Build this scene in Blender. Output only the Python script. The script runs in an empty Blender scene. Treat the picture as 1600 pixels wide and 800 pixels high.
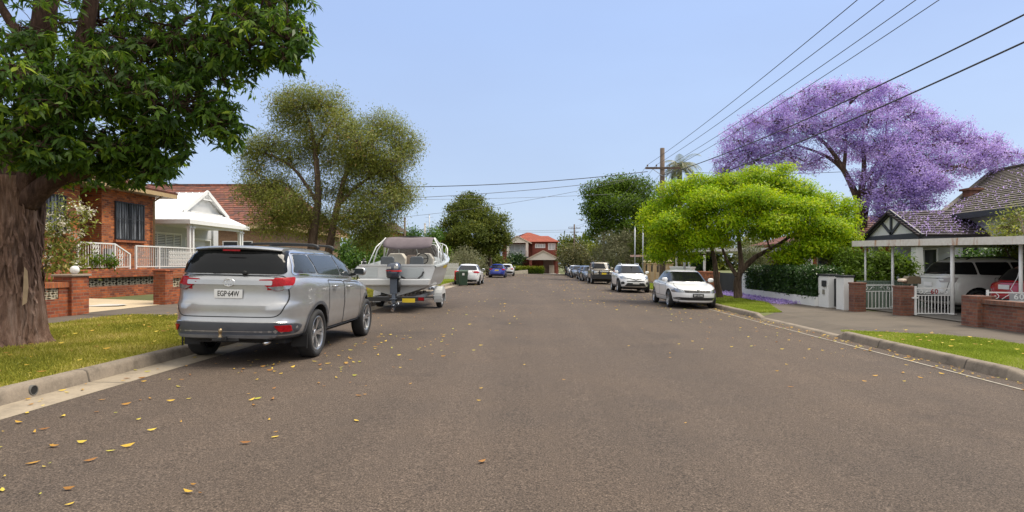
import bpy, bmesh, math, random
import numpy as np
from mathutils import Vector, Matrix
from mathutils.bvhtree import BVHTree
R = math.radians
random.seed(7); RNG = np.random.default_rng(7)
sc = bpy.context.scene
COL = sc.collection
CAMZ = 1.535; F = 960.0; VX = 831.0; VY = 412.0

def at(px, py, Y):
    return Vector(((px - VX) / F * Y, Y, CAMZ - (py - VY) / F * Y))
def atx(px, X):
    """distance along the street at which the plane x = X is seen in column px"""
    return X * F / (px - VX)
def G(x):
    """ground level across the street: cross-fall to the right, verges a kerb higher"""
    pts = [(-600, .45), (-14.3, .42), (-11, .30), (-5.45, .24), (-5.3, .111), (6.9, -.145), (7.05, -.015), (10.5, .03), (18, .08), (600, .1)]
    for (a, za), (b, zb) in zip(pts, pts[1:]):
        if x <= b: return za + (zb - za) * (x - a) / (b - a)
    return .1
def road_z(x): return -.021 * x

# ------------------------------------------------------------------ materials
MATS = {}
def nodes(name):
    m = bpy.data.materials.new(name); m.use_nodes = True
    nt = m.node_tree; nt.nodes.clear()
    out = nt.nodes.new('ShaderNodeOutputMaterial'); p = nt.nodes.new('ShaderNodeBsdfPrincipled')
    nt.links.new(p.outputs[0], out.inputs[0])
    MATS[name] = m
    return m, nt, p, out
def ramp(nt, fac, stops):
    r = nt.nodes.new('ShaderNodeValToRGB'); e = r.color_ramp.elements
    while len(e) < len(stops): e.new(.5)
    for el, (pos, c) in zip(e, stops): el.position = pos; el.color = (*c, 1)
    nt.links.new(fac, r.inputs[0]); return r.outputs[0]
def noise(nt, scale, detail=4, rough=.6, vec=None, coord='Object'):
    n = nt.nodes.new('ShaderNodeTexNoise'); n.inputs['Scale'].default_value = scale
    n.inputs['Detail'].default_value = detail; n.inputs['Roughness'].default_value = rough
    if vec is None:
        t = nt.nodes.new('ShaderNodeTexCoord'); vec = t.outputs[coord]
    nt.links.new(vec, n.inputs['Vector']); return n.outputs['Fac']
def mixc(nt, fac, a, b, mode='MIX'):
    m = nt.nodes.new('ShaderNodeMix'); m.data_type = 'RGBA'; m.blend_type = mode
    for sock, v in ((m.inputs[0], fac), (m.inputs[6], a), (m.inputs[7], b)):
        if hasattr(v, 'links'): nt.links.new(v, sock)
        elif isinstance(v, (int, float)): sock.default_value = v
        else: sock.default_value = (*v, 1)
    return m.outputs[2]
def bump(nt, p, h, strength=.3, dist=.02):
    b = nt.nodes.new('ShaderNodeBump'); b.inputs['Strength'].default_value = strength; b.inputs['Distance'].default_value = dist
    nt.links.new(h, b.inputs['Height']); nt.links.new(b.outputs[0], p.inputs['Normal'])
def sh(c, k): return tuple(max(0, min(1, v * k)) for v in c)
def M(name, col=None, rough=.6, metal=0, var=.15, scale=6, bmp=0, coat=0, spec=.5, bscale=None):
    """plain material with uneven tone"""
    if name in MATS: return MATS[name]
    m, nt, p, o = nodes(name)
    p.inputs['Roughness'].default_value = rough; p.inputs['Metallic'].default_value = metal
    p.inputs['Coat Weight'].default_value = coat; p.inputs['Coat Roughness'].default_value = .04
    p.inputs['Specular IOR Level'].default_value = spec
    if var > 0:
        n = noise(nt, scale, 5)
        nt.links.new(ramp(nt, n, [(.25, sh(col, 1 - var)), (.75, sh(col, 1 + var))]), p.inputs['Base Color'])
    else: p.inputs['Base Color'].default_value = (*col, 1)
    if bmp: bump(nt, p, noise(nt, bscale or scale * 6, 4), bmp, .01)
    return m
def brick(name, c1, c2, mortar, bw=.23, bh=.076, off=.5, msize=.008, var=.35, rough=.85):
    if name in MATS: return MATS[name]
    m, nt, p, o = nodes(name); p.inputs['Roughness'].default_value = rough
    uv = nt.nodes.new('ShaderNodeUVMap'); uv.uv_map = 'UVMap'
    b = nt.nodes.new('ShaderNodeTexBrick'); nt.links.new(uv.outputs[0], b.inputs['Vector'])
    b.inputs['Scale'].default_value = 1; b.inputs['Brick Width'].default_value = bw; b.inputs['Row Height'].default_value = bh
    b.inputs['Mortar Size'].default_value = msize; b.inputs['Mortar Smooth'].default_value = .3; b.offset = off
    b.inputs['Color1'].default_value = (*c1, 1); b.inputs['Color2'].default_value = (*c2, 1); b.inputs['Mortar'].default_value = (*mortar, 1)
    b.inputs['Bias'].default_value = 0
    n = noise(nt, 1.2, 6, .7, uv.outputs[0]); n2 = noise(nt, 14, 3, .6, uv.outputs[0])
    g = ramp(nt, n, [(.3, (1 - var,) * 3), (.7, (1 + var * .4,) * 3)])
    c = mixc(nt, 1.0, b.outputs['Color'], g, 'MULTIPLY')
    g2 = ramp(nt, n2, [(.3, (.72,) * 3), (.7, (1.1,) * 3)])
    c = mixc(nt, .8, c, g2, 'MULTIPLY')
    nt.links.new(c, p.inputs['Base Color'])
    inv = nt.nodes.new('ShaderNodeMath'); inv.operation = 'SUBTRACT'; inv.inputs[0].default_value = 1
    nt.links.new(b.outputs['Fac'], inv.inputs[1]); bump(nt, p, inv.outputs[0], .5, .008)
    return m
def paint(name, col, metal=0, rough=.3, flake=0):
    if name in MATS: return MATS[name]
    m, nt, p, o = nodes(name)
    p.inputs['Metallic'].default_value = metal; p.inputs['Roughness'].default_value = rough
    p.inputs['Coat Weight'].default_value = .9; p.inputs['Coat Roughness'].default_value = .05
    n = noise(nt, 3.0, 6, .7); n2 = noise(nt, 40, 3)
    c = ramp(nt, n, [(.3, sh(col, .9)), (.7, sh(col, 1.04))])
    # road dust towards the sills is a film of its own
    t = nt.nodes.new('ShaderNodeTexCoord'); s = nt.nodes.new('ShaderNodeSeparateXYZ'); nt.links.new(t.outputs['Object'], s.inputs[0])
    d = nt.nodes.new('ShaderNodeMapRange'); d.inputs[1].default_value = .7; d.inputs[2].default_value = .25; d.inputs[3].default_value = 0; d.inputs[4].default_value = .35
    nt.links.new(s.outputs[2], d.inputs[0])
    mu = nt.nodes.new('ShaderNodeMath'); mu.operation = 'MULTIPLY'; nt.links.new(d.outputs[0], mu.inputs[0]); nt.links.new(n2, mu.inputs[1])
    c = mixc(nt, mu.outputs[0], c, (.16, .14, .12))
    nt.links.new(c, p.inputs['Base Color'])
    return m
def leafmat(name, stops, trans=.35, rough=.45, spec=.4):
    """leaf colour varies from leaf to leaf through the face attribute 'tint'"""
    if name in MATS: return MATS[name]
    m, nt, p, out = nodes(name)
    a = nt.nodes.new('ShaderNodeAttribute'); a.attribute_name = 'tint'
    c = ramp(nt, a.outputs['Fac'], stops)
    p.inputs['Roughness'].default_value = rough; p.inputs['Specular IOR Level'].default_value = spec
    nt.links.new(c, p.inputs['Base Color'])
    tr = nt.nodes.new('ShaderNodeBsdfTranslucent'); nt.links.new(c, tr.inputs['Color'])
    mx = nt.nodes.new('ShaderNodeMixShader'); mx.inputs[0].default_value = trans
    nt.links.new(p.outputs[0], mx.inputs[1]); nt.links.new(tr.outputs[0], mx.inputs[2]); nt.links.new(mx.outputs[0], out.inputs[0])
    return m
def glass(name, col=(.012, .015, .017), rough=.03):
    if name in MATS: return MATS[name]
    m, nt, p, o = nodes(name)
    p.inputs['Base Color'].default_value = (*col, 1); p.inputs['Roughness'].default_value = rough
    p.inputs['Specular IOR Level'].default_value = .4
    return m

# ------------------------------------------------------------------ mesh builder
class MB:
    def __init__(s): s.v = []; s.f = []; s.m = []; s.sm = []
    def add(s, vs, fs, mi=0, smooth=False):
        b = len(s.v); s.v.extend([tuple(v) for v in vs])
        for f in fs: s.f.append(tuple(i + b for i in f)); s.m.append(mi); s.sm.append(smooth)
    def quad(s, a, b, c, d, mi=0): s.add([a, b, c, d], [(0, 1, 2, 3)], mi)
    def poly(s, pts, mi=0): s.add(pts, [tuple(range(len(pts)))], mi)
    def box(s, x0, x1, y0, y1, z0, z1, mi=0, mat=None):
        vs = [Vector((x, y, z)) for z in (z0, z1) for x, y in ((x0, y0), (x1, y0), (x1, y1), (x0, y1))]
        if mat is not None: vs = [mat @ v for v in vs]
        s.add(vs, [(3, 2, 1, 0), (4, 5, 6, 7), (0, 1, 5, 4), (1, 2, 6, 5), (2, 3, 7, 6), (3, 0, 4, 7)], mi)
    def bar(s, a, b, w, h, mi=0, up=(0, 0, 1)):
        a = Vector(a); b = Vector(b); d = (b - a).normalized(); up = Vector(up)
        if abs(d.dot(up)) > .98: up = Vector((0, 1, 0))
        sd = d.cross(up).normalized() * w / 2; u = sd.cross(d).normalized() * h / 2
        vs = [p + sx * sd + sz * u for p in (a, b) for sx, sz in ((-1, -1), (1, -1), (1, 1), (-1, 1))]
        s.add(vs, [(0, 1, 2, 3), (7, 6, 5, 4), (0, 4, 5, 1), (1, 5, 6, 2), (2, 6, 7, 3), (3, 7, 4, 0)], mi)
    def prism(s, poly, axis, a, b, mi=0):
        """extrude a 2-D polygon along an axis: x (poly = y,z), y (poly = x,z), z (poly = x,y)"""
        def P(p, t): return {'x': (t, p[0], p[1]), 'y': (p[0], t, p[1]), 'z': (p[0], p[1], t)}[axis]
        n = len(poly); vs = [P(p, a) for p in poly] + [P(p, b) for p in poly]
        s.add(vs, [tuple(range(n - 1, -1, -1)), tuple(range(n, 2 * n))] + [(i, (i + 1) % n, n + (i + 1) % n, n + i) for i in range(n)], mi)
    def tube(s, pts, rad, seg=8, mi=0, cap=True, smooth=True):
        pts = [Vector(p) for p in pts]; n = len(pts)
        if not hasattr(rad, '__len__'): rad = [rad] * n
        vs = []; prev = None
        for i, p in enumerate(pts):
            d = (pts[min(i + 1, n - 1)] - pts[max(i - 1, 0)])
            d = d.normalized() if d.length > 1e-9 else Vector((0, 0, 1))
            if prev is None:
                ref = Vector((0, 0, 1)) if abs(d.z) < .9 else Vector((1, 0, 0)); u = d.cross(ref).normalized()
            else:
                u = prev - d * prev.dot(d)
                u = u.normalized() if u.length > 1e-6 else d.orthogonal().normalized()
            prev = u; w = d.cross(u)
            for k in range(seg):
                a = 2 * math.pi * k / seg; vs.append(p + (u * math.cos(a) + w * math.sin(a)) * rad[i])
        fs = [(i * seg + k, i * seg + (k + 1) % seg, (i + 1) * seg + (k + 1) % seg, (i + 1) * seg + k) for i in range(n - 1) for k in range(seg)]
        if cap: fs += [tuple(range(seg - 1, -1, -1)), tuple((n - 1) * seg + k for k in range(seg))]
        s.add(vs, fs, mi, smooth)
    def lathe(s, prof, seg=24, mat=None, mi=0, smooth=True):
        """profile (r, h) turned about z"""
        n = len(prof); vs = []
        for k in range(seg):
            a = 2 * math.pi * k / seg
            for r, h in prof:
                v = Vector((r * math.cos(a), r * math.sin(a), h)); vs.append(mat @ v if mat is not None else v)
        fs = [(k * n + i, ((k + 1) % seg) * n + i, ((k + 1) % seg) * n + i + 1, k * n + i + 1) for k in range(seg) for i in range(n - 1)]
        s.add(vs, fs, mi, smooth)
    def build(s, name, mats, parent=None, bevel=0, uv=True, sharp=None):
        me = bpy.data.meshes.new(name); me.from_pydata(s.v, [], s.f)
        if not isinstance(mats, (list, tuple)): mats = [mats]
        for m in mats: me.materials.append(m)
        me.polygons.foreach_set('material_index', s.m); me.polygons.foreach_set('use_smooth', s.sm)
        me.update()
        if uv: boxuv(me)
        if sharp is not None: me.set_sharp_from_angle(angle=R(sharp))
        o = bpy.data.objects.new(name, me); COL.objects.link(o)
        if parent: o.parent = parent
        if bevel:
            b = o.modifiers.new('bevel', 'BEVEL'); b.width = bevel; b.segments = 2; b.limit_method = 'ANGLE'; b.angle_limit = R(40)
        return o
def boxuv(me):
    """metres along each face: u runs horizontally, v up the wall or up the slope"""
    n = len(me.polygons)
    if not n: return
    uvl = me.uv_layers.new(name='UVMap')
    nv = len(me.vertices); co = np.empty(nv * 3, 'f'); me.vertices.foreach_get('co', co); co = co.reshape(-1, 3)
    nl = len(me.loops); li = np.empty(nl, 'i'); me.loops.foreach_get('vertex_index', li)
    nor = np.empty(n * 3, 'f'); me.polygons.foreach_get('normal', nor); nor = nor.reshape(-1, 3)
    lt = np.empty(n, 'i'); me.polygons.foreach_get('loop_total', lt)
    N = np.repeat(nor, lt, 0); P = co[li]
    flat = np.abs(N[:, 2]) > .97
    u = np.stack([-N[:, 1], N[:, 0], np.zeros(len(N))], 1); l = np.linalg.norm(u, axis=1, keepdims=True); l[l < 1e-6] = 1; u = u / l
    u[flat] = (1, 0, 0); v = np.cross(N, u); v[flat] = (0, 1, 0)
    uv = np.stack([(P * u).sum(1), (P * v).sum(1)], 1).astype('f')
    uvl.data.foreach_set('uv', uv.ravel())
def tag(o, label=None, cat=None, group=None, kind=None):
    if label: o['label'] = label
    if cat: o['category'] = cat
    if group: o['group'] = group
    if kind: o['kind'] = kind
    return o
def empty(name, loc=(0, 0, 0), rz=0, label=None, cat=None, group=None):
    o = bpy.data.objects.new(name, None); COL.objects.link(o); o.location = loc; o.rotation_euler = (0, 0, rz); o.empty_display_size = .3
    return tag(o, label, cat, group)
def structure(mb, name, mat, **k): return tag(mb.build(name, mat, **k), kind='structure')
def text(name, s, size, mat, parent, matrix, depth=.003, spacing=1.0, xs=1.0):
    cu = bpy.data.curves.new(name, 'FONT'); cu.body = s; cu.size = size; cu.align_x = 'CENTER'; cu.align_y = 'CENTER'; cu.extrude = depth; cu.offset = size * .012; cu.space_character = spacing
    t = bpy.data.objects.new(name, cu); COL.objects.link(t)
    dg = bpy.context.evaluated_depsgraph_get(); me = bpy.data.meshes.new_from_object(t.evaluated_get(dg)); bpy.data.objects.remove(t)
    me.transform(Matrix.Diagonal((xs, 1, 1, 1))); me.materials.clear(); me.materials.append(mat)
    o = bpy.data.objects.new(name, me); COL.objects.link(o); o.parent = parent; o.matrix_local = matrix
    return o
def npmesh(name, verts, faces, mat, parent=None, tint=None, smooth=False):
    """quads or triangles from arrays, with a per-face tint"""
    me = bpy.data.meshes.new(name); k = faces.shape[1]; nf = len(faces)
    me.vertices.add(len(verts)); me.vertices.foreach_set('co', verts.astype('f').ravel())
    me.loops.add(nf * k); me.loops.foreach_set('vertex_index', faces.astype('i').ravel())
    me.polygons.add(nf); me.polygons.foreach_set('loop_start', np.arange(0, nf * k, k, dtype='i')); me.polygons.foreach_set('loop_total', np.full(nf, k, 'i'))
    if tint is not None:
        a = me.attributes.new('tint', 'FLOAT', 'FACE'); a.data.foreach_set('value', tint.astype('f'))
    me.update(); me.validate()
    me.materials.append(mat)
    o = bpy.data.objects.new(name, me); COL.objects.link(o)
    if parent: o.parent = parent
    return o
def roof_plane(mb, a, b, c, d, n=14, step=.03, mi=0):
    """courses of tiles on the slope with eave a-b and ridge d-c: each course is a strip lifted at its lower edge"""
    a, b, c, d = map(Vector, (a, b, c, d)); nor = (b - a).cross(d - a)
    if nor.length < 1e-6: nor = (b - a).cross(c - a)
    nor = nor.normalized()
    if nor.z < 0: nor = -nor
    for i in range(n):
        t0, t1 = i / n, (i + 1) / n
        p0, q0 = a.lerp(d, t0) + nor * step, b.lerp(c, t0) + nor * step
        p1, q1 = a.lerp(d, t1) + nor * .004, b.lerp(c, t1) + nor * .004
        mb.add([p0, q0, q1, p1], [(0, 1, 2, 3)], mi)
        mb.add([p0, q0, q0 - nor * (step + .002), p0 - nor * (step + .002)], [(3, 2, 1, 0)], mi)
    mb.quad(a - nor * .06, b - nor * .06, c - nor * .06, d - nor * .06, mi)
    for p, q in ((a, b), (b, c), (d, a)):
        mb.quad(p - nor * .06, q - nor * .06, q, p, mi)
# ------------------------------------------------------------------ cars
TYRE = M('tyre_rubber', (.018, .018, .019), .8, var=.2, scale=20)
RIM = M('alloy', (.55, .56, .58), .28, metal=.9, var=.05)
RIMD = M('alloy_dark', (.03, .03, .032), .5, metal=.3, var=.1)
DARKP = M('dark_plastic', (.022, .023, .025), .55, var=.15)
CLAD = M('grey_cladding', (.06, .066, .08), .3, var=.1)
GLASS = glass('car_glass', (.008, .009, .010), .04); GLASS.node_tree.nodes['Principled BSDF'].inputs['Specular IOR Level'].default_value = .22; GLASS2 = glass('car_glass_grey', (.035, .042, .047), .04)
CHROME = M('chrome', (.75, .76, .78), .12, metal=1, var=.03)
REDL = M('red_lens', (.30, .005, .009), .25, var=.35, scale=30, coat=.0, spec=.25)
CLEARL = M('clear_lens', (.26, .28, .30), .08, metal=.5, var=.6, scale=14, coat=1)
AMBER = M('amber_lens', (.7, .2, .02), .2, var=.1, coat=.6)
SEAM = M('seam_black', (.01, .01, .011), .7, var=0)
PLATEW = M('plate_white', (.72, .72, .7), .4, var=.03)
PLATEK = M('plate_black', (.012, .012, .013), .35, var=0)
PLATEY = M('plate_yellow', (.75, .55, .03), .4, var=.05)

def interp(pts, y):
    if y <= pts[0][0]: return pts[0][1]
    for (a, za), (b, zb) in zip(pts, pts[1:]):
        if y <= b:
            t = (y - a) / (b - a); return za + (zb - za) * t
    return pts[-1][1]
def smooth_pts(pts, n=60, k=3):
    ys = [pts[0][0] + (pts[-1][0] - pts[0][0]) * i / n for i in range(n + 1)]; zs = [interp(pts, y) for y in ys]
    for _ in range(k): zs = [zs[0]] + [(zs[i - 1] + 2 * zs[i] + zs[i + 1]) / 4 for i in range(1, n)] + [zs[-1]]
    return list(zip(ys, zs))
def sgnpow(v, e): return math.copysign(abs(v) ** e, v)
def thetas(W, L, nf, nr, N):
    M_ = 4000; pts = []
    for i in range(M_ + 1):
        th = 2 * math.pi * i / M_; c, s = math.cos(th), math.sin(th); n = nf if s >= 0 else nr
        pts.append((W * sgnpow(c, 2 / n), L / 2 * sgnpow(s, 2 / n)))
    acc = [0]
    for a, b in zip(pts, pts[1:]): acc.append(acc[-1] + math.hypot(b[0] - a[0], b[1] - a[1]))
    out = []; j = 0
    for k in range(N):
        t = acc[-1] * k / N
        while acc[j + 1] < t: j += 1
        out.append(2 * math.pi * (j + (t - acc[j]) / max(1e-9, acc[j + 1] - acc[j])) / M_)
    return out
def ring(th, W, yr, yf, nf, nr):
    ym = (yr + yf) / 2; o = []
    for t in th:
        c, s = math.cos(t), math.sin(t); n = nf if s >= 0 else nr
        o.append((W * sgnpow(c, 2 / n), ym + ((yf - ym) if s >= 0 else (ym - yr)) * sgnpow(s, 2 / n)))
    return o
def rounded(poly, r, n=4):
    out = []; N = len(poly)
    for i in range(N):
        p0, p, p1 = Vector(poly[i - 1]), Vector(poly[i]), Vector(poly[(i + 1) % N])
        a, b = (p0 - p), (p1 - p); rr = min(r, a.length * .45, b.length * .45)
        A, B = p + a.normalized() * rr, p + b.normalized() * rr
        for k in range(n + 1):
            t = k / n; out.append(tuple(A * (1 - t) ** 2 + p * 2 * t * (1 - t) + B * t * t))
    return out
class Shell:
    """a car's outer skin, onto which panes, lamps, seams and trim are laid"""
    def __init__(s, bm_v, bm_f): s.t = BVHTree.FromPolygons(bm_v, bm_f)
    def hit(s, axis, sgn, a, b):
        if axis == 'x': o, d = Vector((4 * sgn, a, b)), Vector((-sgn, 0, 0))
        elif axis == 'y': o, d = Vector((a, 6 * sgn, b)), Vector((0, -sgn, 0))
        else: o, d = Vector((a, b, 4)), Vector((0, 0, -1))
        h = s.t.ray_cast(o, d)
        if h[0] is None:
            h2 = s.t.find_nearest(o + d * (o.length)); return h2[0], d
        return h[0], d * min(2.4, 1 / max(.05, abs(h[1].dot(d))))
    def patch(s, name, poly, axis, sgn, off, thick, mats, parent, res=.09, smooth=True):
        bm = bmesh.new(); vs = [bm.verts.new((p[0], p[1], 0)) for p in poly]; bm.faces.new(vs); bm.normal_update()
        lo = [min(p[i] for p in poly) for i in (0, 1)]; hi = [max(p[i] for p in poly) for i in (0, 1)]
        for i in (0, 1):
            n = max(1, int((hi[i] - lo[i]) / res))
            for k in range(1, n):
                co = [0, 0, 0]; no = [0, 0, 0]; co[i] = lo[i] + (hi[i] - lo[i]) * k / n; no[i] = 1
                bmesh.ops.bisect_plane(bm, geom=bm.verts[:] + bm.edges[:] + bm.faces[:], plane_co=co, plane_no=no)
        for v in bm.verts:
            p, d = s.hit(axis, sgn, v.co.x, v.co.y); v.co = p - d * off
        bmesh.ops.triangulate(bm, faces=[f for f in bm.faces if len(f.verts) > 4])
        border = [e for e in bm.edges if e.is_boundary]
        r = bmesh.ops.extrude_edge_only(bm, edges=border)
        d = {'x': Vector((-sgn, 0, 0)), 'y': Vector((0, -sgn, 0)), 'z': Vector((0, 0, -1))}[axis]
        ev = [v for v in r['geom'] if isinstance(v, bmesh.types.BMVert)]
        bmesh.ops.translate(bm, verts=ev, vec=d * (thick + off))
        ef = set(f for f in r['geom'] if isinstance(f, bmesh.types.BMFace))
        bmesh.ops.recalc_face_normals(bm, faces=bm.faces[:])
        # the pane must face outwards
        cand = [f for f in bm.faces if len(f.verts) >= 3 and not any(v in set(ev) for v in f.verts)]
        if cand and sum((f.normal.dot(d)) * f.calc_area() for f in cand) > 0: bmesh.ops.reverse_faces(bm, faces=bm.faces[:])
        me = bpy.data.meshes.new(name); bm.to_mesh(me); bm.free()
        for m in (mats if isinstance(mats, list) else [mats]): me.materials.append(m)
        me.polygons.foreach_set('use_smooth', [smooth] * len(me.polygons)); me.set_sharp_from_angle(angle=R(40))
        o = bpy.data.objects.new(name, me); COL.objects.link(o); o.parent = parent; return o
    def strip(s, mb, path, axis, sgn, w, off, mi=0, closed=False, n=None):
        """a narrow ribbon following the skin"""
        P = [Vector(p) for p in path]
        if closed: P = P + [P[0]]
        Q = [P[0]]
        for a, b in zip(P, P[1:]):
            k = max(1, int((b - a).length / .06)); Q += [a.lerp(b, i / k) for i in range(1, k + 1)]
        vs = []
        for i, p in enumerate(Q):
            t = (Q[min(i + 1, len(Q) - 1)] - Q[max(i - 1, 0)]).normalized(); nn = Vector((-t.y, t.x)) * w / 2
            for q in (p - nn, p + nn):
                h, d = s.hit(axis, sgn, q.x, q.y); vs.append(h - d * off)
        mb.add(vs, [(2 * i, 2 * i + 1, 2 * i + 3, 2 * i + 2) for i in range(len(Q) - 1)], mi, True)
    def plus(s, a, axis, sgn, off): 
        h, d = s.hit(axis, sgn, *a); return h - d * off

def wheel(parent, x, y, r, w, spokes, rimmat, sgn, double=True):
    root = bpy.data.objects.new('wheel', None); COL.objects.link(root); root.parent = parent; root.location = (x, y, r)
    rot = Matrix.Rotation(R(90) * sgn, 4, 'Y')
    h = w / 2; rr = r * .70
    t = MB(); t.lathe([(rr, -h * .8), (r * .86, -h), (r * .965, -h * .85), (r, -h * .45), (r, h * .45), (r * .965, h * .85), (r * .86, h), (rr, h * .82), (rr, -h * .8)], 40, rot)
    t.build('tyre', TYRE, root, uv=False)
    m = MB(); m.lathe([(rr + .004, h * .84), (rr - .005, h * .87), (rr - .022, h * .8), (rr - .03, h * .3), (rr - .03, -h * .8)], 36, rot)
    m.lathe([(0, h * .55), (.05, h * .55), (.062, h * .45), (.062, 0)], 16, rot)
    for k in range(spokes):
        a0 = 2 * math.pi * k / spokes + .3
        for da in ((-.16, .16) if double else (0,)):
            p = []
            for rad, wd, z in ((.045, .017, h * .5), (rr - .02, .02 if double else .036, h * .72)):
                a = a0 + da * (rad / rr) ** .5
                c = Vector((math.cos(a) * rad, math.sin(a) * rad, 0)); tn = Vector((-math.sin(a), math.cos(a), 0))
                p += [c - tn * wd + Vector((0, 0, z)), c + tn * wd + Vector((0, 0, z)), c + tn * wd * .8 + Vector((0, 0, z - .04)), c - tn * wd * .8 + Vector((0, 0, z - .04))]
            m.add([rot @ q for q in p], [(0, 1, 5, 4), (1, 2, 6, 5), (3, 0, 4, 7)])
    m.build('rim', rimmat, root, uv=False, sharp=40)
    d = MB(); d.lathe([(0, h * .05), (rr * .62, h * .05), (rr * .62, -.02), (rr - .02, -.02), (rr - .02, -.04), (0, -.04)], 28, rot); d.build('brake_disc', RIMD, root, uv=False)
    return root

def car(sp, loc, rz, label, cat, group, pmat, name='parked_car'):
    root = empty(name, loc, rz, label, cat, group)
    L, W, H = sp['L'], sp['W'], sp['H']; yf, yr = L / 2, -L / 2
    lev = sp['levels']; zt = lev[-1][0]; z0 = .6
    shp = smooth_pts(sp['shoulder']); zsh = lambda y: interp(shp, y)
    def zmap(z, y): return z if z <= z0 else z0 + (z - z0) * (zsh(y) - z0) / (zt - z0)
    N = sp.get('N', 132); nf, nr = sp.get('nf', 3.6), sp.get('nr', 5.5)
    th = thetas(W / 2, L, nf, nr, N)
    vs, fs, ms = [], [], []
    for li, (z, wi, ri, fi) in enumerate(lev):
        for x, y in ring(th, W / 2 - wi, yr + ri, yf - fi, nf, nr): vs.append(Vector((x, y, zmap(z, y))))
        if li:
            for k in range(N): fs.append(((li - 1) * N + k, (li - 1) * N + (k + 1) % N, li * N + (k + 1) % N, li * N + k)); ms.append(2 if lev[li][0] <= sp.get('clad', .36) + 1e-6 else 0)
    z, wi, ri, fi = lev[-1]; last = len(vs) - N; crown = sp.get('crown', .05)
    SC = [.985, .95, .88, .76, .6, .4, .2]
    for s_ in SC:
        base = len(vs)
        for x, y in ring(th, (W / 2 - wi) * s_, 0, 1, nf, nr):
            a, b = yr + ri, yf - fi; ym = (a + b) / 2; y = ym + (a + y * (b - a) - ym) * (1 - (1 - s_) * .9)
            xr = x / (W / 2 - wi); vs.append(Vector((x, y, zmap(z, y) + crown * (1 - s_ ** 2) ** .8)))
        for k in range(N): fs.append((last + k, last + (k + 1) % N, base + (k + 1) % N, base + k)); ms.append(0)
        last = base
    fs.append(tuple(last + k for k in range(N))); ms.append(0)
    fs.append(tuple(range(N - 1, -1, -1))); ms.append(1)
    me = bpy.data.meshes.new('body'); me.from_pydata(vs, [], fs)
    for m in (pmat, SEAM, sp.get('cladmat', DARKP)): me.materials.append(m)
    me.polygons.foreach_set('material_index', ms); me.update()
    body = bpy.data.objects.new('body', me); COL.objects.link(body)
    # wheel wells
    r, tw = sp['r'], sp.get('tw', .225); ya, yb = sp['axles']; cut = MB()
    for y in (ya, yb):
        for sg in (-1, 1):
            cut.lathe([(0, -.2), (r + .055, -.2), (r + .055, .3), (0, .3)], 48, Matrix.Translation((sg * (W / 2 - .14), y, r + .02)) @ Matrix.Rotation(R(90) * sg, 4, 'Y'), 1, False)
    c = cut.build('cutter', [pmat, SEAM], uv=False)
    bmc = bmesh.new(); bmc.from_mesh(c.data); bmesh.ops.remove_doubles(bmc, verts=bmc.verts[:], dist=1e-5); bmesh.ops.recalc_face_normals(bmc, faces=bmc.faces[:]); bmc.to_mesh(c.data); bmc.free()
    bo = body.modifiers.new('wells', 'BOOLEAN'); bo.object = c; bo.operation = 'DIFFERENCE'; bo.solver = 'EXACT'
    dg = bpy.context.evaluated_depsgraph_get(); nm = bpy.data.meshes.new_from_object(body.evaluated_get(dg))
    body.modifiers.clear(); body.data = nm; bpy.data.objects.remove(c)
    # greenhouse
    gh = sp['gh']; ng, ngr = sp.get('gnf', 3.2), sp.get('gnr', 5); tg = thetas(.8, 2.6, ng, ngr, 96); gv, gf = [], []
    for gi, (z, w, a, b) in enumerate(gh):
        base = len(gv)
        for x, y in ring(tg, w, a, b, ng, ngr):
            zz = z
            if gi == 0: zz = min(z, zsh(y) - .03)
            gv.append(Vector((x, y, zz)))
        if gi:
            for k in range(96): gf.append((base - 96 + k, base - 96 + (k + 1) % 96, base + (k + 1) % 96, base + k))
    z, w, a, b = gh[-1]; last = len(gv) - 96; rc = sp.get('rcrown', .045)
    for s_ in (.97, .9, .78, .6, .35):
        base = len(gv); ym = (a + b) / 2
        for x, y in ring(tg, w * s_, ym + (a - ym) * s_, ym + (b - ym) * s_, ng, ngr): gv.append(Vector((x, y, z + rc * (1 - s_ ** 2.2))))
        for k in range(96): gf.append((last + k, last + (k + 1) % 96, base + (k + 1) % 96, base + k))
        last = base
    gf.append(tuple(last + k for k in range(96))); 
    S = Shell(vs + gv, fs + [tuple(i + len(vs) for i in f) for f in gf])
    gm = bpy.data.meshes.new('gh'); gm.from_pydata(gv, [], gf); gm.materials.append(pmat)
    b2 = bmesh.new(); b2.from_mesh(nm); b2.from_mesh(gm); bmesh.ops.dissolve_degenerate(b2, edges=b2.edges[:], dist=1e-5); b2.to_mesh(nm); b2.free()
    nm.polygons.foreach_set('use_smooth', [True] * len(nm.polygons)); nm.set_sharp_from_angle(angle=R(38))
    nm.name = 'body'; body.parent = root
    # panes
    belt = sp.get('belt', lambda y: zsh(y) + .035); ztop = sp['wtop']
    gsm = sp.get('sideglass', GLASS)
    for sg in (-1, 1):
        for (b0, b1, t0, t1) in sp['side']:
            pl = rounded([(b0, belt(b0)), (b1, belt(b1)), (t1, ztop(t1) if callable(ztop) else ztop), (t0, ztop(t0) if callable(ztop) else ztop)], .05)
            S.patch('side_window', pl, 'x', sg, .008, .02, gsm, root, .06)
        if sp.get('trim'):
            mb = MB(); x0, x1, u0, u1 = sp['trim']; zz = ztop if not callable(ztop) else ztop(0)
            S.strip(mb, rounded([(x0, belt(x0) - .025), (x1, belt(x1) - .025), (u1, zz + .028), (u0, zz + .028)], .06), 'x', sg, .016, .011, closed=True); mb.build('window_trim', sp.get('trimmat', CHROME), root, uv=False)
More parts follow.
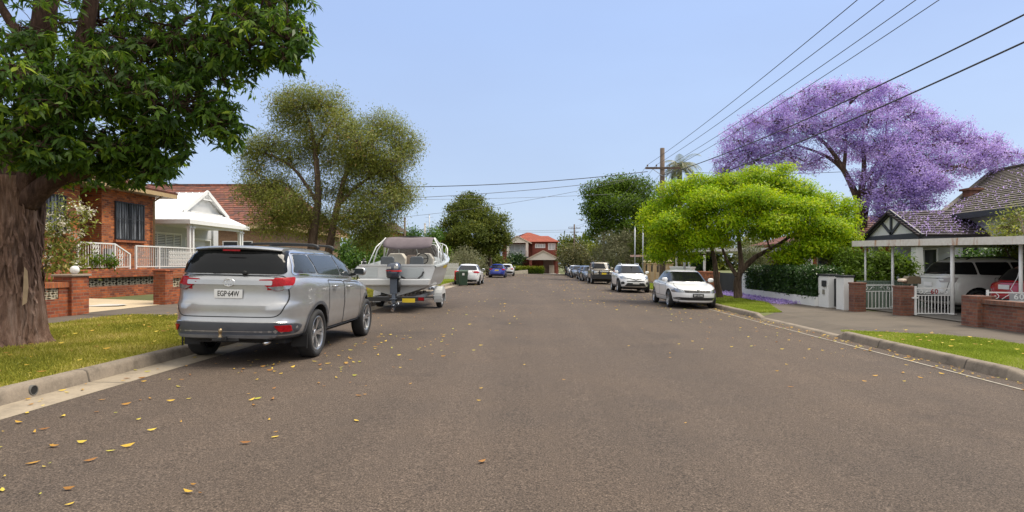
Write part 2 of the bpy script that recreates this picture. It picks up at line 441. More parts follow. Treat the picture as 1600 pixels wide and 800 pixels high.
        # doors: panel with a shadow gap round it
        for (y0, y1, hy) in sp.get('doors', []):
            zb = .42; pl = rounded([(y0, zb), (y1, zb), (y1, zsh(y1) - .045), (y0, zsh(y0) - .045)], .06)
            mb = MB(); S.strip(mb, pl, 'x', sg, .014, .004, closed=True)
            zz = sp.get('hz', lambda y: zsh(y) - .12)(hy); d = mb.build('door', SEAM, root, uv=False)
            hb = MB(); p = S.plus((hy, zz), 'x', sg, .03); hb.tube([p + Vector((-.02 * sg, -.1, 0)), p + Vector((.008 * sg, -.07, 0)), p + Vector((.008 * sg, .07, 0)), p + Vector((-.02 * sg, .1, 0))], [.014, .017, .017, .014], 8)
            hb.build('handle', sp.get('handlemat', pmat), d, uv=False)
        # mirror
        my, mz = sp['mirror']; p = S.plus((my, mz), 'x', sg, 0); mb = MB()
        mb.bar(p - Vector((.03 * sg, 0, .03)), p + Vector((.12 * sg, -.01, .0)), .06, .05, 1)
        cx = p + Vector((.19 * sg, 0, .05)); vsx = []
        for z_, rx, ry, oy in ((-.075, .06, .03, 0), (-.06, .1, .05, 0), (0, .115, .065, 0), (.05, .1, .055, .01), (.075, .06, .03, .01)):
            for k in range(16):
                a_ = 2 * math.pi * k / 16; vsx.append(cx + Vector((rx * sgnpow(math.cos(a_), .6), oy + ry * sgnpow(math.sin(a_), .8), z_)))
        mb.add(vsx, [(16 * i + k, 16 * i + (k + 1) % 16, 16 * i + 16 + (k + 1) % 16, 16 * i + 16 + k) for i in range(4) for k in range(16)] + [tuple(range(15, -1, -1)), tuple(range(64, 80))], 0, True)
        mm = mb.build('wing_mirror', [pmat, DARKP], root, uv=False)
        mb = MB(); mb.add([cx + Vector((x_ * .088, -.066, z_)) for x_, z_ in ((-1, -.05), (1, -.05), (1, .05), (-1, .05))], [(0, 1, 2, 3)]); mb.build('mirror_glass', GLASS2, mm, uv=False)
        if sp.get('arch'):
            for y in (ya, yb):
                mb = MB(); pa = [(y + (r + .085) * math.cos(a_), r + .02 + (r + .085) * math.sin(a_)) for a_ in [R(-18 + 216 * k / 26) for k in range(27)]]
                S.strip(mb, pa, 'x', sg, sp['arch'], .012)
                mb.build('arch_trim', sp.get('cladmat', DARKP), root, uv=False)
        if sp.get('sill'):
            S.patch('sill_trim', rounded([(ya + r + .12, .3), (yb - r - .12, .3), (yb - r - .12, .3 + sp['sill']), (ya + r + .12, .3 + sp['sill'])], .03), 'x', sg, .012, .02, sp.get('cladmat', DARKP), root)
        for y in (ya, yb): wheel(root, sg * (W / 2 - tw / 2 - .012), y, r, tw, sp.get('spokes', 5), sp.get('rimmat', RIM), sg, sp.get('double', True))
        if sp.get('rails'):
            y0, y1, xr = sp['rails']; mb = MB(); zz = lambda y: S.hit('z', 1, sg * xr, y)[0].z
            pts = [Vector((sg * xr, y0, zz(y0)))] + [Vector((sg * xr, y, zz(y) + .055)) for y in np.linspace(y0 + .15, y1 - .2, 8)] + [Vector((sg * xr, y1, zz(y1)))]
            mb.tube(pts, .019, 8); mb.build('roof_rail', sp.get('railmat', DARKP), root, uv=False)
    for k, pl in enumerate(sp['wscreen']):
        S.patch('windscreen', rounded(pl, .05), 'y', 1, .009, .02, sp.get('wsglass', GLASS), root, .05)
    S.patch('rear_window', rounded(sp['rwin'], .06), 'y', -1, .022, .03, sp.get('rglass', GLASS), root, .04)
    sp['details'](S, root, pmat)
    mb = MB(); mb.box(-W / 2 + .25, W / 2 - .25, yr + .35, yf - .35, sp.get('zu', .2), sp.get('zu', .2) + .2)
    for y in (ya, yb): mb.bar((-W / 2 + .2, y, r), (W / 2 - .2, y, r), .12, .12)
    mb.build('underbody', SEAM, root, uv=False)
    return root
def plate(S, root, x, z, axis_sgn, w, h, bg, fg, s, off=.012, size=None, xs=.8):
    p = S.plus((x, z), 'y', axis_sgn, off + .008)
    mb = MB(); mb.box(-w / 2, w / 2, -h / 2, h / 2, -.006, .004)
    o = mb.build('number_plate', bg, root, uv=False, bevel=.004)
    m = Matrix.Translation(p) @ Matrix.Rotation(math.pi if axis_sgn > 0 else 0, 4, 'Z') @ Matrix.Rotation(R(90), 4, 'X'); o.matrix_local = m
    if s: text('plate_text', s, size or h * .78, fg, o, Matrix.Translation((0, 0, .005)), .0015, xs=xs)
    return o
def sym(pl, sg): return [(sg * a, b) for a, b in (pl if sg > 0 else pl[::-1])]
def ellipse_tube(mb, c, rx, rz, rad, n=20):
    mb.tube([c + Vector((rx * math.cos(2 * math.pi * k / n), 0, rz * math.sin(2 * math.pi * k / n))) for k in range(n + 1)], rad, 6, cap=False)
def oval_badge(S, root, x, z, sgn, s=1):
    p = S.plus((x, z), 'y', sgn, .012); mb = MB()
    ellipse_tube(mb, p, .072 * s, .05 * s, .007 * s); ellipse_tube(mb, p, .024 * s, .048 * s, .006 * s); ellipse_tube(mb, p + Vector((0, 0, .018 * s)), .05 * s, .024 * s, .006 * s)
    return mb.build('badge', CHROME, root, uv=False)

# --- near silver SUV (its tail to the camera)
def kluger_details(S, root, pm):
    L2 = 4.865 / 2
    # tailgate outline and the dark lower bumper
    mb = MB(); S.strip(mb, rounded([(-.70, .70), (.70, .70), (.80, .95), (.755, 1.285), (-.755, 1.285), (-.80, .95)], .1), 'y', -1, .013, .004, closed=True); mb.build('tailgate_gap', SEAM, root, uv=False)
    S.patch('bumper_insert', rounded([(-.86, .45), (.86, .45), (.90, .59), (.70, .625), (-.70, .625), (-.90, .59)], .05), 'y', -1, .008, .02, CLAD, root, .06)
    S.patch('skid_strip', rounded([(-.66, .405), (.66, .405), (.70, .45), (-.70, .45)], .02), 'y', -1, .03, .03, M('skid_grey', (.2, .21, .23), .4, .3, .1), root)
    S.patch('garnish', rounded([(-.60, 1.15), (.60, 1.15), (.60, 1.215), (-.60, 1.215)], .02), 'y', -1, .02, .03, pm, root)
    for sg in (-1, 1):
        t = S.patch('taillight', rounded(sym([(.41, 1.230), (.735, 1.245), (.735, 1.075), (.64, 1.065), (.52, 1.130)], sg), .03), 'y', -1, .016, .03, REDL, root, .05)
        S.patch('lens', rounded(sym([(.535, 1.125), (.732, 1.140), (.732, 1.079), (.645, 1.070)], sg), .02), 'y', -1, .022, .02, CLEARL, t, .05)
        t = S.patch('taillight', rounded([(-L2 + .06, 1.250), (-L2 + .42, 1.270), (-L2 + .34, 1.175), (-L2 + .25, 1.095), (-L2 + .06, 1.075)], .03), 'x', sg, .014, .03, REDL, root, .05)
        S.patch('lens', rounded([(-L2 + .07, 1.140), (-L2 + .31, 1.150), (-L2 + .245, 1.097), (-L2 + .07, 1.077)], .02), 'x', sg, .020, .02, CLEARL, t, .05)
        S.patch('reflector', rounded(sym([(.66, .585), (.83, .58), (.83, .485), (.72, .495)], sg), .02), 'y', -1, .018, .02, REDL, root, .05)
        S.patch('headlight', rounded([(L2 - .55, .93), (L2 - .2, .90), (L2 - .2, .80), (L2 - .5, .84)], .03), 'x', sg, .01, .02, CLEARL, root, .06)
        S.patch('indicator', rounded([(L2 - .62, .955), (L2 - .44, .94), (L2 - .44, .90), (L2 - .6, .915)], .015), 'x', sg, .016, .02, AMBER, root, .06)
    plate(S, root, 0, 1.02, -1, .40, .125, PLATEW, PLATEK, 'EGP·64W', size=.108, xs=.70)
    oval_badge(S, root, .0, 1.183, -1, 1.1)
    # spoiler over the rear window
    mb = MB(); xs = np.linspace(-.63, .63, 15); vs = []
    for x in xs:
        yb_ = -L2 + .235 + .12 * (abs(x) / .63) ** 2.5; z = 1.705 - .03 * (abs(x) / .63) ** 2
        vs += [(x, yb_ + .40, z + .012), (x, yb_ + .05, z - .002), (x, yb_, z - .03), (x, yb_ + .02, z - .05), (x, yb_ + .36, z - .07)]
    mb.add(vs, [(5 * i + k, 5 * i + 5 + k, 5 * i + 6 + k, 5 * i + 1 + k) for i in range(14) for k in range(4)] + [(0, 1, 2, 3, 4), (74, 73, 72, 71, 70)], 0, True)
    mb.build('spoiler', pm, root, uv=False, sharp=50)
    mb = MB(); mb.box(-.12, .12, -L2 + .145, -L2 + .16, 1.625, 1.648); mb.build('brake_light', REDL, root, uv=False)
    for y in (.35, -.45):
        mb = MB(); z = 1.775; n = 16; pts = [Vector((-.60, y, 1.70)), Vector((-.57, y, z - .02)), Vector((-.5, y, z))] + [Vector((x, y, z + .012 * (1 - (x / .5) ** 2))) for x in np.linspace(-.4, .4, 9)] + [Vector((.5, y, z)), Vector((.57, y, z - .02)), Vector((.60, y, 1.70))]
        mb.tube(pts, [.03, .028, .022] + [.02] * 9 + [.022, .028, .03], 8); mb.build('roof_bar', DARKP, root, uv=False)
    # tow bar
    mb = MB(); mb.bar((0, -L2 + .5, .40), (0, -L2 - .05, .40), .07, .06); mb.box(-.19, .19, -L2 + .02, -L2 + .06, .36, .47); mb.bar((0, -L2 - .04, .42), (0, -L2 - .16, .42), .06, .03)
    tb = mb.build('tow_bar', DARKP, root, uv=False, bevel=.006)
    mb = MB(); mb.lathe([(.03, .43), (.02, .46), (.018, .49), (.025, .5), (.027, .525), (.018, .55), (0, .552)], 14, Matrix.Translation((0, -L2 - .12, 0))); mb.build('tow_ball', M('brass_worn', (.32, .24, .14), .35, metal=.8), tb, uv=False)
    mb = MB(); p = S.plus((-.05, 1.31), 'y', -1, .014); mb.bar(p + Vector((-.2, 0, .0)), p + Vector((.25, -.0, .02)), .012, .016); mb.lathe([(0, .03), (.03, .03), (.03, -.02)], 12, Matrix.Translation(p + Vector((.25, 0, .01))) @ Matrix.Rotation(R(90), 4, 'X')); mb.build('rear_wiper', SEAM, root, uv=False)
    mb = MB(); mb.tube([(.5, -L2 + .5, .33), (.52, -L2 + .1, .33)], .03, 10); mb.build('exhaust', CHROME, root, uv=False)
    for sg in (-1, 1):
        mb = MB(); mb.box(sg * .93 - .015, sg * .93 + .0, -L2 + .62, -L2 + .64, .2, .42); mb.box(min(sg * .68, sg * .92), max(sg * .68, sg * .92), -L2 + .64, -L2 + .655, .22, .40); mb.build('mud_flap', SEAM, root, uv=False)
KL = dict(L=4.865, W=1.925, H=1.73, zu=.30, r=.378, tw=.24, axles=(-2.43 + 1.07, 1.48), clad=.44, cladmat=CLAD, arch=.045, sill=.1,
    levels=[(.355, .22, .36, .34), (.365, .14, .20, .22), (.39, .07, .07, .08), (.43, .045, .03, .04), (.5, .03, .0, .01), (.56, .02, .0, 0), (.62, .016, .004, 0), (.635, .016, .03, .01), (.70, .01, .05, .015), (.79, .0, .045, .02), (.865, .0, .048, .035), (.895, .0, .075, .04), (.935, .004, .094, .06), (1.03, .004, .104, .085), (1.10, .006, .102, .115), (1.145, .01, .10, .13), (1.19, .022, .10, .17), (1.245, .05, .11, .24), (1.275, .085, .13, .32), (1.29, .13, .16, .42)],
    shoulder=[(-2.43, 1.285), (-1.7, 1.28), (-.8, 1.24), (.4, 1.19), (1.0, 1.15), (1.5, 1.11), (2.0, 1.03), (2.43, .90)],
    gh=[(1.2, .885, -2.285, 1.42), (1.31, .865, -2.275, 1.30), (1.43, .825, -2.24, 1.10), (1.56, .755, -2.17, .78), (1.62, .71, -2.11, .60), (1.66, .66, -2.05, .44), (1.685, .60, -1.98, .30)],
    rcrown=.045, gnf=3.4, gnr=6, wtop=1.60, belt=lambda y: interp([(-1.9, 1.335), (-1.0, 1.305), (.3, 1.245), (1.1, 1.205)], y),
    side=[(-2.02, -1.30, -1.86, -1.42), (-1.24, -.14, -1.36, -.26), (-.08, .98, -.20, .30)], trim=(-2.07, 1.06, -1.92, .33), sideglass=GLASS2,
    doors=[(-.92, -.12, -.66), (-.10, .92, .12)], mirror=(.80, 1.27), rails=None, hz=lambda y: 1.09 if y < 0 else 1.06,
    wscreen=[[(-.68, 1.24), (.68, 1.24), (.56, 1.60), (-.56, 1.60)]],
    rwin=[(-.745, 1.31), (.745, 1.31), (.66, 1.655), (-.66, 1.655)], details=kluger_details, spokes=5)

# --- sedan seen from the front / back
def sedan_details(front, tail, plates=None, grille='bar', low=True, spoiler=False):
    def f(S, root, pm):
        L2 = 2.32
        for sg in (-1, 1):
            S.patch('headlight', rounded(sym([(.47, .60), (.80, .595), (.83, .68), (.70, .735), (.50, .69)], sg), .025), 'y', 1, .008, .02, CLEARL, root, .05)
            S.patch('headlight', rounded([(L2 - .62, .745), (L2 - .2, .70), (L2 - .2, .61), (L2 - .42, .63)], .02), 'x', sg, .008, .02, CLEARL, root, .05)
            t = S.patch('taillight', rounded(sym(tail, sg), .03), 'y', -1, .012, .02, REDL, root, .05)
            S.patch('taillight', rounded([(-L2 + .1, .96), (-L2 + .38, .96), (-L2 + .3, .85), (-L2 + .1, .82)], .02), 'x', sg, .01, .02, REDL, root, .05)
            S.patch('fog_lamp', rounded(sym([(.60, .33), (.76, .34), (.77, .40), (.60, .39)], sg), .02), 'y', 1, .012, .02, CLEARL, root, .05)
        g = S.patch('grille', rounded([(-.46, .595), (.46, .595), (.49, .685), (-.49, .685)], .02), 'y', 1, .01, .02, DARKP, root, .05)
        mb = MB()
        for z in (.612, .64, .668): S.strip(mb, [(-.46, z), (.46, z)], 'y', 1, .008, .016)
        mb.build('grille_bar', SEAM, g, uv=False)
        S.patch('lower_intake', rounded([(-.66, .32), (.66, .32), (.76, .40), (.66, .425), (-.66, .425), (-.76, .40)], .03), 'y', 1, .008, .02, DARKP, root, .05)
        S.patch('bumper_insert', rounded([(-.62, .25), (.62, .25), (.72, .38), (-.72, .38)], .03), 'y', -1, .008, .02, DARKP, root, .05)
        mb = MB(); S.strip(mb, rounded([(-.74, .63), (.74, .63), (.72, .99), (-.72, .99)], .1), 'y', -1, .012, .004, closed=True); mb.build('boot_gap', SEAM, root, uv=False)
        for sg in (-1, 1):
            mb = MB(); S.strip(mb, [(.66 * sg, 1.2), (.72 * sg, 1.6), (.62 * sg, 2.1)], 'z', 1, .012, .004); mb.build('bonnet_gap', SEAM, root, uv=False)
        pf, pr = plates or ((PLATEW, PLATEK, None), (PLATEW, PLATEK, None))
        plate(S, root, 0, .50, 1, .40, .13, pf[0], pf[1], pf[2], .02); plate(S, root, 0, .78, -1, .40, .13, pr[0], pr[1], pr[2])
        if front: front(S, root, pm)
        if spoiler:
            mb = MB(); mb.box(-.66, .66, -L2 + .08, -L2 + .30, 1.13, 1.16); mb.box(-.6, -.55, -L2 + .15, -L2 + .25, 1.0, 1.14); mb.box(.55, .6, -L2 + .15, -L2 + .25, 1.0, 1.14); mb.build('spoiler', pm, root, bevel=.01, uv=False)
        mb = MB(); a = S.plus((-.45, .985), 'y', 1, .02); mb.bar(a, a + Vector((.55, -.03, .04)), .015, .02); a = S.plus((.2, .985), 'y', 1, .02); mb.bar(a, a + Vector((.5, -.06, .05)), .015, .02); mb.build('wiper', SEAM, root, uv=False)
    return f
def ring_badge(S, root, pm):
    p = S.plus((0, .645), 'y', 1, .022); mb = MB(); n = 22
    ellipse_tube(mb, p, .068, .068, .008)
    for pts in ([(-.035, .045), (-.0, -.0), (.035, .045)], [(-.058, .02), (-.028, -.055), (0, -.005), (.028, -.055), (.058, .02)]):
        for a, b in zip(pts, pts[1:]): mb.bar(p + Vector((a[0], 0, a[1])), p + Vector((b[0], 0, b[1])), .01, .012)
    b = mb.build('badge', CHROME, root, uv=False)
    mb = MB(); mb.lathe([(0, -.004), (.064, -.004), (.064, .0)], 24, Matrix.Translation(p) @ Matrix.Rotation(R(-90), 4, 'X')); mb.build('badge_disc', M('badge_grey', (.25, .27, .3), .3, .5), b, uv=False)
TAILA = [(.46, .93), (.83, .955), (.80, .80), (.60, .80)]
def sedan(**k):
    d = dict(L=4.64, W=1.79, H=1.45, r=.318, tw=.205, axles=(-1.40, 1.25), clad=.25, nf=3.4, nr=4.6,
        levels=[(.20, .2, .32, .30), (.22, .12, .16, .16), (.26, .06, .06, .06), (.36, .03, .02, .02), (.48, .014, .0, .0), (.60, .006, .01, .012), (.70, .0, .03, .035), (.80, .004, .045, .07), (.86, .0, .06, .11), (.92, .02, .075, .16), (.965, .05, .09, .24), (.99, .085, .115, .32), (1.0, .13, .15, .42)],
        shoulder=[(-2.32, .985), (-1.2, .985), (0, .95), (.8, .93), (1.2, .90), (1.7, .835), (2.1, .765), (2.32, .70)],
        gh=[(.90, .80, -1.88, 1.32), (.97, .785, -1.82, 1.20), (1.07, .75, -1.62, .96), (1.20, .69, -1.36, .70), (1.32, .62, -1.12, .46), (1.37, .575, -1.0, .34), (1.395, .52, -.9, .24)],
        rcrown=.045, gnf=3.6, gnr=4, wtop=1.335, belt=lambda y: interp([(-1.5, 1.005), (0, .985), (1.1, .965)], y), sideglass=GLASS2,
        side=[(-1.26, -.22, -.98, -.28), (-.17, .98, -.22, .34)],
        doors=[(-.95, -.2, -.82), (-.18, .86, -.06)], mirror=(.76, .985), hz=lambda y: .84,
        wscreen=[[(-.70, .985), (.70, .985), (.555, 1.345), (-.555, 1.345)]], rwin=[(-.66, 1.03), (.66, 1.03), (.53, 1.325), (-.53, 1.325)],
        details=sedan_details(None, TAILA), spokes=5, double=False)
    d.update(k); return d
# --- tall wagon with a hatch (compact SUV, off-roader, hatchback are variants)
def suv_details(front, tail, nose=.0, **k):
    def f(S, root, pm):
        L2 = k.get('L', 4.6) / 2
        for sg in (-1, 1):
            lm = k.get('lens', REDL); S.patch('taillight', rounded(sym(tail, sg), .03), 'y', -1, .014, .02, lm, root, .05)
            S.patch('taillight', rounded([(-L2 + .08, tail[0][1]), (-L2 + .34, tail[0][1] + .02), (-L2 + .28, tail[-1][1] + .04), (-L2 + .08, tail[-1][1])], .02), 'x', sg, .012, .02, lm, root, .05)
        S.patch('bumper_insert', rounded([(-.72, .36), (.72, .36), (.76, .56), (-.76, .56)], .04), 'y', -1, .008, .02, DARKP, root, .06)
        mb = MB(); S.strip(mb, rounded([(-.68, .60), (.68, .60), (.72, 1.04), (-.72, 1.04)], .1), 'y', -1, .012, .004, closed=True); mb.build('tailgate_gap', SEAM, root, uv=False)
        plate(S, root, 0, .86, -1, .38, .12, PLATEW, PLATEK, None)
        front(S, root, pm)
    return f
def rav_front(S, root, pm):
    L2 = 2.3
    for sg in (-1, 1):
        S.patch('headlight', rounded(sym([(.40, .79), (.78, .80), (.82, .93), (.70, .93), (.42, .835)], sg), .02), 'y', 1, .008, .02, CLEARL, root, .05)
        S.patch('headlight', rounded([(L2 - .66, .96), (L2 - .22, .89), (L2 - .22, .78), (L2 - .45, .82)], .02), 'x', sg, .008, .02, CLEARL, root, .05)
        fl = S.patch('fog_lamp', rounded(sym([(.62, .50), (.76, .47), (.77, .60), (.68, .645), (.61, .60)], sg), .03), 'y', 1, .01, .02, DARKP, root, .05)
    S.patch('upper_grille', rounded([(-.48, .865), (-.12, .80), (0, .745), (.12, .80), (.48, .865), (.46, .83), (.12, .755), (0, .715), (-.12, .755), (-.46, .83)], .01), 'y', 1, .012, .02, DARKP, root, .05)
    S.patch('grille', rounded([(-.50, .64), (.50, .64), (.50, .68), (.2, .70), (-.2, .70), (-.50, .68)], .015), 'y', 1, .01, .02, DARKP, root, .05)
    S.patch('lower_intake', rounded([(-.62, .36), (.62, .36), (.46, .575), (-.46, .575)], .03), 'y', 1, .01, .02, DARKP, root, .05)
    S.patch('skid_strip', rounded([(-.56, .33), (.56, .33), (.62, .385), (-.62, .385)], .02), 'y', 1, .025, .03, RIM, root, .05)
    plate(S, root, 0, .56, 1, .37, .11, PLATEW, PLATEK, None, .03); oval_badge(S, root, 0, .775, 1, 1)
    mb = MB(); p = S.plus((0, 1.42), 'y', 1, .012); mb.box(p.x - .05, p.x + .05, p.y - .01, p.y + .006, p.z - .03, p.z + .03); mb.build('screen_sensor', SEAM, root, uv=False)
TAILS = [(.46, 1.02), (.80, 1.04), (.80, .84), (.62, .86)]
def suv(**k):
    d = dict(L=4.6, W=1.845, H=1.68, r=.355, tw=.225, axles=(-1.36, 1.30), clad=.36, arch=.05, sill=.1, nf=3.3, nr=5,
        levels=[(.25, .2, .34, .32), (.27, .12, .18, .18), (.32, .06, .06, .07), (.36, .035, .02, .03), (.48, .02, .0, .0), (.60, .012, .0, .0), (.70, .004, .03, .03), (.82, .0, .045, .05), (.92, .004, .06, .09), (1.0, .01, .07, .13), (1.07, .03, .085, .19), (1.11, .06, .10, .27), (1.13, .10, .13, .36)],
        shoulder=[(-2.3, 1.13), (-1, 1.11), (.2, 1.07), (.9, 1.04), (1.4, 1.0), (1.9, .94), (2.3, .85)],
        gh=[(1.0, .83, -2.14, 1.30), (1.12, .81, -2.11, 1.16), (1.25, .765, -2.03, .88), (1.42, .69, -1.89, .56), (1.53, .63, -1.76, .36), (1.58, .58, -1.66, .25), (1.605, .53, -1.56, .15)],
        rcrown=.045, gnf=3.4, gnr=5, wtop=1.52, belt=lambda y: interp([(-1.9, 1.165), (0, 1.115), (1.1, 1.08)], y), sideglass=GLASS2,
        side=[(-1.98, -1.32, -1.66, -1.36), (-1.26, -.26, -1.30, -.32), (-.2, .95, -.25, .30)],
        doors=[(-.9, -.24, -.8), (-.22, .88, -.08)], mirror=(.76, 1.11), hz=lambda y: .97, rails=(-1.45, .15, .50), railmat=RIM,
        wscreen=[[(-.70, 1.10), (.70, 1.10), (.56, 1.53), (-.56, 1.53)]], rwin=[(-.68, 1.17), (.68, 1.17), (.58, 1.52), (-.58, 1.52)],
        details=suv_details(rav_front, TAILS), spokes=5)
    d.update(k); return d
def bull_front(S, root, pm):
    L2 = 2.45
    for sg in (-1, 1):
        h = S.patch('headlight', rounded(sym([(.52, .90), (.82, .90), (.82, 1.05), (.52, 1.05)], sg), .03), 'y', 1, .01, .02, CLEARL, root, .06)
    S.patch('grille', rounded([(-.46, .90), (.46, .90), (.46, 1.04), (-.46, 1.04)], .03), 'y', 1, .01, .02, DARKP, root, .06)
    mb = MB()
    mb.prism([(-.95, .45), (.95, .45), (.98, .76), (.6, .80), (-.6, .80), (-.98, .76)], 'y', L2 + .06, L2 + .26, 0)
    y = L2 + .18
    for pts in ([(-.86, .74), (-.86, 1.06), (-.82, 1.12), (-.45, 1.12), (-.38, 1.08), (-.38, .78)], [(.86, .74), (.86, 1.06), (.82, 1.12), (.45, 1.12), (.38, 1.08), (.38, .78)], [(-.38, 1.06), (-.32, 1.14), (.32, 1.14), (.38, 1.06)], [(-.38, .92), (.38, .92)]):
        mb.tube([Vector((a, y, b)) for a, b in pts], .035, 8)
    bb = mb.build('bull_bar', M('bar_black', (.02, .02, .021), .45, var=.1), root, uv=False)
    for sg in (-1, 1):
        mb = MB(); mb.lathe([(0, .05), (.085, .04), (.095, .02), (.09, -.04), (0, -.06)], 18, Matrix.Translation((sg * .22, y + .05, 1.0)) @ Matrix.Rotation(R(-90), 4, 'X')); mb.build('spot_lamp', CLEARL, bb, uv=False)
    plate(S, root, .03, .86, 1, .37, .13, PLATEY, PLATEK, None, .3)
    mb = MB(); mb.tube([(.93, 1.15, 1.06), (.95, 1.12, 1.2), (.80, .55, 1.72), (.80, .5, 1.80), (.80, .6, 1.82)], .045, 8); mb.build('snorkel', DARKP, root, uv=False)
def hatch_front(S, root, pm):
    for sg in (-1, 1):
        S.patch('headlight', rounded(sym([(.44, .66), (.76, .67), (.80, .78), (.62, .76)], sg), .02), 'y', 1, .01, .02, CLEARL, root, .06)
        S.patch('fog_lamp', rounded(sym([(.56, .34), (.74, .35), (.72, .44), (.58, .42)], sg), .02), 'y', 1, .01, .02, DARKP, root, .06)
    S.patch('grille', rounded([(-.38, .62), (.38, .62), (.44, .74), (-.44, .74)], .03), 'y', 1, .01, .02, DARKP, root, .06)
    S.patch('lower_intake', rounded([(-.48, .28), (.48, .28), (.42, .43), (-.42, .43)], .03), 'y', 1, .01, .02, DARKP, root, .06)
    plate(S, root, 0, .52, 1, .37, .11, PLATEW, PLATEK, None, .02)
def hatch(**k):
    d = dict(L=4.3, W=1.77, H=1.48, r=.315, tw=.205, axles=(-1.32, 1.28), clad=.25, nf=3.2, nr=4.4, N=96,
        levels=[(.20, .2, .3, .3), (.22, .12, .16, .16), (.26, .06, .06, .06), (.4, .03, .02, .0), (.55, .01, .0, .0), (.7, .0, .03, .04), (.82, .004, .05, .09), (.9, .02, .07, .15), (.97, .06, .1, .26), (.99, .11, .14, .38)],
        shoulder=[(-2.15, .99), (-1, .98), (.2, .95), (1.1, .91), (1.7, .84), (2.15, .73)],
        gh=[(.9, .79, -1.98, 1.3), (1.0, .77, -1.94, 1.12), (1.15, .71, -1.82, .82), (1.3, .63, -1.66, .52), (1.39, .56, -1.5, .3), (1.42, .5, -1.4, .2)],
        rcrown=.045, gnf=3.6, gnr=4.4, wtop=1.34, belt=lambda y: 1.015 if y < 0 else 1.0 - .01 * y, sideglass=GLASS2,
        side=[(-1.5, -.26, -1.3, -.32), (-.2, .95, -.25, .34)], doors=[(-.86, -.24, -.76), (-.22, .86, -.1)], mirror=(.74, 1.0), hz=lambda y: .86,
        wscreen=[[(-.68, 1.0), (.68, 1.0), (.54, 1.35), (-.54, 1.35)]], rwin=[(-.62, 1.04), (.62, 1.04), (.52, 1.35), (-.52, 1.35)],
        details=suv_details(hatch_front, [(.48, .94), (.76, .96), (.76, .78), (.6, .8)], L=4.3), spokes=5, double=False)
    d.update(k); return d
# ------------------------------------------------------------------ camera, sky, sun
cam_d = bpy.data.cameras.new('camera'); cam = bpy.data.objects.new('camera', cam_d); COL.objects.link(cam); sc.camera = cam
cam.location = (0, 0, CAMZ); cam.rotation_euler = (R(90), 0, 0)
cam_d.sensor_width = 36; cam_d.lens = F / 1600 * 36; cam_d.shift_x = -(VX - 800) / 1600; cam_d.shift_y = (VY - 400) / 1600
cam_d.clip_start = .1; cam_d.clip_end = 3000
SUN_EL, SUN_ROT = 60, 66          # high, over the right hand houses
w = bpy.data.worlds.new('World'); sc.world = w; w.use_nodes = True; nt = w.node_tree; nt.nodes.clear()
wo = nt.nodes.new('ShaderNodeOutputWorld'); bg = nt.nodes.new('ShaderNodeBackground'); sky = nt.nodes.new('ShaderNodeTexSky')
sky.sky_type = 'NISHITA'; sky.sun_disc = False; sky.sun_elevation = R(SUN_EL); sky.sun_rotation = R(SUN_ROT); sky.dust_density = 1.6; sky.air_density = 1.0; sky.ozone_density = 1.6
bg.inputs['Strength'].default_value = .15
# thin high veil over the blue
tc = nt.nodes.new('ShaderNodeTexCoord'); nz = nt.nodes.new('ShaderNodeTexNoise'); nz.inputs['Scale'].default_value = 1.6; nz.inputs['Detail'].default_value = 5
mp = nt.nodes.new('ShaderNodeMapping'); mp.inputs['Scale'].default_value = (1, 1, 3.2); nt.links.new(tc.outputs['Generated'], mp.inputs[0]); nt.links.new(mp.outputs[0], nz.inputs['Vector'])
vr = nt.nodes.new('ShaderNodeMapRange'); vr.inputs[1].default_value = .3; vr.inputs[2].default_value = .7; vr.inputs[3].default_value = .80; vr.inputs[4].default_value = .92; nt.links.new(nz.outputs[0], vr.inputs[0])
mx = nt.nodes.new('ShaderNodeMix'); mx.data_type = 'RGBA'; mx.inputs[7].default_value = (1.42, 2.02, 3.25, 1)
# higher up the veil thickens to bright white cloud
sx = nt.nodes.new('ShaderNodeSeparateXYZ'); nt.links.new(tc.outputs['Generated'], sx.inputs[0]); cr = nt.nodes.new('ShaderNodeMapRange'); cr.interpolation_type = 'SMOOTHSTEP'
cr.inputs[1].default_value = .14; cr.inputs[2].default_value = .72; cr.inputs[3].default_value = 0; cr.inputs[4].default_value = 1; hz_ = nt.nodes.new('ShaderNodeMath'); hz_.operation = 'MULTIPLY_ADD'; hz_.inputs[1].default_value = -.42; nt.links.new(sx.outputs[1], hz_.inputs[0]); nt.links.new(sx.outputs[2], hz_.inputs[2]); nt.links.new(hz_.outputs[0], cr.inputs[0])  # white added behind the camera, out of view, to neutralise reflections
vc = nt.nodes.new('ShaderNodeMix'); vc.data_type = 'RGBA'; hb = nt.nodes.new('ShaderNodeMix'); hb.data_type = 'RGBA'; hb.inputs[6].default_value = (1.80, 2.22, 2.90, 1); hb.inputs[7].default_value = (1.46, 1.95, 3.08, 1); hr = nt.nodes.new('ShaderNodeMapRange'); hr.inputs[1].default_value = .02; hr.inputs[2].default_value = .36; nt.links.new(sx.outputs[2], hr.inputs[0]); nt.links.new(hr.outputs[0], hb.inputs[0]); nt.links.new(hb.outputs[2], vc.inputs[6])  # paler towards the horizon
vc.inputs[7].default_value = (5.3, 5.1, 4.8, 1); nt.links.new(cr.outputs[0], vc.inputs[0]); nt.links.new(vc.outputs[2], mx.inputs[7])
nt.links.new(vr.outputs[0], mx.inputs[0]); nt.links.new(sky.outputs[0], mx.inputs[6]); nt.links.new(mx.outputs[2], bg.inputs[0]); nt.links.new(bg.outputs[0], wo.inputs[0])
sd = bpy.data.lights.new('sun', 'SUN'); so = bpy.data.objects.new('sun', sd); COL.objects.link(so)
sd.energy = 2.45; sd.angle = R(30); sd.color = (1.0, .91, .77)
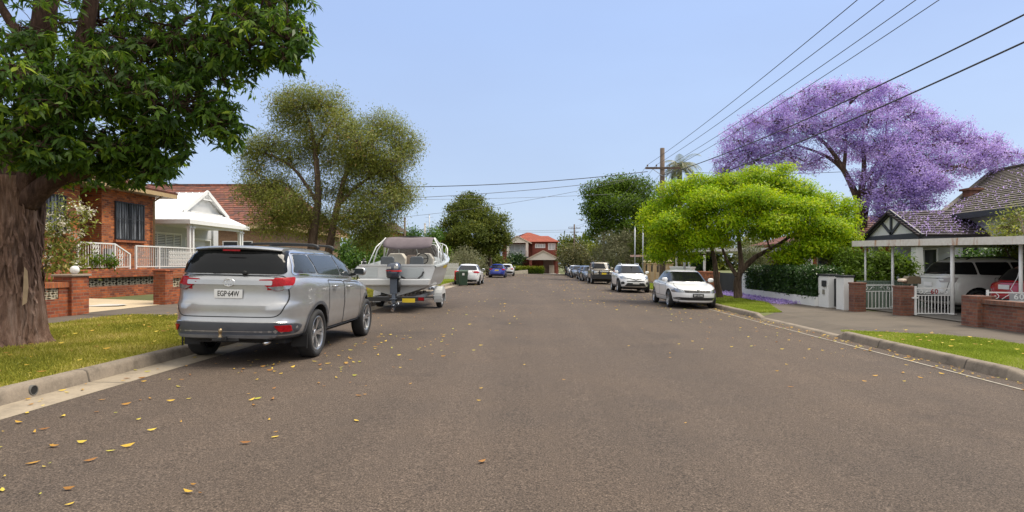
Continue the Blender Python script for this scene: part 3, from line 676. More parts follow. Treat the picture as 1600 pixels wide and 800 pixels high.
az = R(SUN_ROT); d = Vector((math.sin(az) * math.cos(R(SUN_EL)), math.cos(az) * math.cos(R(SUN_EL)), math.sin(R(SUN_EL))))
so.rotation_euler = d.to_track_quat('Z', 'Y').to_euler()
vs_ = sc.view_settings; vs_.view_transform = 'Standard'; vs_.look = 'None'; vs_.gamma = 1; vs_.use_curve_mapping = False; vs_.exposure = .95
sc.cycles.max_bounces = 8; sc.cycles.transparent_max_bounces = 8; sc.cycles.use_denoising = True
# ------------------------------------------------------------------ the setting
def asphalt():
    m, nt, p, o = nodes('asphalt'); p.inputs['Roughness'].default_value = .88; p.inputs['Specular IOR Level'].default_value = .3
    tc = nt.nodes.new('ShaderNodeTexCoord'); v = tc.outputs['Object']
    fine = noise(nt, 74, 3, .9, v); mid = noise(nt, 19, 5, .75, v)
    big = noise(nt, .35, 6, .65, v)
    mp = nt.nodes.new('ShaderNodeMapping'); mp.inputs['Scale'].default_value = (1.0, .06, 1); nt.links.new(v, mp.inputs[0]); lanes = noise(nt, .9, 4, .6, mp.outputs[0])
    vo = nt.nodes.new('ShaderNodeTexVoronoi'); vo.inputs['Scale'].default_value = 85; nt.links.new(v, vo.inputs['Vector'])
    c = ramp(nt, fine, [(.33, (.016, .012, .009)), (.50, (.078, .059, .045)), (.68, (.215, .167, .13))])
    c2 = ramp(nt, mid, [(.32, (.72,) * 3), (.68, (1.22,) * 3)]); c = mixc(nt, .75, c, c2, 'MULTIPLY')
    sp_ = ramp(nt, vo.outputs['Color'], [(0, (.55,) * 3), (.5, (1,) * 3), (.9, (1.15,) * 3), (1, (1.9,) * 3)]); c = mixc(nt, .55, c, sp_, 'MULTIPLY')
    c3 = ramp(nt, big, [(.3, (.84, .85, .88)), (.7, (1.12, 1.08, 1.04))]); c = mixc(nt, 1, c, c3, 'MULTIPLY')
    wr = nt.nodes.new('ShaderNodeTexVoronoi'); wr.feature = 'DISTANCE_TO_EDGE'; wr.inputs['Scale'].default_value = .16; wn = nt.nodes.new('ShaderNodeVectorMath'); wn.operation = 'MULTIPLY_ADD'; nz2 = nt.nodes.new('ShaderNodeTexNoise'); nz2.inputs['Scale'].default_value = 1.1; nz2.inputs['Detail'].default_value = 6; nt.links.new(v, nz2.inputs['Vector']); nt.links.new(nz2.outputs['Color'], wn.inputs[0]); wn.inputs[1].default_value = (2.6,) * 3; nt.links.new(v, wn.inputs[2]); nt.links.new(wn.outputs[0], wr.inputs['Vector'])
    c5 = ramp(nt, wr.outputs['Distance'], [(.0, (.55,) * 3), (.004, (.75,) * 3), (.008, (1,) * 3)]); gate = ramp(nt, noise(nt, .22, 2, .5, v), [(.5, (0,) * 3), (.6, (.8,) * 3)]); c = mixc(nt, gate, c, mixc(nt, 1.0, c, c5, 'MULTIPLY'))
    oil = ramp(nt, noise(nt, .55, 5, .7, v), [(.30, (.78, .79, .82)), (.42, (1,) * 3)]); c = mixc(nt, 1.0, c, oil, 'MULTIPLY')
    c4 = ramp(nt, lanes, [(.3, (.80,) * 3), (.7, (1.12,) * 3)]); c = mixc(nt, .8, c, c4, 'MULTIPLY')
    nt.links.new(c, p.inputs['Base Color']); bump(nt, p, fine, .55, .006); return m
ASPH = asphalt()
def concrete(name, col, stain=.35, scale=2.2, joint=0):
    m, nt, p, o = nodes(name); p.inputs['Roughness'].default_value = .9; tc = nt.nodes.new('ShaderNodeTexCoord'); v = tc.outputs['Object']
    a = noise(nt, scale, 7, .7, v); b = noise(nt, 40, 4, .7, v); st = None
    if joint:
        sp_ = nt.nodes.new('ShaderNodeSeparateXYZ'); nt.links.new(v, sp_.inputs[0]); dv = nt.nodes.new('ShaderNodeMath'); dv.operation = 'DIVIDE'; dv.inputs[1].default_value = joint; nt.links.new(sp_.outputs[1], dv.inputs[0]); fr = nt.nodes.new('ShaderNodeMath'); fr.operation = 'FRACT'; nt.links.new(dv.outputs[0], fr.inputs[0]); st = ramp(nt, fr.outputs[0], [(0, (.35,) * 3), (.010, (.45,) * 3), (.016, (1,) * 3)])
    c = ramp(nt, a, [(.25, sh(col, 1 - stain)), (.5, col), (.8, sh(col, 1 + stain * .55))]); g = ramp(nt, b, [(.3, (.8,) * 3), (.7, (1.14,) * 3)])
    c = mixc(nt, .8, c, g, 'MULTIPLY')
    if st is not None: c = mixc(nt, 1, c, st, 'MULTIPLY')
    nt.links.new(c, p.inputs['Base Color']); bump(nt, p, b, .25, .004); return m
KERB = concrete('kerb_concrete', (.205, .168, .128), .6, 3.0, 2.45); GUT = concrete('gutter_concrete', (.29, .24, .175), .4, 2.2, 2.45)
PATH = concrete('path_concrete', (.10, .081, .062), .35, 1.2, 1.5); DRIVE = concrete('drive_concrete', (.46, .37, .245), .22, 1.0); APRON = concrete('apron_concrete', (.092, .074, .055), .5, .8)
PALEC = concrete('pale_concrete', (.46, .44, .40), .2, 2)
SOIL = M('turf_soil', (.095, .105, .032), .95, var=.3, scale=3, bmp=.4); SOILD = M('dry_turf_soil', (.15, .13, .05), .95, var=.35, scale=2.2, bmp=.4)

xs = [-600, -120, -40, -14.3, -11, -5.45, -5.3, 6.95, 7.1, 10.5, 18, 60, 140, 600]
mb = MB(); ys = [-80, -30, 90, 110, 400, 1500]
xs = [-600, -120, -40, -14.3, -11.2, -11.0, 10.5, 10.7, 18, 60, 140, 600]; gd = lambda x: G(x) - (.24 if -11.1 < x < 10.6 else .03)
for y0, y1 in zip(ys, ys[1:]):
    for a, b in zip(xs, xs[1:]): mb.quad((a, y0, gd(a)), (b, y0, gd(b)), (b, y1, gd(b)), (a, y1, gd(a)))
structure(mb, 'ground', SOIL)
KL_, KR_ = -5.3, 6.9; Y0, Y1 = -30, 86
def sheet(name, mat, x0, x1, y0, y1, lift=0, n=1, base=None, ny=1):
    mb = MB(); g = base or (lambda x: G(x))
    X = [x0 + (x1 - x0) * i / n for i in range(n + 1)]; Yv = [y0 + (y1 - y0) * i / ny for i in range(ny + 1)]
    for a, b in zip(X, X[1:]):
        for c, d in zip(Yv, Yv[1:]): mb.quad((a, c, g(a) + lift), (b, c, g(b) + lift), (b, d, g(b) + lift), (a, d, g(a) + lift))
    return structure(mb, name, mat)
sheet('road', ASPH, KL_ + .44, KR_ - .44, Y0, Y1, .004, 6, road_z)
mb = MB(); mb.quad((-200, Y1, .004), (200, Y1, .004), (200, 91.5, .004), (-200, 91.5, .004)); mb.quad((KL_ + .44, Y1 - .6, .02), (KR_ - .44, Y1 - .6, -.02), (KR_ + 5, Y1, .006), (KL_ - 5, Y1, .006)); structure(mb, 'cross_road', ASPH)
sheet('gutter', GUT, KL_, KL_ + .44, Y0, Y1, .006, 1, road_z); sheet('gutter', ASPH, KR_ - .44, KR_, Y0, Y1, .0045, 1, road_z)
mb = MB(); mb.quad((KR_ - .46, Y0, road_z(KR_) + .021), (KR_ - .41, Y0, road_z(KR_) + .021), (KR_ - .41, Y1, road_z(KR_) + .021), (KR_ - .46, Y1, road_z(KR_) + .021)); structure(mb, 'edge_line', concrete('edge_lime', (.30, .27, .22), .5, 2.5))
def kerb(side, y0, y1, h, h2=None):
    """kerb with a battered face and a rounded nose, from y0 to y1; h to h2 is its height"""
    mb = MB(); x0 = KL_ if side < 0 else KR_; zb = road_z(x0); h2 = h if h2 is None else h2; n = max(1, int((y1 - y0) / 1.2)); rg = random.Random(int(y0 * 10) + 5)
    rows = []
    for i in range(n + 1):
        y = y0 + (y1 - y0) * i / n; hh = h + (h2 - h) * i / n + rg.uniform(-.006, .006); j = rg.uniform(-.012, .012)
        pr = [(0, 0), (-.03, hh * .7), (-.045, hh * .9), (-.075, hh), (-.17, hh + .004), (-.18, -.1)]
        rows.append([(x0 + side * -1 * (p[0] + j * (k in (1, 2, 3))), y, zb + p[1]) for k, p in enumerate(pr)])
    vs = [v for r_ in rows for v in r_]; fs = []
    for i in range(n):
        for k in range(5):
            f = (6 * i + k, 6 * i + k + 1, 6 * i + 7 + k, 6 * i + 6 + k); fs.append(f if side > 0 else f[::-1])
    fs += [tuple(range(6)), tuple(6 * n + k for k in range(5, -1, -1))]
    mb.add(vs, fs, 0, True); o = mb.build('kerb', KERB, sharp=50); tag(o, kind='structure')
for a, b, h, h2 in [(-30, 15, .15, .15), (15, 15.6, .15, .04), (15.6, 18, .04, .04), (18, 18.6, .04, .15), (18.6, 33, .15, .15), (33, 33.6, .15, .04), (33.6, 36.6, .04, .04), (36.6, 37.2, .04, .15), (37.2, 86, .15, .15)]: kerb(-1, a, b, h, h2)
for a, b, h, h2 in [(-30, 5.6, .15, .15), (5.6, 6.2, .15, .035), (6.2, 8.25, .035, .035), (8.25, 8.95, .035, .16), (8.95, 13.7, .16, .16), (13.7, 13.95, .16, .05), (13.95, 18.6, .05, .05), (18.6, 19.15, .05, .15), (19.15, 86, .15, .15)]: kerb(1, a, b, h, h2)
# the stormwater outlet through the left kerb
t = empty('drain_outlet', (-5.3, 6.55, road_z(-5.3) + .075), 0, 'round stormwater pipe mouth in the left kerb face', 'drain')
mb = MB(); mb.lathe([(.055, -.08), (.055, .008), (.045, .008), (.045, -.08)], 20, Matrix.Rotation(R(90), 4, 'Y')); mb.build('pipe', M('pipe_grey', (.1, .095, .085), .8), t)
mb = MB(); mb.lathe([(0, .003), (.046, .004)], 20, Matrix.Rotation(R(90), 4, 'Y')); mb.build('mouth_shade', SEAM, t)  # black disc standing in for the shade inside the pipe
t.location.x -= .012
# verges, paths and yards
def verge(mat, x0, x1, y0, y1):
    mb = MB(); X = [x0 + (x1 - x0) * i / 3 for i in range(4)]
    for a, b in zip(X, X[1:]): 
        mb.quad((a, y0, G(a)), (b, y0, G(b)), (b, y1, G(b)), (a, y1, G(a)))
        if a == x0: mb.quad((x0, y0, G(x0)), (x0, y1, G(x0)), (x0, y1, G(x0) - .2), (x0, y0, G(x0) - .2))
        if b == X[-1]: mb.quad((b, y0, G(b)), (b, y1, G(b)), (b, y1, G(b) - .2), (b, y0, G(b) - .2))
        for y, e in ((y0, -.42), (y1, .42)): mb.quad((a, y, G(a)), (b, y, G(b)), (b, y + e, G(b) - .16), (a, y + e, G(a) - .16))
    structure(mb, 'verge', mat)
for a, b in ((-30, 14.75), (18.35, 33.45), (36.75, 86)): verge(SOILD, -9.9, -5.47, a, b)
for a, b in ((-30, 6.1), (8.95, 13.85), (19.15, 86)): verge(SOIL, 7.08, 9.25, a, b)
sheet('footpath', PATH, -11.1, -9.8, -30, 86, .01, 2); sheet('footpath', PATH, 9.1, 10.65, -30, 86, .012, 2)
sheet('front_yard', SOILD, -40, -11.1, -30, 86, .0, 4); sheet('front_yard', SOIL, 10.65, 60, -30, 86, .0, 3)
def drive(name, mat, pts, lift=.02):
    mb = MB(); P = [Vector((x, y, G(x) + lift if z is None else z)) for x, y, z in pts]; mb.poly(P); structure(mb, name, mat)
def apron(mat, side, xa, xb, ya, yb, flare=.35, nm='driveway'):
    mb = MB(); x0 = (KL_ - .17) if side < 0 else (KR_ + .17); z0 = road_z(x0) + .05
    X = [x0, x0 + side * .55, x0 + side * 2.2] + [xb]; Z = [z0, G(X[1]) + .014, G(X[2]) + .016, G(xb) + .022]; Fl = [flare, flare * .5, 0, 0]
    for i in range(len(X) - 1): mb.quad((X[i], ya - Fl[i], Z[i]), (X[i + 1], ya - Fl[i + 1], Z[i + 1]), (X[i + 1], yb + Fl[i + 1], Z[i + 1]), (X[i], yb + Fl[i], Z[i]))
    structure(mb, nm, mat)
apron(PATH, -1, 0, -11.0, 14.7, 18.4, 0); drive('driveway', DRIVE, [(-11.0, 15.02, None), (-11.0, 18.2, None), (-12, 19.5, None), (-14.3, 19.5, None), (-14.3, 13, None), (-11.3, 14.3, None)], .024); apron(PALEC, -1, 0, -13.5, 33.4, 36.8, 0)
apron(APRON, 1, 0, 18, 13.8, 19.2, 0); apron(APRON, 1, 0, 14, 6.05, 8.98, 0)
sheet('carport_slab', concrete('slab_concrete', (.125, .115, .10), .35, .9), 10.9, 18.5, 10, 20.4, .034, 2)

mb = MB(); rg = random.Random(3); mb.poly([(-12.2 + .75 * math.cos(a) * (1 + rg.uniform(-.12, .12)), 17.3 + .5 * math.sin(a) * (1 + rg.uniform(-.12, .12)), G(-12.2) + .029) for a in [2 * math.pi * k / 18 for k in range(18)]]); structure(mb, 'concrete_patch', PALEC)

# ------------------------------------------------------------------ brick walls, left
BR = brick('orange_brick', (.58, .165, .038), (.17, .04, .018), (.27, .18, .11)); BRW = brick('wall_brick', (.46, .115, .032), (.19, .042, .02), (.25, .15, .10), var=.5)
BRC = brick('coping_brick', (.46, .14, .04), (.33, .085, .03), (.2, .12, .08), bw=.08, bh=.23, off=0)
BRD = brick('brown_brick', (.30, .12, .065), (.19, .07, .045), (.2, .15, .115), var=.4); RED = brick('red_brick', (.27, .055, .03), (.19, .035, .022), (.2, .11, .08))
BREEZE = concrete('breeze_block', (.42, .37, .27), .3, 5); GREYB = concrete('weathered_block', (.17, .16, .125), .4, 5)
WMET = M('white_metal', (.74, .74, .72), .4, var=.06, scale=10); WPNT = M('white_render', (.70, .70, .68), .7, var=.07, scale=1.5); DKM = M('charcoal_paint', (.022, .024, .028), .5, var=.1)
CREAM = M('cream_paint', (.62, .55, .43), .6, var=.08, scale=2)
def breeze(parent, x, y0, y1, z0, z1, mat, nblk, name='breeze_block'):
    """pierced blocks with crossed ribs in a wall along the street"""
    for i in range(nblk):
        a = y0 + (y1 - y0) * i / nblk; b = y0 + (y1 - y0) * (i + 1) / nblk; zm, ym = (z0 + z1) / 2, (a + b) / 2; mb = MB(); w = .035
        for p, q in (((a, z0), (b, z0)), ((a, z1), (b, z1)), ((a, z0), (a, z1)), ((b, z0), (b, z1)), ((a, zm), (ym, z1)), ((ym, z1), (b, zm)), ((b, zm), (ym, z0)), ((ym, z0), (a, zm)), ((a, z0), (ym, zm)), ((b, z0), (ym, zm)), ((a, z1), (ym, zm)), ((b, z1), (ym, zm))):
            mb.bar((x, p[0], p[1]), (x, q[0], q[1]), w, .09, up=(1, 0, 0))
        mb.build(name, mat, parent)
gz = G(-11)
# near length of front wall with its end pier
t = empty('brick_front_wall', (-11, 10, gz - .05), 0, 'low orange brick front wall with pierced block, ending at a pier behind the big tree trunk', 'wall')
def W_(o, *a, **k): o.matrix_parent_inverse = Matrix.Translation(-Vector(t.location)); return o
def wallpart(mb, name, mat, par, **k):
    o = mb.build(name, mat, par, **k); o.location = -Vector(par.location) if par.type == 'EMPTY' else (0, 0, 0); return o
mb = MB(); mb.box(-11.12, -10.9, -2, 14.45, gz - .1, gz + .42); mb.box(-11.12, -10.9, -2, 13.15, gz + .42, gz + .68); mb.box(-11.12, -10.9, 14.15, 14.45, gz + .42, gz + .68); wallpart(mb, 'wall_base', BRW, t)
mb = MB(); mb.box(-11.17, -10.87, -2, 14.45, gz + .682, gz + .80); wallpart(mb, 'coping', BRC, t)
mb = MB(); mb.box(-11.25, -10.82, 14.45, 15.02, gz - .1, gz + .93); mb.box(-11.29, -10.78, 14.41, 15.06, gz + .932, gz + .985, 1); wallpart(mb, 'pier', [BRW, concrete('pier_cap', (.28, .22, .17), .3)], t, bevel=.012)
tag(t.children[-1], 'weathered end pier with a pale cap')
mb = MB()
def brz(par, x, y0, y1, z0, z1, mat, n):
    before = set(par.children); breeze(par, x, y0, y1, z0, z1, mat, n)
    for o in par.children:
        if o not in before: o.location = -Vector(par.location)
brz(t, -10.96, 13.17, 14.13, gz + .44, gz + .66, BREEZE, 2)
# a white ball on the pier
t2 = empty('white_ball', (-11.05, 14.85, gz + .985), 0, 'white round ball finial resting on the brick end pier', 'ornament')
mb = MB(); mb.lathe([(0, 0), (.05, .004), (.09, .05), (.10, .10), (.085, .155), (.05, .19), (0, .20)], 20); mb.build('ball', WPNT, t2, uv=False)
# far side of the drive
t = empty('brick_front_wall', (-11, 18.5, gz - .05), 0, 'low orange brick wall with diamond pierced block on the far side of the drive', 'wall')
mb = MB(); mb.box(-11.22, -10.86, 18.2, 18.6, gz - .1, gz + 1.0); mb.box(-11.24, -10.84, 18.18, 18.62, gz + 1.002, gz + 1.05, 0); wallpart(mb, 'pier', BRW, t, bevel=.015)
mb = MB(); mb.box(-11.12, -10.9, 18.6, 26.5, gz - .1, gz + .52); mb.box(-11.12, -10.9, 20.6, 26.5, gz + .52, gz + .80); wallpart(mb, 'wall_base', BRW, t)
mb = MB(); mb.box(-11.17, -10.87, 18.62, 26.5, gz + .802, gz + .92); wallpart(mb, 'coping', BRC, t)
brz(t, -10.98, 18.65, 20.55, gz + .54, gz + .78, BREEZE, 3)
# terrace wall of brick house
t = empty('terrace_wall', (-14.4, 22, .35), 0, 'brick terrace wall with a strip of grey pierced blocks at the head of the sandy drive', 'wall')
mb = MB(); mb.box(-14.6, -14.3, 14, 27.2, .2, .78); mb.box(-14.6, -14.3, 14, 19.2, .78, 1.06); mb.box(-14.6, -14.3, 25.2, 27.2, .78, 1.06); mb.box(-14.7, -14.6, 14, 27.2, .2, 1.05); wallpart(mb, 'wall_base', BRW, t)
mb = MB(); mb.box(-14.72, -14.25, 14, 27.25, 1.062, 1.34); wallpart(mb, 'coping', BRW, t, bevel=.015)
brz(t, -14.38, 19.22, 25.18, .80, 1.04, GREYB, 9)
mb = MB(); mb.quad((-24, 12, 1.30), (-14.7, 12, 1.30), (-14.7, 27.2, 1.30), (-24, 27.2, 1.30)); structure(mb, 'terrace', PATH)
# balustrades
def balustrade(label, X, runs, z0=1.36, h=.86):
    t = empty('balustrade', (X, runs[0][0], z0), 0, label, 'railing', 'white iron railings on the brick terrace')
    for (a, b, ha, hb, orn) in runs:
        for y, hh in ((a, ha), (b, hb))[(0 if (a, b) == runs[0][:2] else 1):]:
            mb = MB(); mb.box(-.028, .028, y - runs[0][0] - .028, y - runs[0][0] + .028, -.02, hh); mb.build('post', WMET, t)
        mb = MB(); o = runs[0][0]
        mb.bar((0, a - o, ha), (0, b - o, hb), .05, .045); mb.build('rail', WMET, t); mb = MB(); mb.bar((0, a - o, .06), (0, b - o, .06 + min(0, hb - ha) * 0), .035, .03); mb.build('rail', WMET, t)
        n = max(2, int((b - a) / .115)); mb = MB(); pn = MB()
        for i in range(1, n):
            y = a + (b - a) * i / n - o; hh = ha + (hb - ha) * i / n
            mb.bar((0, y, .06), (0, y, hh), .016, .016)
            for (oa, ob) in orn:
                if oa <= i / n <= ob:
                    for zc in np.arange(.16, hh - .08, .15):
                        pn.tube([(0, y + .042 * math.cos(q), zc + .06 * math.sin(q)) for q in np.linspace(0, 6.28, 9)], .011, 5, cap=False)
                        pn.bar((-.006, y - .05, zc), (-.006, y + .05, zc + .1), .014, .012)
        mb.build('baluster', WMET, t)['kind'] = 'stuff'
        if pn.v: pn.build('scroll_panel', WMET, t)
    return t
balustrade('white iron railing with a sloping stair rail on the brick terrace', -14.5, [(19.62, 21.35, .86, .86, [(.38, .58)]), (21.35, 22.15, .86, .52, [(.3, .5)])])
balustrade('longer white iron railing with scroll panels beside the white garage', -14.5, [(22.5, 23.9, .83, .83, []), (23.9, 27.1, .83, .83, [(.22, .98)])])

# ------------------------------------------------------------------ house helpers
WGLASS = glass('window_glass', (.03, .034, .038), .06)
m, nt, p, o = nodes('curtained_pane'); p.inputs['Roughness'].default_value = .08; uvn = nt.nodes.new('ShaderNodeTexCoord'); mpn = nt.nodes.new('ShaderNodeMapping'); mpn.inputs['Scale'].default_value = (1, 1, .08); nt.links.new(uvn.outputs['Object'], mpn.inputs[0]); nt.links.new(ramp(nt, noise(nt, 5, 4, .6, mpn.outputs[0]), [(.38, (.02, .022, .026)), (.5, (.10, .11, .125)), (.62, (.26, .28, .31))]), p.inputs['Base Color']); CPANE = m

def child(mb, name, mat, root, **k):
    o = mb.build(name, mat, root, **k); off = Vector(root.location); r_ = root.parent
    while r_ is not None: off += Vector(r_.location); r_ = r_.parent
    o.location = -off; return o
def window(root, axis, p, u0, u1, z0, z1, sgn, fmat, gmat, mull=(1, 0), bars=0, depth=.06, fw=.05, barmat=None, sill=None):
    """framed window in a wall plane at p: axis 'x' (u = y) or 'y' (u = x); sgn is the outward side"""
    def bx(mb, a0, a1, b0, b1, d0, d1):
        lo, hi = sorted((p + sgn * d0, p + sgn * d1))
        if axis == 'x': mb.box(lo, hi, a0, a1, b0, b1)
        else: mb.box(a0, a1, lo, hi, b0, b1)
    mb = MB(); bx(mb, u0, u0 + fw, z0, z1, -.02, depth); bx(mb, u1 - fw, u1, z0, z1, -.02, depth); bx(mb, u0 + fw, u1 - fw, z0, z0 + fw, -.02, depth); bx(mb, u0 + fw, u1 - fw, z1 - fw, z1, -.02, depth)
    for i in range(1, mull[0] + 1):
        c = u0 + (u1 - u0) * i / (mull[0] + 1); bx(mb, c - fw * .4, c + fw * .4, z0 + fw, z1 - fw, -.02, depth * .8)
    for i in range(1, mull[1] + 1):
        c = z0 + (z1 - z0) * i / (mull[1] + 1); bx(mb, u0 + fw, u1 - fw, c - fw * .35, c + fw * .35, -.02, depth * .7)
    fr = child(mb, 'window', fmat, root)
    mb = MB(); bx(mb, u0 + fw * .8, u1 - fw * .8, z0 + fw * .8, z1 - fw * .8, -.01, .02); g = mb.build('pane', gmat, fr)
    if bars:
        mb = MB()
        for i in range(1, bars):
            c = u0 + (u1 - u0) * i / bars; bx(mb, c - .009, c + .009, z0, z1, depth + .02, depth + .04)
        for zz in (z0 + .02, (z0 * .45 + z1 * .55), z1 - .04): bx(mb, u0, u1, zz, zz + .02, depth + .036, depth + .056)
        mb.build('security_bars', barmat or DKM, fr)
    if sill:
        mb = MB(); bx(mb, u0 - .06, u1 + .06, z0 - .09, z0 - .004, -.02, .10); mb.build('sill', sill, fr)
    return fr
def louvre(name, col):
    m, nt, p, o = nodes(name); p.inputs['Roughness'].default_value = .5
    uv = nt.nodes.new('ShaderNodeUVMap'); uv.uv_map = 'UVMap'; s = nt.nodes.new('ShaderNodeSeparateXYZ'); nt.links.new(uv.outputs[0], s.inputs[0])
    k = nt.nodes.new('ShaderNodeMath'); k.operation = 'MULTIPLY'; k.inputs[1].default_value = 13; nt.links.new(s.outputs[1], k.inputs[0])
    f = nt.nodes.new('ShaderNodeMath'); f.operation = 'FRACT'; nt.links.new(k.outputs[0], f.inputs[0])
    nt.links.new(ramp(nt, f.outputs[0], [(.0, (.03, .035, .04)), (.42, (.05, .055, .06)), (.5, col), (.95, col)]), p.inputs['Base Color']); return m
def tilemat(name, c1, c2, gap, w=.3, h=.33, lich=None):
    m = brick(name, c1, c2, gap, bw=w, bh=h, off=.5, msize=.012, var=.3, rough=.8)
    return m
TERRA = tilemat('terracotta_tile', (.27, .085, .045), (.085, .036, .028), (.04, .018, .014)); DARKT = tilemat('dark_tile', (.05, .036, .04), (.032, .024, .028), (.012, .01, .012)); OLDT = tilemat('weathered_tile', (.135, .12, .088), (.085, .075, .058), (.03, .027, .022)); ORT = tilemat('orange_tile', (.38, .085, .04), (.30, .06, .03), (.15, .035, .02))
FASC = M('tan_fascia', (.42, .30, .15), .5, var=.1); SOFF = M('soffit', (.36, .31, .24), .7, var=.1)
WROOF = M('white_roof_steel', (.78, .79, .80), .35, var=.04, scale=1)

# orange brick house
t = empty('brick_house', (-19, 21, .4), 0, 'orange brick house with barred windows and tan eaves behind the big tree', 'house')
mb = MB(); mb.box(-24, -16.0, 22.85, 26.1, .4, 4.36); mb.box(-24, -17.8, 21.75, 22.85, .4, 4.35); mb.box(-24, -16.0, 10, 21.75, .4, 4.36); child(mb, 'wall', BR, t)
mb = MB(); e = .45
mb.box(-24.5, -15.42, 9.5, 26.62, 4.362, 4.40, 1)
for a in ((-15.42, -15.38, 9.5, 26.66),): mb.box(*a, 4.34, 4.56, 0)
mb.box(-24.5, -15.38, 26.62, 26.66, 4.34, 4.56, 0)
child(mb, 'eaves', [FASC, SOFF], t)
mb = MB(); roof_plane(mb, (-15.36, 9.5, 4.56), (-15.36, 26.68, 4.56), (-20, 22.4, 6.2), (-20, 13.5, 6.2), 14); roof_plane(mb, (-15.36, 26.68, 4.56), (-24.6, 26.68, 4.56), (-20, 22.4, 6.2), (-20, 22.4, 6.2), 14); child(mb, 'roof', TERRA, t)
window(t, 'x', -16.0, 23.55, 25.3, 2.46, 3.95, 1, DKM, CPANE, (1, 0), 12, barmat=DKM, sill=BRC)
window(t, 'x', -16.0, 19.3, 21.05, 2.62, 3.85, 1, DKM, CPANE, (1, 0), 12, barmat=DKM, sill=BRC)
mb = MB(); mb.box(-17.8, -17.74, 21.95, 22.7, 1.32, 3.4); child(mb, 'door', M('brown_door', (.06, .03, .018), .5), t)
mb = MB(); mb.tube([(-15.5, 25.85, 4.4), (-15.9, 25.85, 4.15), (-15.9, 25.85, 1.4)], .045, 8); child(mb, 'downpipe', M('pipe_tan', (.36, .27, .16), .5), t)
mb = MB(); mb.box(-15.99, -15.8, 22.95, 23.35, 1.6, 2.1); child(mb, 'meter_box', M('meter_grey', (.2, .21, .22), .5), t)
# white garage house
t = empty('white_house', (-18, 30, .4), 0, 'white house with gabled white steel roof, posts and a recessed garage door', 'house')
GREYW = M('pale_grey_render', (.50, .51, .52), .7, var=.06)
mb = MB(); mb.box(-26, -17.2, 27.2, 30.5, .4, 3.4); mb.box(-26, -17.55, 30.5, 33.0, .4, 3.38); mb.box(-26, -17.1, 33.0, 33.5, .4, 3.4); mb.box(-17.55, -17.2, 30.5, 33.0, 2.85, 3.4); child(mb, 'wall', GREYW, t)
ez = 3.46; A, B = 27.0, 32.6; xe = -15.0; xg = -15.75; mid = 29.8; rz_ = 4.98; gb = 3.93
k = (gb - ez) / (rz_ - ez); ya_, yb_ = A + (mid - A) * k, B + (mid - B) * k
mb = MB(); mb.box(-26.2, xe - .04, A, B, ez - .17, ez - .15, 1); mb.box(xe - .04, xe, A - .04, B + .04, ez - .16, ez + .03); mb.box(-26.2, xe - .04, A - .04, A, ez - .16, ez + .03); mb.box(-26.2, xe - .04, B, B + .04, ez - .16, ez + .03); child(mb, 'gutter', [WMET, WPNT], t)
mb = MB()
mb.quad((-27, A - .03, ez), (xe, A - .03, ez), (xg, ya_, gb), (-27, ya_, gb)); mb.quad((-27, ya_, gb), (xg, ya_, gb), (xg, mid, rz_), (-27, mid, rz_))
mb.quad((xe, B + .03, ez), (-27, B + .03, ez), (-27, yb_, gb), (xg, yb_, gb)); mb.quad((xg, yb_, gb), (-27, yb_, gb), (-27, mid, rz_), (xg, mid, rz_)); mb.quad((xe, A - .03, ez), (xe, B + .03, ez), (xg, yb_, gb), (xg, ya_, gb))
for i in range(1, 36):
    x = -27 + i * .32
    if x < xg: mb.bar((x, A, ez + .012), (x, mid, rz_ + .012), .03, .022); 
child(mb, 'roof', WROOF, t)
mb = MB(); mb.add([(xg - .18, ya_ + .12, gb + .02), (xg - .18, yb_ - .12, gb + .02), (xg - .18, mid, rz_ - .12)], [(0, 1, 2)]); child(mb, 'gable', WPNT, t)
mb = MB(); mb.bar((xg + .03, ya_ - .12, gb - .04), (xg + .03, mid, rz_ + .03), .05, .17); mb.bar((xg + .03, yb_ + .12, gb - .04), (xg + .03, mid, rz_ + .03), .05, .17); mb.bar((xg, ya_ + .5, gb + .03), (xg, yb_ - .5, gb + .03), .05, .05)
mb.bar((xg + .02, mid - .42, rz_ - .36), (xg + .02, mid + .42, rz_ - .36), .04, .05)
for q in (-.28, -.14, 0, .14, .28): mb.bar((xg + .02, mid + q, rz_ - .34), (xg + .02, mid + q, rz_ - .34 + .3 - abs(q) * .62), .03, .045)
child(mb, 'barge_board', WMET, t)
for y in (27.35, 27.62, 32.05, 32.3):
    mb = MB(); mb.box(xe - .32, xe - .20, y - .06, y + .06, .4, ez - .17); mb.box(xe - .36, xe - .16, y - .1, y + .1, ez - .34, ez - .28); child(mb, 'post', WMET, t)
mb = MB(); mb.box(xe - .3, xe - .22, 27.3, 32.35, ez - .28, ez - .172); child(mb, 'beam', WMET, t)
window(t, 'x', -17.2, 27.5, 30.1, 1.75, 3.0, 1, WMET, louvre('shutter_louvre', (.68, .69, .70)), (3, 1), fw=.07)
mb = MB(); mb.box(-17.55, -17.46, 30.6, 32.9, .5, 2.75)
for z in np.arange(.7, 2.7, .28): mb.box(-17.47, -17.445, 30.6, 32.9, z, z + .255)
child(mb, 'garage_door', M('garage_white', (.62, .62, .60), .5, var=.04), t)
mb = MB(); mb.box(-17.54, -17.22, 30.502, 30.6, .4, 2.848); mb.box(-17.54, -17.22, 32.9, 32.998, .4, 2.848); mb.box(-17.54, -17.22, 30.6, 32.9, 2.75, 2.848); child(mb, 'door_frame', WMET, t)
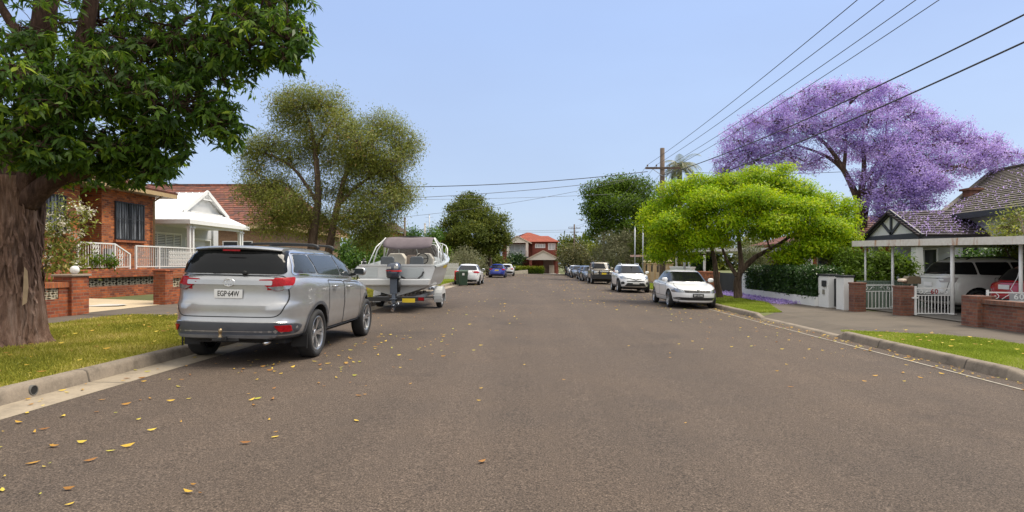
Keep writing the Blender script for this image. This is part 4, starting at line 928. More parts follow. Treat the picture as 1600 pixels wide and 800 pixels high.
# house with a terracotta roof
t = empty('tiled_house', (-20, 42, .4), 0, 'wide house with a mottled terracotta tile roof and tan brick walls', 'house')
TAN = brick('tan_brick', (.33, .2, .115), (.26, .15, .085), (.28, .2, .14), var=.2)
mb = MB(); mb.box(-34, -15.6, 37, 50, .3, 3.75); child(mb, 'wall', TAN, t)
mb = MB(); roof_plane(mb, (-35, 36.3, 3.8), (-15.0, 36.3, 3.8), (-17.5, 43, 7.0), (-33, 43, 7.0), 20); roof_plane(mb, (-15.0, 36.3, 3.8), (-15.0, 50.5, 3.8), (-17.5, 44, 7.0), (-17.5, 43, 7.0), 20); mb.bar((-33, 43, 7.03), (-17.5, 43, 7.03), .25, .14); mb.bar((-17.5, 43, 7.03), (-15, 36.3, 3.86), .22, .12); child(mb, 'roof', TERRA, t)
mb = MB(); mb.box(-34.8, -15.0, 36.28, 36.34, 3.6, 3.8); mb.box(-15.04, -14.98, 36.3, 50.5, 3.6, 3.8); child(mb, 'gutter', FASC, t)
window(t, 'y', 37, -18.6, -16.8, 1.3, 2.9, -1, WMET, WGLASS, (1, 0))
# ------------------------------------------------------------------ right side
BRB = brick('brown_brick_wall', (.27, .105, .06), (.16, .06, .042), (.17, .135, .11), var=.45)
gr = G(10.6)
t = empty('brown_brick_wall', (10.6, 12, gr), 0, 'low brown brick wall with capped pier in front of the red car', 'wall')
mb = MB(); mb.box(10.62, 10.83, 4, 14.45, gr - .1, gr + .56); mb.box(10.56, 10.89, 8.6, 8.95, gr - .1, gr + .58); mb.box(10.56, 10.89, 11.4, 11.75, gr - .1, gr + .58); child(mb, 'wall_base', BRB, t)
mb = MB(); mb.box(10.57, 10.88, 4, 14.45, gr + .562, gr + .66); child(mb, 'coping', brick('brown_coping', (.25, .11, .065), (.17, .075, .05), (.16, .12, .1), bw=.08, bh=.2, off=0), t)
mb = MB(); mb.box(10.48, 10.92, 14.45, 15.0, gr - .1, gr + .74); child(mb, 'pier', BRB, t, bevel=.012)
for x, y, w_, h_, lab in ((10.25, 19.35, .36, .86, 'square brick gate pier beside the white pillar'), (10.80, 17.85, .40, .80, 'square brick gate pier left of the open white gate')):
    t = empty('gate_pier', (x, y, G(x)), 0, lab, 'gate pier'); mb = MB(); mb.box(-w_ / 2, w_ / 2, -w_ / 2, w_ / 2, -.1, h_); mb.build('pier', BRB, t, bevel=.012)
    mb = MB(); mb.box(-w_ / 2 - .015, w_ / 2 + .015, -w_ / 2 - .015, w_ / 2 + .015, h_ + .002, h_ + .06); mb.build('pier_cap', BRB, t, bevel=.01)
RNUM = M('red_number', (.28, .02, .02), .4, var=0); WNUM = M('white_number', (.75, .75, .74), .4, var=0)
def iron_gate(label, a, b, z, h, num=None, nmat=None, disc=False, n=11, name='iron_gate'):
    a, b = Vector((*a, z)), Vector((*b, z)); L = (b - a).length; t = empty(name, a, math.atan2(b.y - a.y, b.x - a.x), label, 'gate')
    mb = MB(); mb.box(-.025, .025, -.025, .025, -.04, h + .06); mb.box(L - .02, L + .02, -.02, .02, .03, h); mb.bar((0, 0, h), (L, 0, h), .03, .03); mb.bar((0, 0, h - .2), (L, 0, h - .2), .026, .026); mb.bar((0, 0, .06), (L, 0, .06), .03, .03); mb.build('gate_frame', WMET, t)
    mb = MB()
    for i in range(1, n): mb.bar((L * i / n, 0, .06), (L * i / n, 0, h - .2), .018, .018)
    mb.build('gate_bar', WMET, t)['kind'] = 'stuff'
    for c in (L * .14, L * .86):
        mb = MB(); s_ = 1 if c < L / 2 else -1; mb.tube([(c + s_ * (.012 * q) * math.cos(q * 1.3), 0, h - .1 + .012 * q * math.sin(q * 1.3)) for q in np.linspace(.4, 6, 22)], .009, 5); mb.build('scroll', WMET, t)
    mb = MB(); mb.tube([(L * .24, 0, h - .16), (L * .36, 0, h - .05), (L * .42, 0, h - .09)], .009, 5); mb.build('scroll', WMET, t); mb = MB(); mb.tube([(L * .76, 0, h - .16), (L * .64, 0, h - .05), (L * .58, 0, h - .09)], .009, 5)
    mb.build('scroll', WMET, t)
    mb = MB(); mb.box(-.09, .05, -.04, .04, h * .62, h * .68); mb.build('hinge', WMET, t)
    if num:
        if disc:
            mb = MB(); mb.box(L * .5 - .16, L * .5 + .16, -.012, -.002, h - .19, h - .02); mb.build('number_panel', M('panel_grey', (.3, .3, .31), .5), t)
        text('house_number', num, .19, nmat, t, Matrix.Translation((L * .52, -.018, h - .10)) @ Matrix.Rotation(R(90), 4, 'X'), .006, 1.15)
    return t
iron_gate('white iron gate with red 60 standing open before the pearl white car', (11.0, 17.62), (11.98, 17.55), .05, .78, '60', RNUM)
iron_gate('white iron gate in front of the green corrugated fence', (10.52, 19.62), (11.62, 19.75), .05, .80, None, n=9)
iron_gate('white iron gate leaf with number 60 folded behind the brown brick wall', (11.05, 14.9), (12.15, 14.45), .12, .72, '60', WNUM, True)
t = empty('corrugated_fence', (11, 20.8, .05), 0, 'sage green corrugated steel fence behind the white gate', 'fence')
mb = MB(); GREENF = M('sage_steel', (.15, .2, .155), .45, var=.08)
for i in range(40):
    x = i * .09; mb.quad((x, 0, 0), (x + .03, -.02, 0), (x + .03, -.02, .86), (x, 0, .86)); mb.quad((x + .03, -.02, 0), (x + .06, -.02, 0), (x + .06, -.02, .86), (x + .03, -.02, .86)); mb.quad((x + .06, -.02, 0), (x + .09, 0, 0), (x + .09, 0, .86), (x + .06, -.02, .86))
mb.build('sheet', GREENF, t); mb = MB(); mb.box(0, 3.6, -.035, .02, .86, .91); mb.build('rail', GREENF, t)
t = empty('letter_box', (11.1, 17.95, .05), 0, 'brown metal letter box on a post behind the brick gate pier', 'letter box')
mb = MB(); mb.box(-.02, .02, -.02, .02, 0, .9); mb.build('post', WMET, t); mb = MB(); mb.prism([(-.2, .9), (.2, .9), (.2, 1.06), (.14, 1.12), (-.14, 1.12), (-.2, 1.06)], 'y', -.12, .12); mb.build('box', M('box_bronze', (.16, .125, .08), .4, .4), t)
mb = MB(); mb.lathe([(0, 0), (.11, .01), (.13, .04), (.11, .09), (0, .1)], 14, Matrix.Translation((-.28, 0, .95))); o = mb.build('newspaper_tube', M('tube_cream', (.6, .5, .4), .6), t)
# carport
t = empty('carport', (15, 18, .08), 0, 'flat white steel carport with rusty fascia sheltering two cars', 'carport')
RUSTW = None
m, nt, p, o = nodes('rusty_white'); p.inputs['Roughness'].default_value = .5; tc = nt.nodes.new('ShaderNodeTexCoord'); n1 = noise(nt, 1.3, 7, .75, tc.outputs['Object']); n2 = noise(nt, 9, 4, .6, tc.outputs['Object'])
mp = nt.nodes.new('ShaderNodeMapping'); mp.inputs['Scale'].default_value = (1, 1, .2); nt.links.new(tc.outputs['Object'], mp.inputs[0]); n3 = noise(nt, 2.1, 7, .8, mp.outputs[0])
c = ramp(nt, n2, [(.3, (.64, .60, .52)), (.7, (.76, .73, .66))]); c = mixc(nt, ramp(nt, n3, [(.56, (0,) * 3), (.66, (.9,) * 3)]), c, (.40, .17, .05)); nt.links.new(c, p.inputs['Base Color']); RUSTW = m
def zf(y): return 2.02 + (y - 14.7) * .021
YA, YB = 10.0, 22.4; X0, X1 = 11.72, 18.4
mb = MB(); mb.add([(X0 + .02, YA, zf(YA) + .15), (X1, YA, zf(YA) + .05), (X1, YB, zf(YB) + .05), (X0 + .02, YB, zf(YB) + .15), (X0 + .02, YA, zf(YA) + .10), (X1, YA, zf(YA)), (X1, YB, zf(YB)), (X0 + .02, YB, zf(YB) + .10)], [(0, 1, 2, 3), (7, 6, 5, 4), (0, 4, 5, 1), (1, 5, 6, 2), (2, 6, 7, 3), (3, 7, 4, 0)]); child(mb, 'roof', WMET, t)
mb = MB()
for i in range(24):
    a, b = YA + (YB - YA) * i / 24, YA + (YB - YA) * (i + 1) / 24; mb.add([(X0, a, zf(a) - .02), (X0, b, zf(b) - .02), (X0, b, zf(b) + .18), (X0, a, zf(a) + .18), (X0 - .05, a, zf(a) - .02), (X0 - .05, b, zf(b) - .02), (X0 - .05, b, zf(b) + .18), (X0 - .05, a, zf(a) + .18)], [(0, 1, 2, 3), (7, 6, 5, 4), (4, 5, 1, 0), (3, 2, 6, 7)])
mb.quad((X0 - .05, YB, zf(YB) - .02), (X1, YB + .0, zf(YB) - .08), (X1, YB, zf(YB) + .08), (X0 - .05, YB, zf(YB) + .18)); child(mb, 'fascia', RUSTW, t)
for x, y, r_ in ((11.98, 17.5, .055), (11.98, 15.05, .045), (12.1, 20.6, .045), (12.0, 22.1, .035), (17.9, 17.5, .05), (17.9, 22.0, .05)):
    mb = MB(); mb.tube([(x, y, .03), (x, y, zf(y) + .05)], r_, 10); mb.lathe([(0, .0), (r_ + .05, .0), (r_ + .05, .012), (0, .014)], 12, Matrix.Translation((x, y, .09))); child(mb, 'post', WMET, t)
mb = MB()
mb.tube([(11.98, 15.05, .5), (12.06, 15.25, .65), (12.0, 15.4, .9), (12.06, 15.25, 1.2), (11.98, 15.05, 1.5)], .01, 5)
child(mb, 'post_scroll', WMET, t)
# white rendered pillars, dark pedestrian gate, hedge wall
def pillar(label, x, y, w_, d_, h, cap=True):
    t = empty('rendered_pillar', (x, y, G(x)), 0, label, 'pillar'); mb = MB(); mb.box(-w_ / 2, w_ / 2, -d_ / 2, d_ / 2, -.1, h); mb.build('pillar', WPNT, t, bevel=.006)
    if cap: mb = MB(); mb.box(-w_ / 2 - .03, w_ / 2 + .03, -d_ / 2 - .03, d_ / 2 + .03, h + .002, h + .07); mb.build('pillar_cap', DKM, t, bevel=.006)
    return t
pillar('white rendered pillar with charcoal cap touching the brick gate pier', 10.25, 20.12, .32, .5, 1.06)
t = pillar('white rendered pillar with letter slot and keypad at the hedge end', 10.27, 21.3, .34, .74, 1.08)
mb = MB(); mb.box(-.22, -.182, -.25, .02, .72, .93); mb.build('letter_slot', DKM, t); mb = MB(); mb.box(-.205, -.183, -.12, .0, .45, .62); mb.build('keypad', M('keypad_grey', (.2, .19, .16), .5), t)
pillar('white rendered pillar with charcoal cap at the hedge end by the tree', 10.3, 29.2, .4, .7, 1.06)
t = empty('slat_gate', (10.3, 20.6, G(10.3)), 0, 'charcoal pedestrian gate between two white pillars', 'gate')
mb = MB()
for i in range(6): mb.box(-.02, .02, -.22 + i * .09, -.15 + i * .09, .05, 1.0)
mb.build('slat', DKM, t); mb = MB(); mb.box(.02, .05, -.23, .32, .2, .26); mb.build('rail', DKM, t); mb = MB(); mb.box(.02, .05, -.23, .32, .8, .86); mb.build('rail', DKM, t)
t = empty('hedge_wall', (10.2, 25.5, G(10.2)), 0, 'low white rendered wall along the foot of the clipped hedge', 'wall')
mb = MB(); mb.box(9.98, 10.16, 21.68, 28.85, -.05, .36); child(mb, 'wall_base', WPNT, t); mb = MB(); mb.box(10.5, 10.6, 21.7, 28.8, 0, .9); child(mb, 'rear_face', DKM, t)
# dark tiled bungalow
t = empty('bungalow', (20, 25, .1), 0, 'grey bungalow with dark tiled half timbered gable and weathered main roof', 'house')
GRW = M('grey_render', (.46, .47, .47), .75, var=.08, scale=1.5); DKB = M('charcoal_trim', (.035, .038, .045), .5, var=.1)
mb = MB(); mb.box(19.0, 30, 8, 27.3, 0, 3.6); mb.box(17.6, 26, 25.8, 30.0, 0, 2.7); child(mb, 'wall', GRW, t)
mb = MB(); roof_plane(mb, (18.5, 7.5, 3.68), (18.5, 27.9, 3.68), (24.0, 32.0, 6.3), (24.0, 7.5, 6.3), 22, .045); roof_plane(mb, (18.5, 27.9, 3.68), (30, 34.5, 3.68), (24, 32, 6.3), (24, 32, 6.3), 18); child(mb, 'main_roof', OLDT, t)
mb = MB(); mb.bar((18.5, 27.9, 3.75), (24.0, 32.0, 6.36), .22, .10); mb.bar((24, 32, 6.36), (24, 7.5, 6.36), .22, .1); child(mb, 'ridge_tile', OLDT, t)
mb = MB(); mb.box(18.40, 18.52, 7.5, 27.9, 3.46, 3.70); mb.box(18.52, 19, 7.5, 27.8, 3.47, 3.5, 1); child(mb, 'gutter', [DKB, GRW], t)
gx, ga, gbm, gm_, gzz, gtop = 16.0, 25.6, 29.7, 27.65, 2.72, 3.86
mb = MB(); roof_plane(mb, (gx - .05, ga - .2, gzz), (19.4, ga - .2, gzz), (22.6, gm_, gtop + .25), (gx - .05, gm_, gtop), 11, .04); roof_plane(mb, (24, gbm + .2, gzz), (gx - .05, gbm + .2, gzz), (gx - .05, gm_, gtop), (24, gm_, gtop + .2), 11, .04); child(mb, 'gable_roof', DARKT, t)
mb = MB(); mb.add([(gx + .2, ga, gzz), (gx + .2, gbm, gzz), (gx + .2, gm_, gtop - .1)], [(0, 1, 2)]); child(mb, 'gable', WPNT, t)
mb = MB(); mb.bar((gx + .1, ga - .25, gzz - .05), (gx + .1, gm_, gtop + .02), .08, .2); mb.bar((gx + .1, gbm + .25, gzz - .05), (gx + .1, gm_, gtop + .02), .08, .2)
mb.bar((gx + .16, ga - .1, gzz + .0), (gx + .16, gbm + .1, gzz + .0), .06, .22); mb.bar((gx + .16, gm_, gzz), (gx + .16, gm_, gtop - .1), .05, .13); mb.bar((gx + .16, gm_, gzz + .15), (gx + .16, gm_ - .95, gzz + .85), .05, .12); mb.bar((gx + .16, gm_, gzz + .15), (gx + .16, gm_ + .95, gzz + .85), .05, .12); child(mb, 'timber', DKB, t)
mb = MB(); mb.box(gx, gx + .2, ga, gbm, 2.3, 2.6); mb.box(gx, 19.6, ga - .16, ga - .04, 2.52, 2.72); mb.box(gx + .2, 17.6, ga + .1, gbm - .1, 2.56, 2.6, 1); child(mb, 'porch_beam', [DKB, WPNT], t)
for y in (26.0, 29.3):
    mb = MB(); w0, w1 = .42, .30; mb.add([(gx + .1 + (.4 - q) / 2 + a * q, y - q / 2 + b * q, z) for q, z in ((w0, .1), (w1, 2.32)) for a, b in ((0, 0), (1, 0), (1, 1), (0, 1))], [(3, 2, 1, 0), (4, 5, 6, 7), (0, 1, 5, 4), (1, 2, 6, 5), (2, 3, 7, 6), (3, 0, 4, 7)]); child(mb, 'porch_pillar', WPNT, t)
window(t, 'y', 25.8, 18.1, 18.7, .6, 2.3, -1, DKB, WGLASS, (0, 0)); window(t, 'x', 17.6, 26.6, 28.4, .9, 2.2, -1, WMET, WGLASS, (1, 0)); window(t, 'x', 19.0, 20.2, 22.2, 1.3, 2.6, -1, WMET, WGLASS, (2, 0))
mb = MB(); mb.box(20.6, 21.1, 28.9, 29.4, 3.6, 5.0); mb.box(20.5, 21.2, 28.8, 29.5, 5.0, 5.1); child(mb, 'chimney', BRB, t)
# orange brick bungalow beyond the hedge
t = empty('brick_bungalow', (17, 35, .1), 0, 'orange brick bungalow with a white porch pillar half hidden by the lime green tree', 'house')
mb = MB(); mb.box(16.2, 26, 32.0, 43, 0, 2.75); mb.box(14.6, 16.2, 33.0, 36, 0, 1.1); child(mb, 'wall', BR, t)
mb = MB(); roof_plane(mb, (15.4, 31.4, 2.8), (15.4, 43.6, 2.8), (20.5, 39, 4.4), (20.5, 35.5, 4.4), 12); roof_plane(mb, (26, 31.4, 2.8), (15.4, 31.4, 2.8), (20.5, 35.5, 4.4), (20.5, 35.5, 4.4), 12); child(mb, 'roof', TERRA, t)
for y in (33.2, 35.8): mb = MB(); mb.box(14.75, 15.1, y - .18, y + .18, 1.1, 2.75); mb.box(14.68, 15.17, y - .25, y + .25, 2.2, 2.3); child(mb, 'porch_pillar', WPNT, t)
window(t, 'x', 16.2, 36.8, 38.6, 1.0, 2.3, -1, CREAM, WGLASS, (2, 0)); window(t, 'x', 16.2, 33.6, 34.8, .4, 2.3, -1, CREAM, WGLASS, (0, 0))
# row of fences further along
t = empty('colour_steel_fence', (10.3, 33, .05), 0, 'charcoal steel side gate and panels past the white hedge pillar', 'fence')
mb = MB()
for i in range(20): mb.box(10.28, 10.32, 29.7 + i * .2, 29.86 + i * .2, .05, 1.05)
child(mb, 'panel', DKM, t); mb = MB(); mb.box(10.32, 10.36, 29.6, 33.7, .85, .93); child(mb, 'rail', DKM, t)
t = empty('brick_fence', (10.2, 36, .03), 0, 'low orange brick fence behind the white sedan', 'fence'); mb = MB(); mb.box(10.1, 10.35, 33.9, 38.5, -.05, 1.0); child(mb, 'wall_base', BR, t); mb = MB(); mb.box(10.05, 10.4, 33.9, 38.5, 1.002, 1.08); child(mb, 'coping', BRC, t)
t = empty('white_wall', (10.1, 41, .03), 0, 'long white rendered wall with flat cap beyond the brick fence', 'wall'); mb = MB(); mb.box(10.0, 10.25, 38.6, 44.5, -.05, 1.25); child(mb, 'wall_base', WPNT, t); mb = MB(); mb.box(9.95, 10.3, 38.6, 44.5, 1.252, 1.34); child(mb, 'coping', WMET, t)
t = empty('sandstone_fence', (10, 48, .03), 0, 'cream rendered fence with lantern topped piers and arched iron inserts', 'fence')
SAND = M('sand_render', (.50, .36, .20), .75, var=.12, scale=2); mb = MB(); mb.box(9.98, 10.16, 44.7, 56, -.05, .85); child(mb, 'wall_base', SAND, t)
LAMPC = M('lamp_cream', (.72, .62, .38), .5, var=.06)
for y in (45, 47.4, 49.8, 52.2, 54.6):
    mb = MB(); mb.box(9.85, 10.28, y - .25, y + .25, -.05, 1.5); mb.box(9.8, 10.33, y - .3, y + .3, 1.502, 1.58); pr_ = child(mb, 'pier', SAND, t)
    mb = MB(); mb.lathe([(.05, 1.58), (.06, 1.66), (.22, 1.68), (.13, 1.80), (.04, 1.88), (0, 1.9)], 6, Matrix.Translation((10.06, y, 0)), smooth=False); o = mb.build('lantern', LAMPC, pr_)
for y in (46.2, 48.6, 51, 53.4):
    mb = MB()
    for i in range(9): mb.box(10.05, 10.08, y - .8 + i * .2, y - .77 + i * .2, .85, 1.35 + .22 * math.sin(math.pi * i / 8))
    mb.bar((10.06, y - .85, 1.3), (10.06, y + .85, 1.3), .03, .03); child(mb, 'iron_insert', DKM, t)
t = empty('low_white_kerb_wall', (9.3, 40.5, .03), 0, 'low white wall strip beside the white wagon', 'wall'); mb = MB(); mb.box(8.6, 10.0, 38.2, 38.5, -.05, .62); mb.box(8.55, 10.0, 38.15, 38.55, .622, .72); child(mb, 'wall_base', WPNT, t)
# awning-roofed carport in front of the brick bungalow's neighbour
t = empty('flat_carport', (13, 41, .1), 0, 'long flat white carport roof seen under the lime green tree', 'carport'); mb = MB(); mb.box(10.6, 17, 38, 46, 2.30, 2.52); child(mb, 'roof', WMET, t)
for y in (38.3, 42, 45.7): mb = MB(); mb.box(10.7, 10.82, y - .06, y + .06, .05, 2.298); child(mb, 'post', WMET, t)
# ------------------------------------------------------------------ red brick house closing the street
H0 = 96.0
def hx(px, Y=H0): return (px - VX) / F * Y
t = empty('red_brick_house', (0, H0, 0), 0, 'two storey red brick house with orange roof at the end of the street', 'house')
PINKW = M('cream_gable', (.66, .60, .52), .7, var=.05); z0 = -.12
mb = MB(); mb.box(hx(787), hx(832), H0 + 1.2, H0 + 9, -.3, 4.93); mb.box(hx(832), hx(870), H0 + .4, H0 + 9, -.3, 4.93); mb.box(hx(784), hx(787), H0 + 1.6, H0 + 8, -.3, 4.9); child(mb, 'wall', RED, t)
mb = MB(); roof_plane(mb, (hx(800), H0 - .2, 4.95), (hx(873), H0 - .2, 4.95), (hx(828), H0 + 4.5, 6.6), (hx(823), H0 + 4.5, 6.62), 12); roof_plane(mb, (hx(873), H0 - .2, 4.95), (hx(873), H0 + 9.5, 4.95), (hx(828), H0 + 4.5, 6.6), (hx(828), H0 + 4.5, 6.6), 10); roof_plane(mb, (hx(784), H0 + 9.5, 4.95), (hx(784), H0 + .2, 4.95), (hx(823), H0 + 4.5, 6.62), (hx(823), H0 + 4.5, 6.62), 10)
roof_plane(mb, (hx(834), H0 - .25, 4.96), (hx(874), H0 - .25, 4.96), (hx(857), H0 + 3, 6.0), (hx(846), H0 + 3, 6.0), 8); child(mb, 'roof', ORT, t)
mb = MB(); gx0, gx1 = hx(792), hx(826); gm2 = hx(808); zg = 4.68; mb.add([(gx0, H0 - .3, zg + .1), (gx1, H0 - .3, zg + .1), (gm2, H0 - .3, 5.75)], [(0, 1, 2)]); mb.box(gx0, gx0 + .35, H0 - .35, H0, 2.6, zg + .1); mb.box(gx1 - .45, gx1 - .05, H0 - .35, H0, 2.6, zg + .1); child(mb, 'balcony_front', PINKW, t)
mb = MB(); mb.bar((gx0 - .4, H0 - .4, zg), (gm2, H0 - .4, 5.85), .2, .16); mb.bar((gx1 + .5, H0 - .4, zg), (gm2, H0 - .4, 5.85), .2, .16); child(mb, 'barge_board', M('barge_tan', (.5, .4, .3), .6), t)
roofb = MB(); roof_plane(roofb, (gx0 - .5, H0 - .3, zg + .02), (gx0 - .5, H0 + 4, zg + .4), (gm2, H0 + 4, 5.9), (gm2, H0 - .3, 5.9), 6); roof_plane(roofb, (gx1 + .6, H0 + 4, zg + .4), (gx1 + .6, H0 - .3, zg + .02), (gm2, H0 - .3, 5.9), (gm2, H0 + 4, 5.9), 6); child(roofb, 'balcony_roof', ORT, t)
mb = MB(); mb.box(gx0, gx1, H0 - .6, H0 + 1.2, 2.45, 2.62); child(mb, 'balcony_floor', M('balcony_blue', (.05, .06, .08), .5), t)
mb = MB(); mb.bar((gx0 + .3, H0 - .5, 3.5), (gx1 - .3, H0 - .5, 3.5), .05, .05)
for i in range(24): x = gx0 + .3 + (gx1 - gx0 - .6) * i / 23; mb.bar((x, H0 - .5, 2.62), (x, H0 - .5, 3.5), .02, .02)
child(mb, 'balcony_rail', M('rail_grey', (.3, .31, .33), .4, .5), t)
LITG = glass('curtained_glass', (.42, .45, .46), .1)
window(t, 'y', H0 + 1.2, gx0 + .35, gx1 - .5, 2.65, 4.6, -1, WMET, LITG, (2, 0), fw=.09)
window(t, 'y', H0 + .4 , hx(832) + .4, hx(852), 4.0, 4.65, -1, WMET, LITG, (3, 0), fw=.08); window(t, 'y', H0 + .4, hx(856.5), hx(868), 3.7, 4.75, -1, WMET, LITG, (1, 0), fw=.08)
mb = MB(); c0, c1 = hx(827), hx(871); cm = hx(848); mb.add([(c0 - .2, H0 - 3.5, 2.3), (c1 + .1, H0 - 3.5, 2.3), (cm, H0 - 3.5, 3.4)], [(0, 1, 2)]); mb.box(c0 - .2, c1 + .1, H0 - 3.5, H0 - 3.4, 2.1, 2.3); child(mb, 'carport_gable', PINKW, t)
mb = MB(); mb.bar((c0 - .4, H0 - 3.6, 2.2), (cm, H0 - 3.6, 3.5), .2, .14); mb.bar((c1 + .3, H0 - 3.6, 2.2), (cm, H0 - 3.6, 3.5), .2, .14); child(mb, 'carport_barge', M('barge_tan', (.5, .4, .3), .6), t)
mb = MB(); roof_plane(mb, (c0 - .4, H0 - 3.5, 2.25), (c0 - .4, H0 + .4, 2.25), (cm, H0 + .4, 3.55), (cm, H0 - 3.5, 3.55), 6); roof_plane(mb, (c1 + .3, H0 + .4, 2.25), (c1 + .3, H0 - 3.5, 2.25), (cm, H0 - 3.5, 3.55), (cm, H0 + .4, 3.55), 6); child(mb, 'carport_roof', ORT, t)
for x in (c0, c1 - .4): mb = MB(); mb.box(x, x + .42, H0 - 3.45, H0 - 3.0, -.2, 2.1); child(mb, 'carport_pier', RED, t)
mb = MB(); mb.box(hx(849), hx(865), H0 + .3, H0 + .39, -.1, 2.1); child(mb, 'roller_door', M('door_brown', (.16, .1, .075), .6, var=.2), t)
mb = MB(); mb.box(hx(858), hx(866), H0 - .1, H0 + .25, -.1, 1.3); child(mb, 'screen', M('screen_cream', (.45, .38, .3), .7), t)
tag(structure((lambda m_: (m_.quad((c0, 91.5, .006), (c1 + .3, 91.5, .006), (c1 + .3, H0, -.0), (c0, H0, -.0)), m_)[1])(MB()), 'house_driveway', PALEC), kind='structure')
t = empty('low_wall', (hx(813), 92.6, 0), 0, 'low cream wall in front of the hedge at the street end', 'wall'); mb = MB(); mb.prism([(hx(802, 91.4), 0), (hx(825, 91.4), 0), (hx(825, 91.4), .5), (hx(823.5, 91.4), .62), (hx(803, 91.4), .42)], 'y', 91.55, 91.8); child(mb, 'wall_base', M('low_cream', (.62, .55, .42), .7), t, bevel=.02)
# far houses seen between trees, left
t = empty('distant_house', (-14.5, 64, .4), 0, 'distant house with brown roof and orange brick upper wall left of the boat canopy', 'house')
mb = MB(); mb.box(-17.5, -14.2, 64, 70, .3, 4.9); child(mb, 'wall', BR, t); mb = MB(); roof_plane(mb, (-17.9, 63.5, 4.9), (-13.8, 63.5, 4.9), (-15, 67, 6.0), (-16.5, 67, 6.0), 8); roof_plane(mb, (-13.8, 63.5, 4.9), (-13.8, 70.5, 4.9), (-15, 67, 6.0), (-15, 67, 6.0), 8); child(mb, 'roof', tilemat('brown_tile', (.12, .07, .055), (.08, .05, .04), (.03, .02, .02)), t); window(t, 'y', 64, -16.6, -15.2, 3.2, 4.2, -1, WMET, WGLASS)
t = empty('dark_shed', (-13, 47, .4), 0, 'low dark roofed shed behind the green shrubs', 'shed')
mb = MB(); mb.box(-15.5, -12.5, 52, 56, .3, 2.6); child(mb, 'wall', GRW, t); mb = MB(); roof_plane(mb, (-15.8, 51.6, 2.6), (-12.2, 51.6, 2.6), (-12.2, 54, 3.7), (-15.8, 54, 3.7), 8); roof_plane(mb, (-12.2, 56.4, 2.6), (-15.8, 56.4, 2.6), (-15.8, 54, 3.7), (-12.2, 54, 3.7), 8); child(mb, 'roof', DARKT, t)
t = empty('picket_fence', (-7.0, 47, .3), 0, 'white picket fence beyond the boat', 'fence'); mb = MB()
for i in range(26): mb.box(-7.9 + i * .075, -7.85 + i * .075, 50, 50.04, .25, 1.55 + .04 * (i % 2))
child(mb, 'picket', WPNT, t); mb = MB(); mb.box(-7.9, -5.95, 50.04, 50.1, .5, .58); mb.box(-7.9, -5.95, 50.04, 50.1, 1.2, 1.28); child(mb, 'rail', WPNT, t)
# ------------------------------------------------------------------ bins
t = empty('wheelie_bin', (-4.42, 39.7, road_z(-4.4)), R(8), 'dark green wheelie bin standing in the gutter by the white sedan', 'bin', )
BING = M('bin_green', (.028, .062, .035), .5, var=.08); mb = MB()
mb.add([(-.24, -.28, .06), (.24, -.28, .06), (.24, .24, .06), (-.24, .24, .06), (-.29, -.36, .94), (.29, -.36, .94), (.29, .36, .94), (-.29, .36, .94)], [(3, 2, 1, 0), (4, 5, 6, 7), (0, 1, 5, 4), (1, 2, 6, 5), (2, 3, 7, 6), (3, 0, 4, 7)]); mb.build('bin_body', BING, t, bevel=.02)
mb = MB(); mb.prism([(-.38, .945), (.38, .945), (.36, 1.0), (0, 1.04), (-.3, 1.02)], 'x', -.31, .31); mb.build('lid', BING, t, bevel=.01)
for s_ in (-1, 1): mb = MB(); mb.lathe([(0, -.025), (.09, -.025), (.1, 0), (.09, .025), (0, .025)], 16, Matrix.Translation((s_ * .26, .28, .1)) @ Matrix.Rotation(R(90), 4, 'Y')); mb.build('wheel', TYRE, t)
mb = MB(); mb.box(-.08, .06, -.358, -.345, .70, .84); o = mb.build('sticker', WPNT, t)
t = empty('red_lid_bin', (-4.72, 40.5, road_z(-4.8)), R(-6), 'second bin with its red lid hanging open behind the green bin', 'bin'); mb = MB()
mb.add([(-.2, -.24, .06), (.2, -.24, .06), (.2, .2, .06), (-.2, .2, .06), (-.25, -.3, .9), (.25, -.3, .9), (.25, .3, .9), (-.25, .3, .9)], [(3, 2, 1, 0), (4, 5, 6, 7), (0, 1, 5, 4), (1, 2, 6, 5), (2, 3, 7, 6), (3, 0, 4, 7)]); mb.build('bin_body', BING, t, bevel=.02)
mb = MB(); mb.prism([(-.26, .35), (-.29, .98), (-.33, .98), (-.33, .35)], 'y', -.25, .25); mb.build('lid', M('bin_red', (.55, .02, .015), .45, var=.05), t, bevel=.008)
# ------------------------------------------------------------------ poles and wires
TIMB = M('pole_timber', (.125, .09, .066), .9, var=.35, scale=5, bmp=.4); GALV = M('galvanised', (.35, .37, .40), .45, .5, .08); INS = M('insulator', (.2, .16, .13), .3); WIRE = M('wire_black', (.03, .03, .032), .6, var=0); WIREG = M('wire_grey', (.12, .125, .13), .6, var=0)
def pole(name, label, x, y, h, r0, arms, cat='power pole'):
    t = empty(name, (x, y, G(x)), 0, label, cat); mb = MB(); mb.tube([(0, 0, -.1), (0, 0, h * .5), (0, 0, h)], [r0, r0 * .86, r0 * .72], 14); mb.build('shaft', TIMB, t)
    for (z, hw, offs) in arms:
        mb = MB(); mb.box(-hw, hw, -r0 - .05, -r0 + .06, z - .06, z + .06); a = mb.build('crossarm', TIMB, t)
        for q in offs: mb = MB(); mb.lathe([(.015, 0), (.015, .05), (.05, .06), (.035, .1), (.05, .11), (.03, .16), (0, .17)], 10, Matrix.Translation((q, -r0, z + .06))); mb.build('insulator', INS, a)
        mb = MB(); mb.bar((-hw * .6, -r0, z - .05), (0, -r0, z - .5), .04, .03); mb.bar((hw * .6, -r0, z - .05), (0, -r0, z - .5), .04, .03); mb.build('brace', GALV, t)
    return t
P1 = (8.07, 38.0); P2 = (8.9, 76.0); P3 = (7.6, 110.0)
